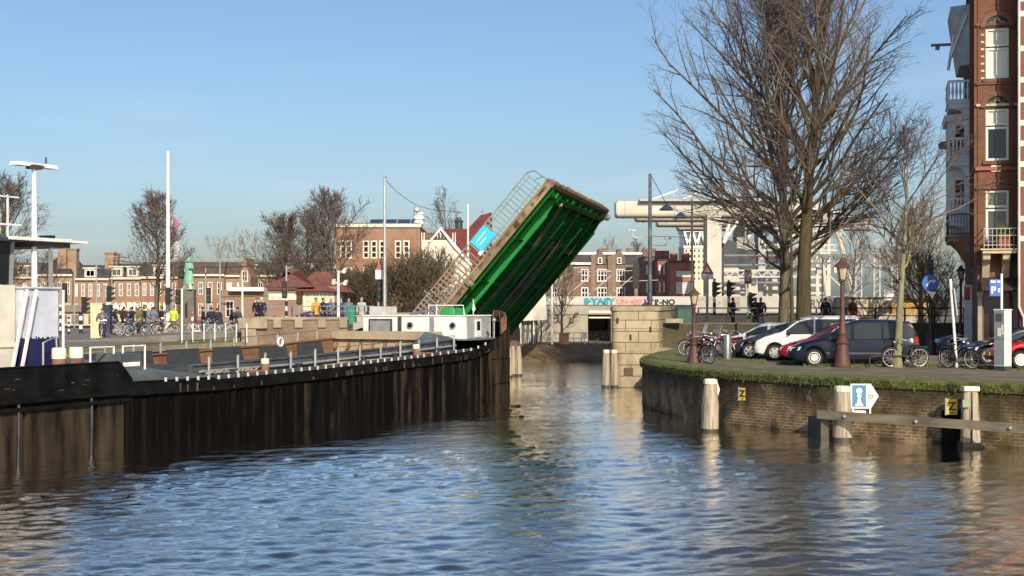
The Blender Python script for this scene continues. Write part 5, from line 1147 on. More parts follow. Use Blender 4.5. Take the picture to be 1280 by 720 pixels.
# ------------------------------------------------------------------ bare winter trees: a trunk with its limbs, a crown of branches and twigs
def rot(d, ang, az_):
    d=d.normalized(); u=d.cross(V((0,0,1)))
    if u.length<.05: u=V((1,0,0))
    u=u.normalized(); w=d.cross(u); return (d*cos(ang)+(u*cos(az_)+w*sin(az_))*sin(ang)).normalized()
def limb(mb, p, d, L, r, n, sides, rng, wob=.12, up=.06, taper=.35):
    pts=[V(p)]; rs=[r]; d=d.normalized()
    for i in range(n):
        d=(d+V((rng.gauss(0,wob),rng.gauss(0,wob),rng.gauss(0,wob*.6)+up))).normalized()
        pts.append(pts[-1]+d*L/n); rs.append(r*(1-(1-taper)*(i+1)/n))
    mb.tube(pts,rs,sides,0,cap=False); return pts,rs
def on(pts,t):
    x=t*(len(pts)-1); i=min(int(x),len(pts)-2); return pts[i].lerp(pts[i+1],x-i), (pts[i+1]-pts[i]).normalized(), i
def tree(label,cat,loc,H,r,clear,spread,nl,nb,nt,seed,bark=None,twig=None,ang=(55,22),group=None,twl=.75,tr=.012,shape='vase',multi=1,name='bare_tree',up=.07,lean=(0,0),ntt=3,bl=.5,lk=1.0,wobt=.028,fe=.85):
    rng=random.Random(seed); t=thing(name,label,cat,loc,0,group); bark=bark or barkm; twig=twig or twigm
    tk=MB(); cr=MB()
    for mtx in range(multi):
        d0=V((lean[0]+rng.gauss(0,.02),lean[1]+rng.gauss(0,.02),1)) if multi==1 else rot(V((0,0,1)),R(rng.uniform(5,42)),rng.random()*6.28)
        h=H*(.9 if multi==1 else rng.uniform(.55,1)); rr=r*(1 if multi==1 else rng.uniform(.6,1))
        base=V((0,0,-.1)) if multi==1 else V((rng.uniform(-.5,.5)*spread*.25,rng.uniform(-.4,.4)*spread*.2,-.1))
        pts,rs=limb(tk,base,d0,h,rr,10,9,rng,wobt,.05,.1)
        if multi==1: tk.lathe([(rr*1.5,-.15),(rr*1.15,.25),(rr*1.0,.6)],9)
        for i in range(nl):
            f=(i+.5)/nl; tt=clear/h+(1-clear/h)*f**fe*.97; p,d,k=on(pts,tt); R0=rs[k]
            a=R(ang[0]+(ang[1]-ang[0])*f+rng.gauss(0,6)); 
            env={'vase':(.55+.45*f) if f<.35 else 1-.62*(f-.35)/.65,'round':math.sqrt(max(.08,1-(2*f-.85)**2*.8)),'cone':1.05-.85*f,'dome':1.0 if f<.3 else 1-.6*((f-.3)/.7)**1.3}[shape]
            L_=spread*env*rng.uniform(.8,1.15)/max(.45,math.sin(a)+.25)*lk
            L_=min(L_,(H-p.z)/max(.35,math.cos(a))*1.02+.5)
            if shape=='dome' and multi==1:          # keep the limb ends inside a rounded crown
                zc=clear+(H-clear)*.42; hz=(H-clear)*.62; LL=L_
                for _ in range(6):
                    ze=p.z+LL*math.cos(a)*.95; reach=spread*math.sqrt(max(.03,1-((ze-zc)/hz)**2)); LL=.5*LL+.5*min(reach/max(.22,math.sin(a*.86)),(H-p.z)/max(.3,math.cos(a))+.6)
                L_=LL*rng.uniform(.82,1.04)
            az0=i*2.4+rng.gauss(0,.4); br=min(R0*.55,.016+L_*.0115)
            lp,lr=limb(tk if br>.035 else cr,p,rot(d,a,az0),L_,br,6,6 if br>.05 else 5,rng,.1,up,.25)
            for j in range(nb):
                g=.18+.8*(j+rng.random()*.6)/nb; p2,d2,k2=on(lp,min(g,.99)); L2=L_*bl*(1.12-g*.75)*rng.uniform(.7,1.2)
                bp,brs=limb(cr,p2,rot(d2,R(rng.uniform(25,52)),rng.random()*6.28),L2,max(tr*1.15,lr[k2]*.55),4,4,rng,.13,up*1.1,.4)
                for q in range(nt):
                    g2=.15+.85*(q+rng.random()*.7)/nt; p3,d3,k3=on(bp,min(g2,.99)); L3=twl*rng.uniform(.5,1.3)*(L2*.4+.4)
                    tp,trs=limb(cr,p3,rot(d3,R(rng.uniform(20,48)),rng.random()*6.28),L3,tr,3,3,rng,.16,up*1.3,.45)
                    for s_ in range(ntt):
                        p4,d4,k4=on(tp,.25+.7*rng.random()); limb(cr,p4,rot(d4,R(rng.uniform(20,45)),rng.random()*6.28),L3*rng.uniform(.35,.6),tr*.72,2,3,rng,.14,up,.5)
    tk.obj('trunk',bark,t,True); cr.obj('crown',twig,t)
    return t
def G(px,py,z): Y=(EYE-z)*F/(py-HZ); return ax(px,Y),Y
# the two great trees by the parked cars and the slender one between
twigb=M('twig_big',(.12,.09,.075),.9,col2=(.2,.155,.125),scale=1)
tree('tall bare tree with dark trunk behind the parked cars, left of the mossy green trunk','tree',(ax(979,76),76,1.85),20.6,.33,3.8,6.9,56,12,8,103,bark=barkm,twig=twigb,ang=(64,10),shape='dome',tr=.0088,up=.05,fe=1.15,lk=1.12,bl=.42)
tree('tall bare tree with a thick mossy green trunk behind the white van','tree',(ax(1004,71),71,1.85),20.4,.42,4.8,5.2,34,12,8,79,bark=barkg,twig=twigb,ang=(58,10),shape='dome',tr=.0088,up=.055,fe=1.05,lk=1.12,bl=.42)
tree('slender bare tree squeezed between the two thick trunks','tree',(ax(990,69),69,1.85),9.5,.13,5.2,2.2,9,5,4,9,bark=barkg,ang=(45,20))
# young street tree in front of the dark blue people carrier
tree('young bare street tree with slim lichen green trunk beside the blue people carrier','tree',(ax(1121,53.2),53.2,1.85),8.6,.17,3.1,3.5,17,9,6,23,bark=M('bark_young',(.16,.145,.085),.9,col2=(.24,.22,.13),scale=3,st=(3,3,.6),bump=.3),ang=(68,24),tr=.009,up=.075,shape='round',ntt=2)
# tan twiggy tree further down the street
tree('tan twiggy bare tree beyond the stair building near the corner house','tree',(ax(1152,90),90,1.9),8.6,.2,1.2,4.2,22,8,5,31,twig=twigw,bark=twigw,ang=(45,25),tr=.015,up=.04,shape='cone')
tree('tan twiggy bush filling the side street behind the blue round sign','shrub',(ax(1172,84),84,1.9),5.0,.12,.3,2.6,10,6,4,33,twig=twigw,bark=twigw,multi=4,tr=.014,name='bare_shrub')
# left bank trees
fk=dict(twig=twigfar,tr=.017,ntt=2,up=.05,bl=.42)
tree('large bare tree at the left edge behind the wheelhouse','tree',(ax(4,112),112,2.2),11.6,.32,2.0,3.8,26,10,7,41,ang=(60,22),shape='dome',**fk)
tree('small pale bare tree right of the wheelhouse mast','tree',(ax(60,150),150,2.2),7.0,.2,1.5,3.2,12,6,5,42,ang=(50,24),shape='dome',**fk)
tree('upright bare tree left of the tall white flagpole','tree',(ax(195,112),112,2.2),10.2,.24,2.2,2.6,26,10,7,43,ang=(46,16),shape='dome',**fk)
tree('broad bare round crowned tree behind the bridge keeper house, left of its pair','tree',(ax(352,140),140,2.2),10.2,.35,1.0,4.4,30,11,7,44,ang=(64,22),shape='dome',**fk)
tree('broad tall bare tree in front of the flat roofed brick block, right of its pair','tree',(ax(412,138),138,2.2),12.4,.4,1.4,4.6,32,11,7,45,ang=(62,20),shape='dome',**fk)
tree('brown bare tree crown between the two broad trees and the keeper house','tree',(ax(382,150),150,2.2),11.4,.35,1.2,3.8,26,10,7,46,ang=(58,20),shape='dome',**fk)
for i,(px,top,lb) in enumerate(((268,300,'faint bare tree far off above the roofs right of the statue'),(292,292,'faint bare tree far off, middle of the three pale ones'),(318,291,'faint bare tree far off beside the broad crowned trees'))):
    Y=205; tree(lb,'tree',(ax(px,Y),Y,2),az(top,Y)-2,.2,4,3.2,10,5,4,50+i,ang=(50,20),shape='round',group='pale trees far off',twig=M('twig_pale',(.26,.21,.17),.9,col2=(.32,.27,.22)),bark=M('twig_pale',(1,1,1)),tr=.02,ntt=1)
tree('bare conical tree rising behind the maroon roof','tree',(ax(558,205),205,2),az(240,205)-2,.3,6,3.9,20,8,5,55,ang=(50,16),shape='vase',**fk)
# thickets below the brick block
for i,(px,Y,h,w,lb) in enumerate(((446,122,3.4,3.6,'dense bare brown thicket right of the bridge keeper house, leftmost of three'),(485,119,4.0,4.2,'dense bare brown thicket below the flat roofed brick block, middle of three'),(533,115,5.0,3.8,'dense bare brown thicket behind the bridge railing, rightmost of three'))):
    tree(lb,'shrub',(ax(px,Y),Y,2.3),h,.07,.4,w,9,6,5,60+i,multi=9,up=.1,twig=M('twig_thicket',(.1,.08,.045),.9,col2=(.15,.12,.07)),bark=M('twig_thicket',(1,1,1)),tr=.02,ang=(50,25),group='thickets on the left bank',name='bare_shrub',ntt=2,shape='round')
# far bank
tree('small vase shaped bare tree on the far bank beside the underpass','tree',(ax(702,107),107,1.16),5.4,.13,.8,3.0,14,7,5,71,ang=(52,20),tr=.016,twig=twigfar,ntt=2)
tree('thin bare sapling on the far bank left of the vase shaped tree','tree',(ax(676,107.5),107.5,1.16),5.0,.08,.6,1.7,12,5,4,72,ang=(42,18),tr=.015,twig=twigfar,ntt=2)
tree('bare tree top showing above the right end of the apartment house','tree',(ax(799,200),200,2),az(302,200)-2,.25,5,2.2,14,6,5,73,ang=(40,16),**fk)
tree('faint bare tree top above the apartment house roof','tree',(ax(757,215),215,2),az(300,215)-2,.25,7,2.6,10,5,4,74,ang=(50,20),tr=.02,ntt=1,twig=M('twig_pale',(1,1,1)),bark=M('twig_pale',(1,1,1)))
for i,(px,Y,h,lb) in enumerate(((1064,118,8.5,'loose bare tree in the gap right of the lattice tower'),(1140,125,9,'loose bare tree behind the orange station wall'))):
    tree(lb,'tree',(ax(px,Y),Y,2),h,.18,2,3.4,12,6,5,80+i,ang=(50,20),twig=twigw if i else twigfar,tr=.017,ntt=1)
# ivy-green hedge bank under the railing behind the bicycles
# ------------------------------------------------------------------ cars
def paint(name,c,rough=.25): return M('car_paint_'+name,c,rough,.0,var=0,spec=.35,coat=.2)
cglass=M('car_glass',(.03,.038,.036),.04,var=0,spec=.5)
def interp(pts,x):
    if x<=pts[0][0]: return pts[0][1]
    for (a,za),(b,zb) in zip(pts,pts[1:]):
        if x<=b:
            u=(x-a)/(b-a); u=u*u*(3-2*u)*.35+u*.65; return za+(zb-za)*u
    return pts[-1][1]
def car(name,label,cat,loc,heading,L,Wd,top,belt,wheels,glass_x,pm,rimkind,wr=.32,group='cars parked side by side on the quay',rimcol=None,bumper=None,posts=()):
    """x runs from the nose (0) to the tail (L); top/belt are height profiles; glass_x=(screen foot, screen top, rear top, rear foot)"""
    t=thing(name,label,cat,loc,heading,group); hw=Wd/2
    xs=sorted({round(i*L/64,3) for i in range(65)}|{round(v,3) for v in glass_x}|{round(p,3) for p in posts})
    def sill(x):
        z=.22+(.10*max(0,1-x/.35))+.12*max(0,(x-L+.4)/.4)
        for w in wheels:
            d=abs(x-w); R_=wr+.075
            if d<R_: z=max(z,wr+math.sqrt(R_*R_-d*d))
        return z
    def wid(x): # plan taper
        a=min(1,(x/.75)) ; b=min(1,(L-x)/.7); return hw*(.70+.30*math.sqrt(max(0,1-(1-a)**2)))*(.80+.20*math.sqrt(max(0,1-(1-b)**2)))
    rows=[]
    for x in xs:
        zt=interp(top,x); zb=min(interp(belt,x),zt-.015); s_=sill(x); w=wid(x); hgt=max(0,zt-zb)
        wt=w-.05-hgt*.30; mid=s_+(zb-s_)*.5
        zc=min(zt,zb+hgt)
        rows.append([(x,0,s_),(x,w*.93,s_),(x,w*1.0,s_+.05),(x,w*1.005,mid),(x,w*.985,zb-.06*(zb-s_)),(x,w*.955,zb),(x,max(.02,wt),zt-min(.07,hgt*.22)),(x,max(.015,wt-.14),zt-min(.015,hgt*.05)),(x,0,zt+.012)])
    body=MB(); n=9
    full=[]
    for r in rows: full.append([(p[0],-p[1],p[2]) for p in r]+[p for p in reversed(r[1:-1])])   # -y side faces the viewer
    k=len(full[0])
    for r in full: body.v+=r
    for i in range(len(full)-1):
        for j in range(k): a=i*k+j; b=i*k+(j+1)%k; body.f.append((a,a+k,b+k,b)); body.mi.append(0)
    body.f.append(tuple(range(k))); body.mi.append(0); body.f.append(tuple((len(full)-1)*k+j for j in range(k-1,-1,-1))); body.mi.append(0)
    bo=body.obj('body',pm,t,True)
    # glazing lifted a little off the body
    gx0,gx1,gx2,gx3=glass_x
    def strip(name,i0,i1,j0,j1,off,shr=0):
        m=MB()
        for i in range(i0,i1):
            q=[V(rows[i][j0]),V(rows[i+1][j0]),V(rows[i+1][j1]),V(rows[i][j1])]
            for sg in ((-1,1) if j0<6 else (1,)):
                if j0<6: m.add([(p.x,sg*(p.y+off),p.z+(0.02 if kk<2 else -.02)) for kk,p in enumerate(q)],[(0,1,2,3)])
        return m
    ix=lambda x: min(range(len(xs)),key=lambda i:abs(xs[i]-x))
    # side windows between the posts
    edges=[gx0+.30*(gx1-gx0)]+list(posts)+[gx3-.25*(gx3-gx2)]
    for a,b in zip(edges,edges[1:]):
        m=strip('side_window',ix(a+.05),ix(b-.04),5,6,.006)
        for mm in (m,) if False else sides(m): mm.obj('side_window',cglass,t)
    def screen(i0,i1,nm):
        m=MB()
        for i in range(i0,i1):
            for a,b in ((6,7),(7,8)):
                for sg in (-1,1):
                    q=[rows[i][a],rows[i+1][a],rows[i+1][b],rows[i][b]]
                    m.add([(p[0],sg*p[1]*.96,p[2]+.012) for p in q],[(0,1,2,3)])
        if m.f: m.obj(nm,cglass,t,True)
    screen(ix(gx0+.02),ix(gx1-.03),'windscreen'); screen(ix(gx2+.03),ix(gx3-.02),'rear_window')
    # lamps, bumper strip, handles, mirrors
    for sg in (-1,1):
        x=.16; w=wid(.3)
        m=MB(); zb=interp(top,.22)-.13; m.hexa([(.06,sg*wid(.06)*1.01,zb-.06),(.42,sg*(wid(.42)+.012),zb-.03),(.42,sg*(wid(.42)-.08),zb-.03),(.04,sg*(wid(.05)-.28),zb-.07)],[(.10,sg*wid(.1)*1.0,zb+.06),(.5,sg*(wid(.5)+.008),zb+.1),(.48,sg*(wid(.5)-.08),zb+.1),(.08,sg*(wid(.05)-.28),zb+.06)]); m.obj('headlight',M('lamp_clear',(.6,.62,.62),.1,var=0),t)
        m=MB(); zb=interp(belt,L*.93)-.02; m.box(L-.26,L-.12,sg*(wid(L-.2)-.03)-.05,sg*(wid(L-.2)-.03)+.05,zb-.22,zb+.06); m.obj('tail_light',M('lamp_red',(.35,.01,.01),.2,var=0),t)
        m=MB(); mx_=gx0+.42*(gx1-gx0); m.hexa([(mx_,sg*(hw*.96),interp(belt,mx_)+.0),(mx_+.12,sg*hw*.96,interp(belt,mx_)+.0),(mx_+.13,sg*(hw+.17),interp(belt,mx_)+.03),(mx_+.02,sg*(hw+.17),interp(belt,mx_)+.03)],[(mx_+.02,sg*hw*.96,interp(belt,mx_)+.13),(mx_+.13,sg*hw*.96,interp(belt,mx_)+.13),(mx_+.13,sg*(hw+.17),interp(belt,mx_)+.15),(mx_+.03,sg*(hw+.16),interp(belt,mx_)+.14)]); m.obj('mirror',black,t,bevel=.02)
        for p in posts: m=MB(); z=interp(belt,p)-.13; m.box(p-.26,p-.08,sg*(wid(p)*.985)-.02,sg*(wid(p)*.985)+.02,z,z+.03); m.obj('door_handle',black,t)
        m=MB()
        for a in [gx0+.15]+list(posts): 
            q=[rows[ix(a)][j] for j in (2,3,4,5)]
            for p0,p1 in zip(q,q[1:]): m.bar((p0[0],sg*(p0[1]+.003),p0[2]),(p1[0],sg*(p1[1]+.003),p1[2]),.014,.01)
        m.obj('door_seam',black,t)
        m=MB(); a,b=wheels[0]+wr+.12,wheels[1]-wr-.12; m.box(a,b,sg*hw*1.0-.02,sg*hw*1.0+.022,.46,.53); m.obj('side_moulding',bumper or M('moulding',(.06,.065,.07),.6),t)
    m=MB(); m.box(-.03,.03,-hw*.55,hw*.55,.3,.42); m.obj('front_grille',black,t)
    m=MB(); m.box(-.05,-.03,-.26,.26,.45,.56); m.obj('number_plate',M('plate_yellow',(.7,.5,.05),.5,var=0),t)
    # underside
    m=MB(); m.box(.4,L-.4,-hw*.7,hw*.7,.2,.66); m.obj('underside',black,t)
    for w in wheels:
        for sg in (-1,1):
            q=MB(); c=(0,0,0); wt_=.19
            q.lathe([(wr*.66,-wt_/2),(wr*.95,-wt_/2),(wr,-wt_*.3),(wr,wt_*.3),(wr*.95,wt_/2),(wr*.66,wt_/2)],24)
            wo=q.obj('wheel',rubber,t,True); wo.location=(w,sg*(hw-.12),wr); wo.rotation_euler=(pi/2*(1 if sg<0 else -1),0,0)
            q=MB(); R_=wr*.67
            q.lathe([(R_,.03),(R_*1.02,.1),(R_*.88,.098),(R_*.85,.05)],24)
            if rimkind=='disc':
                q.lathe([(R_*.9,.085),(R_*.55,.105),(R_*.2,.115)],24)
                for i in range(14):
                    a=i*2*pi/14; p0=(R_*.66*cos(a),R_*.66*sin(a),.106); p1=(R_*.82*cos(a),R_*.82*sin(a),.099); q.bar(p0,p1,.035,.012,1)
            else:
                ns=rimkind
                for i in range(ns):
                    a=i*2*pi/ns; d=.10; p0=(R_*.12*cos(a),R_*.12*sin(a),.09); p1=(R_*.9*cos(a+.0),R_*.9*sin(a),.085); q.bar(p0,p1,.10 if ns<8 else .055,.03)
                q.lathe([(R_*.22,.07),(R_*.2,.11)],12)
                q.lathe([(R_*.86,.02),(R_*.86,.03)],20,m=1)
            q.obj('rim',[rimcol or chrome,black],wo)
    return t
def sides(m):
    out=[]
    for sg in (-1,1):
        q=MB()
        for f in m.f:
            p=[m.v[i] for i in f]
            if p[0][1]*sg>0: q.add(p,[(0,1,2,3)])
        if q.f: out.append(q)
    return out
def hd(dx,dy): return math.atan2(-dy,-dx)   # nose points along (dx,dy); local +x runs from nose to tail
mpvt=[(0,.55),(.12,.72),(.5,.88),(1.15,1.05),(1.3,1.10),(2.25,1.66),(2.7,1.745),(3.8,1.74),(4.45,1.67),(4.62,1.5),(4.8,1.0),(4.86,.6)]
mpvb=[(0,.5),(.12,.66),(.5,.8),(1.15,.95),(2.0,.99),(3.5,1.03),(4.6,1.08),(4.86,.6)]
def noseat(px,Y,back,dx,dy):  # car origin so that a point `back` metres behind the nose shows at px
    d=V((dx,dy)).normalized(); x=ax(px,Y); return (x+d.x*back, Y+d.y*back, 1.856)
def hatch(h): return [(0,.5),(.1,.66),(.45,.80),(.95,.93),(1.05,.98),(1.9,h-.08),(2.3,h),(3.0,h-.02),(3.5,h-.12),(3.8,.98),(3.95,.6)],[(0,.46),(.1,.62),(.45,.76),(.95,.87),(1.9,.93),(3.2,.98),(3.75,.95),(3.95,.58)]
# the near pale people carrier row
car('parked_car','dark blue people carrier parked side on behind the brown lamp post','car',noseat(1018,54.9,.98,-.97,.2),hd(-.97,.2),4.86,1.86,mpvt,mpvb,(.98,3.85),(1.12,2.3,4.42,4.72),paint('blue',(.004,.008,.021)),'disc',rimcol=M('hubcap_white',(.7,.68,.6),.4,var=0),posts=(2.35,3.45))
t_,b_=hatch(1.62); t_=[(x*1.12,z) for x,z in t_]; b_=[(x*1.12,z) for x,z in b_]
car('parked_car','dark red hatchback squeezed between the blue people carrier and the white van','car',noseat(977,58.0,.1,-.97,.22),hd(-.97,.22),4.42,1.76,t_,b_,(.86,3.5),(1.1,2.2,3.6,4.2),paint('red',(.25,.008,.02)),5,posts=(2.6,))
vt=[(0,.6),(.1,.8),(.5,.98),(.95,1.12),(1.05,1.16),(1.85,1.72),(2.3,1.83),(4.1,1.84),(4.3,1.76),(4.42,1.2),(4.45,.6)]; vb=[(0,.55),(.1,.75),(.5,.92),(.95,1.04),(1.8,1.06),(4.2,1.1),(4.45,.6)]
car('parked_van','white van with a high rounded roof parked between the red and slate hatchbacks','van',noseat(969,60.4,.86,-.97,.2),hd(-.97,.2),4.45,1.8,vt,vb,(.86,3.55),(.98,1.95,4.2,4.38),paint('white',(.72,.71,.66)),6,posts=(2.45,))
t_,b_=hatch(1.5)
car('parked_car','slate blue small hatchback with five spoke wheels beside the white van','car',noseat(939,62.2,.76,-.96,.24),hd(-.96,.24),3.95,1.68,t_,b_,(.76,3.2),(1.0,1.95,3.25,3.75),paint('slate',(.018,.026,.04)),5,posts=(2.35,))
car('parked_car','white small hatchback parked farthest left, behind the steel bollard','car',noseat(918,64.6,.76,-.96,.26),hd(-.96,.26),3.95,1.68,t_,b_,(.76,3.2),(1.0,1.95,3.25,3.75),paint('white',(1,1,1)),6,posts=(2.35,))
t_,b_=hatch(1.46)
car('parked_car','bright red hatchback half hidden by the parking meter at the right edge','car',noseat(1268,52.9,.92,-.99,.06),hd(-.99,.06),3.95,1.7,t_,b_,(.92,3.3),(1.0,1.95,3.25,3.75),paint('bright_red',(.5,.008,.02)),12,rimcol=white,posts=(2.35,),group='cars parked near the corner house')
sed_t=[(0,.5),(.1,.68),(.6,.8),(1.2,.92),(1.3,.95),(2.1,1.36),(2.5,1.44),(3.2,1.42),(3.9,1.1),(4.4,1.02),(4.5,.6)]; sed_b=[(0,.45),(.1,.62),(.6,.76),(1.2,.85),(2.5,.92),(3.9,.95),(4.5,.58)]
car('parked_car','black saloon with a raked windscreen parked behind the red hatchback','car',noseat(1200,56.6,.0,-.99,.05),hd(-.99,.05),4.5,1.75,sed_t,sed_b,(.85,3.55),(1.2,2.2,3.3,4.0),paint('black',(.012,.012,.02)),5,posts=(2.5,),group='cars parked near the corner house')
car('parked_car','dark grey blue car glimpsed behind the tilted pole','car',noseat(1168,67,.0,-.99,.05),hd(-.99,.05),4.5,1.75,sed_t,sed_b,(.85,3.55),(1.2,2.2,3.3,4.0),paint('steel',(.06,.075,.1)),5,posts=(2.5,),group='cars parked near the corner house')
car('parked_car','silver car roof showing behind the slate hatchback','car',noseat(962,69,.0,-.96,.24),hd(-.96,.24),4.5,1.75,sed_t,sed_b,(.85,3.55),(1.2,2.2,3.3,4.0),paint('silver',(.45,.46,.46)),5,posts=(2.5,))
# car crossing on the left bridge
t_,b_=hatch(1.5)
car('moving_car','purple blue car on the left bridge road in front of the keeper house','car',(ax(366,88),88,2.752),hd(-.98,-.1),3.95,1.68,t_,b_,(.76,3.2),(1.0,1.95,3.25,3.75),paint('purple',(.05,.035,.13)),5,posts=(2.35,),group='cars on the left bank')
# ------------------------------------------------------------------ bicycles (local +x forward)
BKM={'bike_paint':M('bike_paint',(.02,.02,.022),.4,var=0)}
def make_bike():
    t=thing('bicycle','tmp label for the first bicycle','bicycle',(0,0,0)); wr=.34; fp=BKM['bike_paint']
    for x,nm in ((0,'r'),(1.08,'f')):
        q=MB(); pts=[(x+wr*cos(a),0,.35+wr*sin(a)) for a in [2*pi*i/20 for i in range(21)]]; q.tube(pts,.02,6); w=q.obj('wheel',rubber,t,True)
        q=MB(); pts=[(x+(wr-.03)*cos(a),0,.35+(wr-.03)*sin(a)) for a in [2*pi*i/20 for i in range(21)]]; q.tube(pts,.013,5); q.tube([(x,-.05,.35),(x,.05,.35)],.025,6)
        for i in range(12): a=i*2*pi/12; q.bar((x,0,.35),(x+(wr-.03)*cos(a),0,.35+(wr-.03)*sin(a)),.006)
        q.obj('rim',M('rim_pale',(.6,.58,.52),.4,.2,var=0),w)
        q=MB(); q.tube([(x+(wr+.035)*cos(a),0,.35+(wr+.035)*sin(a)) for a in [R(20+i*16) for i in range(10)]],.022,5); q.obj('mudguard',fp,t,True)
    q=MB(); bb=(.42,0,.3); st=(.26,0,.78); hd_=(.86,0,.92)
    for a,b in ((bb,st),(bb,(.9,0,.72)),((.3,0,.62),hd_),((0,-.05,.35),bb),((0,.05,.35),bb),((0,-.05,.35),(.3,0,.66)),((0,.05,.35),(.3,0,.66)),((.93,0,.66),(1.08,.05,.35)),((.93,0,.66),(1.08,-.05,.35)),((.84,0,1.0),(.93,0,.66))): q.tube([a,b],.017,6)
    q.obj('frame',fp,t)
    q=MB(); q.hexa([(.1,-.1,.83),(.42,-.03,.85),(.42,.03,.85),(.1,.1,.83)],[(.12,-.09,.9),(.4,-.025,.89),(.4,.025,.89),(.12,.09,.9)]); q.tube([(.25,0,.76),(.25,0,.84)],.014,6); q.obj('saddle',M('saddle_brown',(.05,.03,.02),.6,var=0),t,bevel=.02)
    q=MB(); q.tube([(.62,-.29,1.02),(.8,-.24,1.08),(.85,0,1.06),(.8,.24,1.08),(.62,.29,1.02)],.014,6); q.tube([(.84,0,.98),(.85,0,1.07)],.016,6); q.obj('handlebar',chrome,t,True)
    q=MB(); q.box(-.3,.18,-.07,.07,.74,.76); q.bar((-.25,.06,.75),(0,.05,.37),.012); q.bar((-.25,-.06,.75),(0,-.05,.37),.012); q.obj('rack',fp,t)
    q=MB(); q.ball((.98,0,.93),.05,8); q.obj('lamp',chrome,t)
    q=MB(); q.lathe([(.1,-.012),(.1,.012)],16,(0,0,0)); c=q.obj('crank',grey,t); c.location=(.42,-.06,.3); c.rotation_euler=(pi/2,0,0)
    q=MB(); q.box(.08,.42,-.075,-.055,.27,.4); q.obj('chain_case',fp,t)
    return t
bike0=make_bike(); used=[False]
def bike(px,Y,z,rz,label,col=None,group='bicycles on the right quay',lean=0,x=None):
    loc=((ax(px,Y) if x is None else x),Y,z); mats={'bike_paint':M('bike_'+col[0],col[1],.35,var=0)} if col else None
    if not used[0]:
        used[0]=True; bike0.location=loc; bike0.rotation_euler=(lean,0,rz); bike0['label']=label; bike0['group']=group; return bike0
    b=dup(bike0,loc,rz,label,group,mats); b.rotation_euler=(lean,0,rz); return b
bike(1138,53.7,1.86,R(176),'black bicycle leaning on the young street tree beside the blue people carrier',lean=R(6))
bike(1149,53.2,1.86,R(186),'dark bicycle with pale rims just right of the young street tree',('charcoal',(.04,.04,.045)),lean=R(-5))
bike(1110,54.1,1.86,R(172),'black bicycle parked left of the young street tree, behind the rack bar',('black_gloss',(.008,.008,.01)),lean=R(4))
bike(1186,52.6,1.86,R(-58),'black bicycle with white tyre rims standing in front of the tilted pole',('ink',(.015,.015,.02)),lean=R(8))
bike(1180,54.0,1.86,R(-66),'dark bicycle behind the one with white rims by the tilted pole',('navy',(.02,.025,.05)),lean=R(-4))
bike(864,57.6,1.86,R(-62),'brown red bicycle locked to the left of the smaller lamp post',('rust',(.06,.02,.015)),lean=R(6))
bike(872,57.2,1.86,R(-70),'black bicycle locked to the right of the smaller lamp post',('coal',(.02,.02,.02)),lean=R(-6))
bike(900,60.2,1.86,R(-72),'silver bicycle standing just left of the steel bollard',('silver',(.45,.46,.47)),lean=R(5))
for i,(px,Y,rz,c,lb) in enumerate(((884,64,150,('plum',(.035,.012,.018)),'plum bicycle at the left end of the crowded bicycle stand'),(893,65.2,170,('steel_b',(.2,.22,.24)),'grey bicycle in the crowded stand behind the silver one'),(903,66,30,('black3',(.015,.015,.015)),'black bicycle turned the other way in the crowded stand'),(915,67,160,('maroon',(.05,.01,.015)),'maroon bicycle in the crowded stand above the white hatchback'),(926,68.2,172,('dgreen',(.02,.05,.03)),'dark green bicycle at the right end of the crowded stand'),(938,69.6,20,('blue3',(.02,.03,.09)),'dark blue bicycle behind the slate hatchback'))):
    bike(px,Y,1.86,R(rz),lb,c,'bicycles in the crowded stand',lean=R(5-2*i))
# motor scooters among them
def scooter(px,Y,rz,label,c):
    t=thing('motor_scooter',label,'scooter',(ax(px,Y),Y,1.86),R(rz),'scooters in the crowded stand'); pm=M('scooter_'+c[0],c[1],.3,var=0,coat=.5)
    for x in (0,1.25):
        q=MB(); q.lathe([(.12,-.06),(.22,-.06),(.24,0),(.22,.06),(.12,.06)],18); w=q.obj('wheel',rubber,t,True); w.location=(x,0,.24); w.rotation_euler=(pi/2,0,0)
        q=MB(); q.lathe([(.13,-.04),(.13,.04)],14); q.obj('rim',chrome,w)
    q=MB(); q.hexa([(-.2,-.14,.35),(.5,-.16,.3),(.5,.16,.3),(-.2,.14,.35)],[(-.3,-.1,.78),(.45,-.14,.72),(.45,.14,.72),(-.3,.1,.78)]); q.hexa([(.4,-.17,.2),(1.0,-.17,.2),(1.0,.17,.2),(.4,.17,.2)],[(.4,-.17,.34),(1.0,-.17,.34),(1.0,.17,.34),(.4,.17,.34)]); q.hexa([(.95,-.18,.3),(1.1,-.14,.3),(1.1,.14,.3),(.95,.18,.3)],[(.85,-.16,.98),(1.02,-.1,.98),(1.02,.1,.98),(.85,.16,.98)]); q.obj('body',pm,t,bevel=.04)
    q=MB(); q.hexa([(-.28,-.13,.78),(.5,-.12,.73),(.5,.12,.73),(-.28,.13,.78)],[(-.25,-.11,.88),(.45,-.1,.8),(.45,.1,.8),(-.25,.11,.88)]); q.obj('seat',black,t,bevel=.03)
    q=MB(); q.tube([(.85,-.33,1.05),(.95,0,1.02),(.85,.33,1.05)],.018,6); q.tube([(.92,0,1.02),(1.2,0,.28)],.025,6); q.obj('handlebar',chrome,t)
    q=MB(); q.hexa([(.95,-.2,1.0),(.97,-.2,1.0),(.97,.2,1.0),(.95,.2,1.0)],[(.82,-.16,1.4),(.84,-.16,1.4),(.84,.16,1.4),(.82,.16,1.4)]); q.obj('windscreen',M('plexi',(.3,.33,.35),.05,var=0),t)
    q=MB(); q.ball((1.07,0,.82),.09,10); q.obj('headlight',chrome,t)
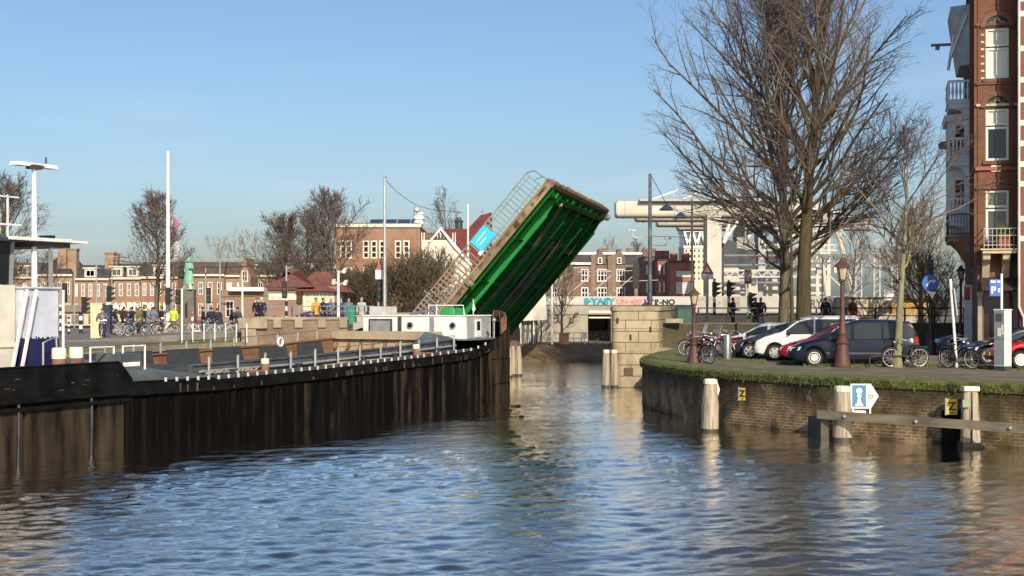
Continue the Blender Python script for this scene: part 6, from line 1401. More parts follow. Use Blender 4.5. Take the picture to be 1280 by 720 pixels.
scooter(921,63.6,200,'maroon motor scooter with a small windscreen in front of the bicycle stand',('maroon',(.2,.02,.035)))
scooter(905,63.8,150,'black motor scooter left of the maroon one behind the steel bollard',('black',(.02,.02,.02)))
# ------------------------------------------------------------------ lamps, signs, bollard, meter
lampb=M('lamp_brown_red',(.085,.035,.025),.6,var=.15); lampk=M('lamp_black',(.02,.022,.02),.5)
frost=M('lamp_glass',(.42,.37,.24),.3,var=.08)
def old_lamp(px,Y,zbase,ztop,label,mat,k=1.0):
    t=thing('street_lamp',label,'street lamp',(ax(px,Y),Y,zbase),0,'old style street lamps'); h=ztop-zbase; b0=h-.86*k
    q=MB(); q.lathe([(.34*k,0),(.34*k,.06),(.30*k,.1),(.22*k,.8*k),(.21*k,.84*k),(.25*k,.88*k),(.25*k,.93*k),(.2*k,.97*k),(.17*k,1.2*k),(.19*k,1.23*k),(.13*k,1.3*k),(.11*k,1.75*k),(.085*k,2.0*k),(.08*k,b0-.15),(.11*k,b0-.12),(.06*k,b0)],12); q.obj('post',mat,t,True)
    q=MB(); q.lathe([(.11*k,b0),(.13*k,b0+.05),(.23*k,b0+.5*k)],8); q.obj('lantern_glass',frost,t)
    q=MB(); q.lathe([(.33*k,b0+.5*k),(.3*k,b0+.55*k),(.12*k,b0+.72*k),(.1*k,b0+.76*k),(.03*k,b0+.86*k)],8); q.lathe([(.15*k,b0-.02),(.15*k,b0+.04)],8)
    for i in range(4): a=pi/4+i*pi/2; q.bar((.12*k*cos(a),.12*k*sin(a),b0+.02),(.235*k*cos(a),.235*k*sin(a),b0+.5*k),.03)
    q.obj('lantern_cap',mat,t)
    return t
old_lamp(1053,53.4,1.855,5.92,'brown red old style street lamp standing in front of the blue people carrier',lampb)
old_lamp(867.5,57.3,1.855,4.85,'brown red old style street lamp with bicycles locked to its foot',lampb,.8)
t=old_lamp(1163,66,1.855,5.3,'black street lamp carrying a round blue sign left of the corner house',lampk,.9)
q=MB(); q.lathe([(.38,-.02),(.38,.02)],24); o=q.obj('round_sign',bluesign); o.location=(ax(1163,65.6),65.6,az(354,65.6)); o.rotation_euler=(pi/2,0,0); tag(o,'round blue sign with white arrow on the black street lamp','sign')
q=MB(); q.bar((-.18,-.12,.025),(-.02,.1,.025),.07,.01); q.bar((-.02,.1,.025),(.18,.1,.025),.07,.01); q.prism([(.12,.2),(.26,.1),(.12,0)],.02,.03,'z'); q.obj('arrow',white,o)
q=MB(); q.prism([(-.3,.26),(.3,.26),(0,-.26)],-.02,.0,'y'); q.prism([(-.18,.19),(.18,.19),(0,-.13)],-.026,-.02,'y',1); o=q.obj('yield_sign',[M('sign_dark_red',(.12,.03,.03),.6),white]); o.location=(ax(1165,65.5),65.5,az(370,65.5)); tag(o,'small triangular give way sign below the round blue sign','sign')
q=MB(); q.box(-.14,.14,-.14,.14,0,.75); q.lathe([(.06,.75),(.06,.95)],8); o=q.obj('signal_box',lampk); o.location=(ax(1162,66.4),66.4,az(345,66.4)); tag(o,'black signal box on top of the lamp with the round blue sign','signal')
old_lamp(1201,68,1.855,6.0,'brown lamp post with a square lantern in front of the corner house',lampb,.75)
# tilted white pole with back of a sign
t=thing('sign_pole','tilted white pole with a narrow sign seen from its edge beside the bicycle','pole',(ax(1196,53),53,1.86)); 
q=MB(); q.tube([(0,0,0),(-.24,0,3.25)],.05,8); q.obj('pole',white,t); q=MB(); q.bar((-.02,.05,1.9),(-.14,.05,2.9),.4,.05); q.obj('sign_plate',grey,t)
# parking ticket machine and sign
t=thing('parking_meter','tall grey and white parking ticket machine at the right edge','parking meter',(ax(1253.5,50.8),50.8,1.856),R(38))
q=MB(); q.box(-.22,.22,-.22,.22,0,.14); q.obj('base',darkgrey,t)
q=MB(); q.box(-.22,.22,-.215,.215,.14,2.1); q.box(-.24,.24,-.235,.235,2.1,2.16); q.obj('cabinet',M('meter_white',(.62,.62,.6),.5,var=.05),t,bevel=.02)
q=MB(); q.box(-.228,-.22,-.2,.2,.2,2.08); fp_=q.obj('front_panel',M('meter_grey',(.26,.27,.28),.4,var=.1),t)
q=MB(); q.box(-.236,-.228,-.12,.14,1.72,2.0); q.obj('screen',M('meter_screen',(.08,.09,.1),.15,var=0),fp_)
q=MB(); q.box(-.245,-.228,-.06,.06,1.2,1.5); q.box(-.24,-.228,-.16,-.1,1.25,1.6); q.obj('keypad',white,fp_)
q=MB(); q.box(-.232,-.224,-.21,.21,1.1,1.115); q.obj('panel_seam',black,fp_)
t=thing('parking_sign','blue parking sign with white letter P on a white pole behind the ticket machine','sign',(ax(1252,51.4),51.4,1.856))
q=MB(); q.tube([(0,0,0),(0,0,3.42)],.045,8); q.obj('pole',white,t)
q=MB(); q.box(-.43,-.03,-.02,.02,2.62,3.22); b=q.obj('board',bluesign,t)
link('letter',text_mesh('P',.34,white,name='letter',bold=.012),b,loc=(-.3,-.026,2.72))
q=MB(); q.box(-.13,-.06,-.026,-.02,2.76,2.8); q.box(-.13,-.06,-.026,-.02,2.86,2.9); q.box(-.13,-.1,-.026,-.02,2.8,2.86); q.obj('ticket_pictogram',white,b)
for xa,xb in ((-.4,-.22),(-.16,-.06)): q=MB(); q.box(xa,xb,-.026,-.02,3.1,3.17); q.obj('pictogram',white,b)
# steel bollard, rack bars
q=MB(); q.lathe([(.165,0),(.165,1.02),(.15,1.06),(.02,1.07)],20); o=q.obj('steel_bollard',M('brushed_steel',(.35,.34,.32),.32,.75,var=.1,scale=5,st=(1,1,.1)),smooth=True); o.location=(ax(909,58.6),58.6,1.856); tag(o,'brushed steel bollard on the verge in front of the white hatchback','bollard')
t=thing('bike_rack','low dark bar for locking bicycles around the young tree','rack',(ax(1114,53.0),53,1.856)); q=MB(); q.bar((-.85,0,.42),(.85,0,.42),.05); q.obj('bar',black,t)
for x in (-.8,.8): q=MB(); q.bar((x,0,0),(x,0,.44),.05); q.obj('leg',black,t)
# ------------------------------------------------------------------ traffic lights and striped poles
blkw=white
def traffic(px,Y,zb,pole_top,heads,label,stripes=(0,1.6),r=.09,c2=None,group='traffic lights',side=1,w=.3,tall=None):
    t=thing('traffic_light',label,'traffic light',(ax(px,Y),Y,zb),0,group); h=pole_top-zb
    q=MB(); q.tube([(0,0,stripes[1]),(0,0,h)],r*.8,8); q.obj('pole',grey,t)
    n=max(2,int((stripes[1]-stripes[0])/.26)); q=MB()
    for i in range(n):
        z0=stripes[0]+(stripes[1]-stripes[0])*i/n; z1=stripes[0]+(stripes[1]-stripes[0])*(i+1)/n; q.lathe([(r,z0),(r,z1)],8,m=i%2)
    q.obj('striped_sleeve',[black,c2 or white],t)
    for (zc,hh,dx,face) in heads:   # face: True shows lenses, False shows the hoods in profile
        zc-=zb; q=MB(); q.box(dx-w/2,dx+w/2,-.14,.12,zc-hh/2,zc+hh/2); hdp=q.obj('signal_head',black,t,bevel=.03)
        for i in range(3):
            z=zc+hh*.31*(1-i)
            if face:
                q=MB(); q.lathe([(.09,0),(.09,.02)],12); o=q.obj('lens',M('lens_%d'%i,((.12,.01,.01),(.12,.07,.01),(.01,.1,.05))[i],.2,var=0),hdp); o.location=(dx,-.15,z); o.rotation_euler=(pi/2,0,0)
            else:
                q=MB(); q.prism([(dx+side*w/2,z-.1),(dx+side*w/2,z+.12),(dx+side*(w/2+.3),z+.1),(dx+side*(w/2+.22),z+.02)],-.11,.09,'y'); q.obj('hood',black,hdp)
    return t
traffic(75.5,97,2.2,az(356,97),[(az(366,97),1.3,.3,True)],'traffic light with a striped pole nearest the wheelhouse',(.2,1.9))
traffic(101,95,2.2,az(388,95),[(az(380.5,95),1.0,.22,False)],'traffic light on a broad striped pole left of the cream cabinet',(0,1.45),r=.12)
traffic(130,98,2.2,az(356,98),[(az(367.5,98),1.1,.35,False)],'traffic light behind the cream cabinet with hoods facing right',(.0,.6))
traffic(216,97,2.2,az(362,97),[(az(370,97),1.15,-.35,False),(az(371,97),1.0,.35,True)],'traffic light with striped pole touching the tall flagpole',(.2,1.5),r=.12)
t=traffic(261,90,2.2,az(378,90),[(az(369,90),.95,0,True)],'traffic light with a white bordered oval head right of the statue',(0,.2),r=.05)
q=MB(); q.prism(rrect(-.2,.2,az(369,90)-2.2-.52,az(369,90)-2.2+.52,.19),.0,.05,'y'); q.obj('white_border',white,t)
traffic(358,84,2.75,az(332,84),[(az(362,84),1.0,-.1,True)],'traffic light on a tall red and white striped pole by the keeper house',(.1,1.9),c2=white,r=.08)
traffic(374,84.5,2.75,az(380,84.5),[(az(372,84.5),.8,0,True)],'small traffic light right of the red and white pole',(0,.3),r=.06)
traffic(473,85,2.75,az(348,85),[(az(362,85),1.4,.1,True),(az(370,85),.9,.45,True)],'white poled traffic light with red topped sign beside the tall cable mast',(0,1.2),c2=white,r=.1)
q=MB(); q.box(-.22,.22,-.03,.03,0,.55); q.prism([(-.2,.57),(.2,.57),(0,1.0)],-.03,.03,'y',1); o=q.obj('warning_sign',[white,M('sign_red',(.38,.12,.1),.5)]); o.location=(ax(474,84.7),84.7,az(349,84.7)); tag(o,'white and red warning sign above the traffic light by the cable mast','sign')
traffic(893,83,2.75,az(348,83),[(az(361.5,83),.85,.0,False)],'traffic light with hoods facing right, leftmost of three behind the bicycles',(.7,1.75),w=.24)
traffic(911,84,2.75,az(350,84),[(az(361.5,84),.85,.0,False)],'traffic light with striped pole, middle of three behind the bicycles',(.7,1.75),w=.24)
traffic(936,82,2.75,az(365,82),[(az(375,82),.85,.08,False)],'low traffic light left of the dark tree trunk, rightmost of three',(.6,1.2),w=.22)
t=traffic(884,83.5,2.75,az(345,83.5),[],'white sign post with a red warning triangle near the pale hall pillar',(0,.4),group='sign posts')
t.name='sign_post'; t['category']='sign'
q=MB(); q.box(-.08,.08,-.05,.05,1.4,3.2); q.box(-.35,.35,-.06,-.02,az(349,83.5)-2.75,az(342,83.5)-2.75); q.obj('white_strip',white,t)
q=MB(); c=az(337,83.5)-2.75; q.prism([(-.38,c-.25),(.38,c-.25),(0,c+.42)],-.06,-.03,'y'); q.prism([(-.2,c-.15),(.2,c-.15),(0,c+.2)],-.07,-.06,'y',1); q.obj('warning_triangle',[M('sign_red_orange',(.6,.1,.05),.5),white],t)
q=MB(); q.box(-.2,.2,-.03,.03,-.4,.4); q.box(-.13,.13,-.045,-.03,-.25,.25,1); o=q.obj('red_sign',[M('sign_faded_red',(.3,.1,.08),.6),M('sign_pale',(.5,.4,.35),.6)]); o.location=(ax(935,81.5),81.5,az(346,81.5)); tag(o,'faded red square sign on a pole above the low traffic light','sign'); q=MB(); q.box(-.04,.04,.03,.08,-3.9,.4); q.obj('pole',grey,o)
# striped marker posts near the wheelhouse
for px,Y,pt,lb in ((75.5,92,384,'black and white marker post beside the wheelhouse'),(86,94,396,'short black and white marker post between the traffic lights'),(240.5,78,391,'red and white marker post in front of the statue plinth')):
    t=thing('marker_post',lb,'post',(ax(px,Y),Y,2.2),0,'striped marker posts'); h=az(pt,Y)-2.2; q=MB()
    for i in range(7): q.lathe([(.07,h*i/7),(.07,h*(i+1)/7)],8,m=i%2)
    q.obj('sleeve',[M('marker_red',(.4,.05,.04),.5) if px>200 else black,white],t); q=MB(); q.lathe([(.075,h),(.04,h+.06)],8); q.obj('cap',grey,t)
# ------------------------------------------------------------------ left bank furniture
Y=98; t=thing('flagpole','tall plain white flagpole rising left of the green statue','flagpole',(ax(210,Y),Y,2.2)); h=az(191,Y)-2.2
q=MB(); q.tube([(0,0,0),(0,0,h*.5),(0,0,h)],[.16,.14,.11],12); q.obj('pole',white,t,True); q=MB(); q.lathe([(.26,0),(.26,.35),(.2,.4)],12); q.obj('foot',cream,t); q=MB(); q.ball((0,0,h+.05),.1,8); q.obj('finial',white,t)
Y=118; t=thing('flag','limp pink and white flag on a thin pole right of the flagpole','flag',(ax(217,Y),Y,2.2)); h=az(271,Y)-2.2
q=MB(); q.tube([(0,0,0),(0,0,h)],.04,6); q.obj('pole',grey,t)
q=MB()
for i in range(9):
    z=h-.1-i*.38; w=.16+.12*sin(i*1.3)+.02*i; w2=.16+.12*sin((i+1)*1.3)+.02*(i+1)
    q.hexa([(.03,-.03,z-.38),(.03+w2*1.3,-.06+.05*sin(i),z-.38),(.03+w2*1.3,.0+.05*sin(i),z-.38),(.03,.03,z-.38)],[(.03,-.03,z),(.03+w*1.3,-.06+.05*sin(i-1),z),(.03+w*1.3,.05*sin(i-1),z),(.03,.03,z)],0 if i<5 else 1)
q.obj('cloth',[M('flag_pink',(.55,.16,.3),.8),M('flag_white',(.55,.5,.52),.8)],t,True)
# cabinet
Y=82; t=thing('utility_cabinet','cream utility cabinet with an open dark side left of the waiting cyclists','cabinet',(ax(113,Y),Y,2.2)); W=ax(127.5,Y)-ax(113,Y); H=az(380,Y)-2.2
q=MB(); q.box(0,W,0,.7,0,H); q.box(-.03,W+.03,-.03,.73,H,H+.06); q.obj('box',M('cabinet_cream',(.6,.53,.32),.6,var=.08),t,bevel=.01)
q=MB(); q.box(W+.02,W+.42,.1,.6,.3,H-.05); q.obj('dark_side',M('cabinet_navy',(.03,.033,.06),.5,var=.3),t)
# statue on its plinth
Y=99; t=thing('plinth','tall dark stone plinth carrying the green statue','plinth',(ax(235.5,Y),Y,2.2)); H=az(362,Y)-2.2
q=MB(); q.hexa([(-.5,-.45,.3),(.5,-.45,.3),(.5,.45,.3),(-.5,.45,.3)],[(-.44,-.4,H),(.44,-.4,H),(.44,.4,H),(-.44,.4,H)]); q.box(-.6,.6,-.55,.55,0,.3); q.obj('block',M('plinth_stone',(.14,.12,.1),.85),t,bevel=.02)
q=MB(); q.box(-.12,.02,-.47,-.42,1.0,2.0); q.obj('plaque',black,t)
verd=M('verdigris',(.2,.42,.3),.7,var=.2,scale=3)
# white railing along the left bank
t=thing('railing','white posts and thin rails along the left bank in front of the cyclists','railing',(0,0,0)); pr=None
q=MB(); pl=[]
for px in (227,241,255,268.5,282,295.5,308.5):
    Y=73.6; pl.append((ax(px,Y),Y))
for k,(x,Y) in enumerate(pl): m=MB(); m.tube([(x,Y,2.2),(x,Y,3.18)],.035,6); m.obj('post',white,t)
for z in (2.75,3.1):
    for a,b in zip(pl,pl[1:]): q.bar((*a,z),(*b,z),.025)
q.obj('rail',grey,t)
q=MB(); q.tube([(0,0,0),(0,0,2.75)],.05,8); o=q.obj('white_pole',white); o.location=(ax(227.5,74.4),74.4,2.2); tag(o,'thin white pole at the left end of the white post railing','pole')
# masts
def mast(px,Y,zb,pt,r,label,mat=None): 
    t=thing('mast',label,'mast',(ax(px,Y),Y,zb)); h=az(pt,Y)-zb; q=MB(); q.tube([(0,0,0),(0,0,h*.5),(0,0,h)],[r,r*.85,r*.65],8); q.obj('pole',mat or galv,t,True); return t,h
t,h=mast(481,84,2.75,222,.12,'tall slim grey mast holding the cable to the hanging lamp ball')
q=MB(); q.bar((-.05,0,h),(.12,0,h+.02),.06); 
ex_,ez_=ax(521,84)-ax(481,84),az(257,84)-2.75
q.tube([(0,0,h-.1),(ex_*.35,0,h-.1+(ez_-h)*.42),(ex_*.7,0,h+(ez_-h)*.78),(ex_,0,ez_),(ex_*1.5,0,ez_-.25),(ex_*2.4,0,ez_-.4)],.018,5); q.obj('cable',darkgrey,t)
q=MB(); q.ball((ex_,0,ez_-.25),.2,12); q.obj('lamp_ball',M('ball_grey',(.4,.42,.42),.3),t,True)
t,h=mast(585,86,3.0,255,.08,'slim pole with white bands behind the bridge railing',white)
t,h=mast(423,84,2.75,338,.1,'white pole with two security cameras in front of the keeper house',white)
for s,z in ((.35,h-.1),(-.25,h-.75),(.4,h-.8)): q=MB(); q.bar((s*.3,0,z),(s,-.1,z+.1),.05); q.bar((s,-.3,z+.02),(s*1.1,.25,z+.16),.18); q.obj('camera',white,t)
t,h=mast(120.5,120,2.2,322,.09,'thin lamp mast left of the letters'); q=MB(); q.bar((0,0,h),(2.3,0,h+.15),.07); q.box(2.0,2.7,-.12,.12,h+.05,h+.2); q.obj('lamp_arm',grey,t)
t,h=mast(140,122,2.2,320,.08,'pale mast with a tramway wire behind the letters'); q=MB(); q.tube([(0,0,h-.4),(8,2,h-.9),(18,3,h-.6)],.03,5); q.obj('wire',darkgrey,t)
t,h=mast(93,118,2.2,334,.07,'thin pale pole among the terrace houses left of the cabinet')
t,h=mast(257,118,2.2,335,.08,'pale pole right of the statue'); q=MB(); q.tube([(-8,0,h+.3),(0,0,h),(8,0,h+.2)],.03,5); q.obj('wire',darkgrey,t)
t,h=mast(275,116,2.2,324,.08,'lamp mast with a double arm right of the statue'); q=MB(); q.bar((-.9,0,h),(1.2,0,h),.07); q.box(-1.2,-.6,-.1,.1,h-.05,h+.08); q.box(.9,1.6,-.1,.1,h-.05,h+.08); q.obj('lamp_arm',grey,t)
t,h=mast(303,100,2.2,349,.09,'white post in front of the low brick building',white)
t,h=mast(690,105.8,1.16,318,.08,'slim white lamp mast on the far bank beside the bare tree',white)
q=MB(); q.bar((-.5,0,h-.0),(.1,0,h),.06); q.obj('lamp_arm',white,t)
t,h=mast(812.5,88,2.75,217,.15,'tall thick grey mast with side lamps and hanging cable lamps by the white beams')
for s,z in ((-1,az(297,88)-2.75),(1,az(307,88)-2.75)): 
    q=MB(); q.bar((0,0,z),(s*.95,0,z+.02),.06); q.bar((s*.95,0,z),(s*(1.1 if s>0 else 1.2),0,z+.45),.05); q.box(min(s*.9,s*1.3),max(s*.9,s*1.3),-.1,.1,z+.38,z+.5); q.obj('side_lamp',white,t)
q=MB(); a=(ax(833,88)-ax(812.5,88),az(262,88)-2.75); b=(ax(851,88)-ax(812.5,88),az(272,88)-2.75); q.tube([(0,0,h),(a[0],0,a[1]+.35),(b[0],0,b[1]+.25),(b[0]+6,0,b[1]+.9)],.02,5); q.obj('cable',darkgrey,t)
for p in (a,b): q=MB(); q.lathe([(.02,.35),(.12,.28),(.45,0),(.43,-.05)],14,(p[0],0,p[1])); q.obj('hanging_lamp',grey,t,True)
t,h=mast(865,90,2.75,249,.09,'slim grey mast with wires in front of the white hall'); q=MB()
for z in (h-.3,h-1.2,h-2.4): q.bar((0,0,z),(-2.6,0,z+.1),.03)
q.bar((0,0,h-1),(5,0,h-.2),.02); q.obj('wires',darkgrey,t)
t,h=mast(1028,84,2.75,322,.06,'thin white pole right of the mossy trunk',white)
# dark cabinets
for px,Y,w,hh,zb,lb,c in ((438,78,.58,1.0,3.05,'green utility cabinet at the end of the abutment wall',(.02,.16,.1)),(855,75.7,.75,1.35,2.6,'dark green cabinet with glass front right of the stone pier',(.012,.06,.045))):
    t=thing('cabinet',lb,'cabinet',(ax(px,Y),Y,zb)); q=MB(); q.box(-w/2,w/2,-.3,.3,0,hh); q.box(-w/2-.03,w/2+.03,-.33,.33,hh,hh+.05); q.obj('box',M('cab_%d'%px,c,.5,var=.1),t)
    q=MB(); q.box(-w/2+.06,-.02,-.31,-.3,.1,hh-.1); q.box(.02,w/2-.06,-.31,-.3,.1,hh-.1); q.obj('door',M('cab_door_%d'%px,tuple(v*1.4 for v in c),.5),t)
q=MB(); q.box(-.55,.55,-.2,.2,0,.8); q.box(-.6,.6,-.23,.23,.8,.86); o=q.obj('stone_bin',concrete); o.location=(ax(458,75),75.6,2.72); tag(o,'low concrete block beside the white cabin of the barge','block')
t=thing('railing','blue grey railing on the left abutment in front of the crossing car','railing',(0,0,0)); q=MB(); q.bar((-13.0,75.6,4.05),(-7.2,75.6,4.05),.05); q.bar((-13.0,75.6,3.8),(-7.2,75.6,3.8),.035); q.obj('rail',M('rail_blue',(.12,.2,.28),.5),t)
for i in range(5): m=MB(); x=-13+i*1.45; m.box(x-.03,x+.03,75.57,75.63,2.75,4.06); m.obj('post',darkgrey,t)
# ------------------------------------------------------------------ people: one continuous skinned body, clothes and hair as children
def skin_mesh(name, J, E, Rd, root, mat, sub=1):
    names=list(J); me=bpy.data.meshes.new('tmp'); me.from_pydata([J[n] for n in names],[(names.index(a),names.index(b)) for a,b in E],[])
    o=bpy.data.objects.new('tmp',me); C.objects.link(o); o.modifiers.new('s','SKIN'); sl=me.skin_vertices[0].data
    for i,n in enumerate(names): r=Rd[n]; sl[i].radius=(r,r) if not hasattr(r,'__len__') else r; sl[i].use_root=(n==root)
    sm=o.modifiers.new('u','SUBSURF'); sm.levels=sub; sm.render_levels=sub
    dg=bpy.context.evaluated_depsgraph_get(); out=bpy.data.meshes.new_from_object(o.evaluated_get(dg)); out.name=name
    C.objects.unlink(o); bpy.data.objects.remove(o); out.materials.clear(); out.materials.append(mat)
    out.polygons.foreach_set('use_smooth',[True]*len(out.polygons)); return out
RAD=dict(hip=(.14,.1),waist=(.13,.1),chest=(.16,.105),neck=.055,head1=.075,head2=(.085,.095),top=.06,nose=.018,sl=.07,el=.045,wl=.033,hl=.035,sr=.07,er=.045,wr=.033,hr=.035,ql=.095,kl=.06,al=.04,tl=.038,qr=.095,kr=.06,ar=.04,tr=.038)
ED=[('hip','waist'),('waist','chest'),('chest','neck'),('neck','head1'),('head1','head2'),('head2','top'),('head1','nose'),('chest','sl'),('sl','el'),('el','wl'),('wl','hl'),('chest','sr'),('sr','er'),('er','wr'),('wr','hr'),('hip','ql'),('ql','kl'),('kl','al'),('al','tl'),('hip','qr'),('qr','kr'),('kr','ar'),('ar','tr')]
STAND=dict(hip=(0,0,.95),waist=(0,0,1.12),chest=(0,0,1.34),neck=(0,-.01,1.49),head1=(0,-.03,1.58),head2=(0,-.02,1.67),top=(0,-.01,1.74),nose=(0,-.125,1.61),
 sl=(-.2,0,1.41),el=(-.26,.03,1.13),wl=(-.24,-.08,.9),hl=(-.235,-.11,.82),sr=(.2,0,1.41),er=(.26,.03,1.13),wr=(.24,-.08,.9),hr=(.235,-.11,.82),
 ql=(-.1,0,.86),kl=(-.11,-.02,.48),al=(-.11,.03,.09),tl=(-.12,-.14,.04),qr=(.1,0,.86),kr=(.11,-.02,.48),ar=(.11,.03,.09),tr=(.12,-.14,.04))
WALK=dict(STAND,kl=(-.1,-.18,.5),al=(-.1,-.14,.1),tl=(-.1,-.31,.06),kr=(.1,.0,.47),ar=(.1,.27,.13),tr=(.1,.13,.05),wl=(-.24,.1,.9),hl=(-.23,.1,.82),wr=(.24,-.2,.95),hr=(.23,-.26,.89))
def mv(d,**k): e=dict(d); e.update(k); return e
HOLD=mv(STAND,el=(-.27,-.02,1.14),wl=(-.22,-.3,1.06),hl=(-.2,-.38,1.06),er=(.27,-.02,1.14),wr=(.22,-.3,1.06),hr=(.2,-.38,1.06))        # hands forward on a handlebar
CYC=dict(hip=(0,.0,1.0),waist=(0,-.06,1.15),chest=(0,-.16,1.36),neck=(0,-.24,1.5),head1=(0,-.28,1.58),head2=(0,-.29,1.67),top=(0,-.28,1.74),nose=(0,-.38,1.6),
 sl=(-.2,-.17,1.42),el=(-.27,-.36,1.22),wl=(-.26,-.56,1.08),hl=(-.26,-.63,1.08),sr=(.2,-.17,1.42),er=(.27,-.36,1.22),wr=(.26,-.56,1.08),hr=(.26,-.63,1.08),
 ql=(-.1,-.02,.94),kl=(-.12,-.42,.78),al=(-.12,-.26,.38),tl=(-.12,-.42,.34),qr=(.1,-.02,.94),kr=(.12,-.28,.58),ar=(.12,-.18,.16),tr=(.12,-.34,.12))
POSES={}
def make_pose(nm,J,coat=False):
    p={}
    p['body']=skin_mesh('body',J,ED,RAD,'hip',skinm)
    up=['hip','waist','chest','neck','sl','el','wl','sr','er','wr']; r2={k:(tuple(x+.022 for x in RAD[k]) if hasattr(RAD[k],'__len__') else RAD[k]+.018) for k in RAD}; r2['neck']=.085; r2['chest']=(.2,.15); r2['sl']=r2['sr']=.1; r2['el']=r2['er']=.07
    JJ={k:J[k] for k in up}; JJ['neck']=tuple(V(J['neck'])+V((0,.01,.03))); h0=V(J['hip']); JJ['hem']=tuple(h0+V((0,0,-.13))); r2['hem']=(.17,.13); r2['waist']=(.165,.13); r2['hip']=(.17,.13); EE0=[('hip','hem')]; EE=EE0+[e for e in ED if e[0] in up and e[1] in up]
    if coat:
        for s in 'lr':
            a=V(J['q'+s]); b=V(J['k'+s]); JJ['c'+s]=tuple(a.lerp(b,.75)); r2['c'+s]=.12; EE.append(('hip','c'+s))
    p['jacket']=skin_mesh('jacket',JJ,EE,r2,'hip',cloth('jacket',(.03,.03,.035)))
    J=dict(J); J['belt']=tuple(h0+V((0,0,.12))); lo=['belt','hip','ql','kl','al','qr','kr','ar']; r3=dict(RAD,hip=(.15,.115),ql=.108,kl=.075,al=.058,qr=.108,kr=.075,ar=.058)
    p['trousers']=skin_mesh('trousers',{k:J[k] for k in lo},[('belt','hip')]+[e for e in ED if e[0] in lo and e[1] in lo],dict(r3,belt=(.145,.11)),'hip',cloth('trousers',(.025,.027,.035)))
    for s in 'lr':
        a,b=J['a'+s],J['t'+s]; p['shoe_'+s]=skin_mesh('shoe',{'h':(a[0],a[1]+.03,a[2]-.03),'m':((a[0]+b[0])/2,(a[1]+b[1])/2,b[2]+.005),'t':(b[0],b[1]-.03,b[2])},[('h','m'),('m','t')],{'h':.05,'m':.052,'t':.045},'h',cloth('shoe',(.02,.018,.016)))
    h=V(J['head2']); m=MB(); c=h+V((0,.022,.015)); m.lathe([(.088*math.cos(a),.1*math.sin(a)) for a in [R(-35+i*20) for i in range(7)]],10,tuple(c)); p['hair']=m.mesh('hair',[cloth('hair',(.035,.022,.012))],True)
    POSES[nm]=p
for nm,J,ct in (('stand',STAND,0),('coat',STAND,1),('walk',WALK,0),('hold',HOLD,0),('cycle',CYC,0)): make_pose(nm,J,ct)
def person(pose,px,Y,z,rz,label,jk,tr=(.025,.027,.035),hr=(.035,.022,.012),group='people on the left bank',x=None,s=1.0):
    t=thing('person',label,'person',((ax(px,Y) if x is None else x),Y,z),R(rz),group); t.scale=(s,s,s)
    for k,me in POSES[pose].items():
        o=link(k.split('_')[0],me,t)
        c={'jacket':jk,'trousers':tr,'hair':hr}.get(k)
        if c: sl=o.material_slots[0]; sl.link='OBJECT'; sl.material=cloth(k+'_%d_%d_%d'%tuple(int(v*999) for v in c),c)
    return t
N_=(.012,.014,.03); K_=(.012,.012,.013); OL=(.12,.12,.05); GR=(.2,.19,.17); BRN=(.07,.035,.025)
# cyclists waiting on the left bank: a bicycle each and the person on it or beside it
def rider(px,Y,z,rz,lb_p,lb_b,jk,col,hr=(.035,.022,.012),pose='cycle',tr=(.025,.027,.035)):
    a=R(rz); fx,fy=sin(a),-cos(a)             # person faces -y turned by rz
    x=ax(px,Y)
    if pose=='cycle': person('cycle',px,Y,z-.06,rz,lb_p,jk,tr,hr); bx,by=x-fx*.24,Y-fy*.24; 
    else:
        person(pose,px,Y,z,rz,lb_p,jk,tr,hr); bx,by=x-fx*.62+cos(a)*.34,Y-fy*.62+sin(a)*.34
    bike(px,by,z,math.atan2(fy,fx),lb_b,col,'bicycles waiting on the left bank',lean=0 if pose=='cycle' else R(4),x=bx)
Z=2.2
rider(128.5,79,Z,10,'cyclist in a grey blue coat right beside the cream cabinet','tan bicycle under the cyclist beside the cream cabinet',(.09,.1,.15),('tan2',(.25,.2,.15)),tr=(.02,.02,.05))
rider(146,92,Z,-75,'cyclist in dark clothes leaning forward, first right of the cream cabinet','black bicycle of the first leaning cyclist right of the cabinet',K_,('k1',(.02,.02,.022)))
rider(155,93,Z,150,'person in a dark maroon coat standing behind the first bicycles','green bicycle in front of the person in maroon',(.05,.018,.022),('g1',(.015,.045,.03)),pose='coat')
rider(165,91,Z,-100,'person in a navy jacket holding a blue bicycle at the middle of the crowd','bright blue bicycle at the middle of the waiting crowd',N_,('b1',(.03,.09,.25)),pose='hold')
person('coat',174.5,89.5,Z,60,'person in a long olive green coat seen from the side among the cyclists',OL,(.02,.02,.025),(.05,.03,.015))
person('stand',179,92,Z,-30,'dark haired person right behind the olive coat',K_)
rider(185,90,Z,110,'person in a pale grey jacket bending over a bicycle near the tree','white bicycle held by the person in pale grey',GR,('w1',(.5,.5,.48)),(.5,.45,.35),'hold',(.1,.12,.18))
rider(192,91,Z,170,'person in a light blue jacket left of the tree trunk','dark bicycle with a child seat near the tree trunk',(.12,.17,.24),('k2',(.03,.03,.03)),pose='hold')
rider(202,90.5,Z,-60,'person in a black jacket holding a white bicycle left of the flagpole','pale bicycle just left of the tall flagpole',K_,('w2',(.45,.43,.38)),pose='hold')
person('stand',217,96,Z,0,'person in a bright yellow safety vest right of the flagpole',(.5,.62,.04))
rider(254,86,Z,95,'person in a black coat with a white scooter right of the statue','white bicycle with panniers right of the plinth',K_,('w3',(.6,.6,.58)),pose='hold')
rider(264,87,Z,200,'person in a navy coat, second right of the statue','silver bicycle of the second person right of the statue',N_,('s1',(.35,.37,.4)),pose='coat')
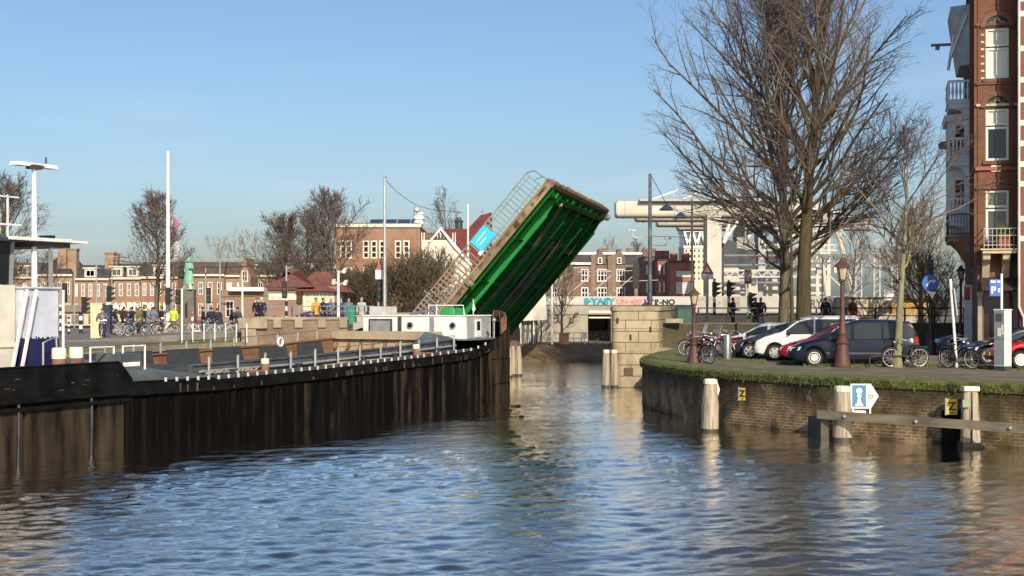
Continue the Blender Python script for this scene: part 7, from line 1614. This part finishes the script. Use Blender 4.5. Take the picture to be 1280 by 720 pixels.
rider(276,85,Z,-120,'cyclist in a dark blue jacket on a teal bicycle behind the white railing','teal bicycle in the middle behind the white railing',(.02,.025,.05),('t1',(.02,.08,.08)))
rider(288,86,Z,75,'cyclist in black with pale hair, near the right end of the white railing','dark bicycle near the right end of the white railing',K_,('k3',(.02,.02,.02)),(.45,.4,.33))
rider(297,87.5,Z,160,'person in dark grey holding a silver bicycle at the right end of the railing','silver bicycle at the right end of the white railing',(.06,.06,.065),('s2',(.4,.41,.42)),pose='hold')
for i,(px,Y,rz,c,lb) in enumerate(((150,88,170,('pale_b',(.4,.4,.4)),'bicycle with pale rims lying low in front of the waiting crowd'),(160,88.4,10,('teal_b',(.015,.06,.055)),'teal bicycle parked in front of the person in maroon'),(196,88,5,('red_b',(.09,.015,.02)),'red bicycle parked in front of the tree trunk'),(268,83.5,12,('cream_b',(.5,.47,.38)),'cream bicycle parked closest to the white railing'))):
    bike(px,Y,Z,R(rz),lb,c,'bicycles waiting on the left bank',lean=R(3))
# people on the left bridge road above the abutment wall
for px,Y,pose,rz,jk,hr,lb in ((322,83,'stand',20,K_,(.02,.015,.01),'person in black, left of the one with white hair above the abutment'),(327,82.5,'stand',-10,N_,(.6,.57,.5),'person with white hair and navy coat above the abutment wall end'),
  (395,83,'walk',40,(.62,.3,.02),(.04,.02,.01),'person in a bright orange jacket in front of the keeper house'),(404,83.5,'coat',70,K_,(.03,.02,.015),'person in a long black coat right of the orange jacket'),(414,84,'hold',-40,(.15,.15,.16),(.4,.35,.28),'person in grey with pale hair left of the camera pole'),
  (452,83,'stand',0,(.4,.38,.33),(.35,.3,.22),'person in a pale coat on the bridge road beside the thicket'),(436,84,'stand',10,(.1,.12,.15),(.04,.03,.02),'person in a slate jacket behind the green cabinet')):
    person(pose,px,Y,2.75,rz,lb,jk,hr=hr,group='people on the left bridge road')
# people on the right bridge road
for px,Y,pose,rz,jk,lb in ((916,80,'hold',60,K_,'person in black bending at the left behind the black railing'),(944,79,'coat',20,K_,'tall person in a black coat left of the dark tree trunk'),(951,79.5,'stand',-20,(.02,.02,.022),'shorter person in black beside the tall one in a coat'),(1032,80,'stand',10,(.03,.02,.02),'person in dark brown passing behind the white van'),(1066,79,'stand',30,(.3,.035,.02),'person in a red jacket behind the dark blue people carrier')):
    person(pose,px,Y,2.75,rz,lb,jk,group='people on the right bridge road')
# riders up on the viaduct edge
person('hold',812,112.0,3.35,40,'dark clad person in front of the black graffiti under the tall mast',K_,group='people on the right bridge road',s=.95)
# ------------------------------------------------------------------ green statue
SJ=mv(STAND,wr=(.2,-.28,1.2),hr=(.2,-.36,1.24),er=(.3,-.05,1.16),el=(-.3,.08,1.16),wl=(-.2,-.06,.98),hl=(-.15,-.1,.96),kl=(-.16,-.12,.48),al=(-.2,-.16,.09),tl=(-.24,-.32,.04),kr=(.14,.06,.48),ar=(.22,.12,.09),tr=(.26,-.04,.04),head1=(.02,-.04,1.58),nose=(.08,-.13,1.61))
st=thing('statue','green verdigris bronze statue of a standing man in a long coat on a dark plinth','statue',(ax(236,99),99,az(362,99)),R(-20))
st.scale=(1.24,1.24,1.24)
r4={k:(tuple(x+.015 for x in v) if hasattr(v,'__len__') else v+.015) for k,v in RAD.items()}
link('figure',skin_mesh('figure',SJ,ED,r4,'hip',verd),st)
q=MB(); q.lathe([(.2,1.42),(.24,1.3),(.2,1.1),(.23,.9),(.3,.55),(.34,.32)],14,sx=1,sy=.75); q.obj('coat',verd,st,True)
q=MB(); q.lathe([(.1,1.64),(.11,1.7),(.07,1.78)],10,(.02,.0,0)); q.obj('hair',verd,st,True)
q=MB(); q.box(-.42,.42,-.38,.3,-.0,.05); q.obj('base_plate',verd,st)
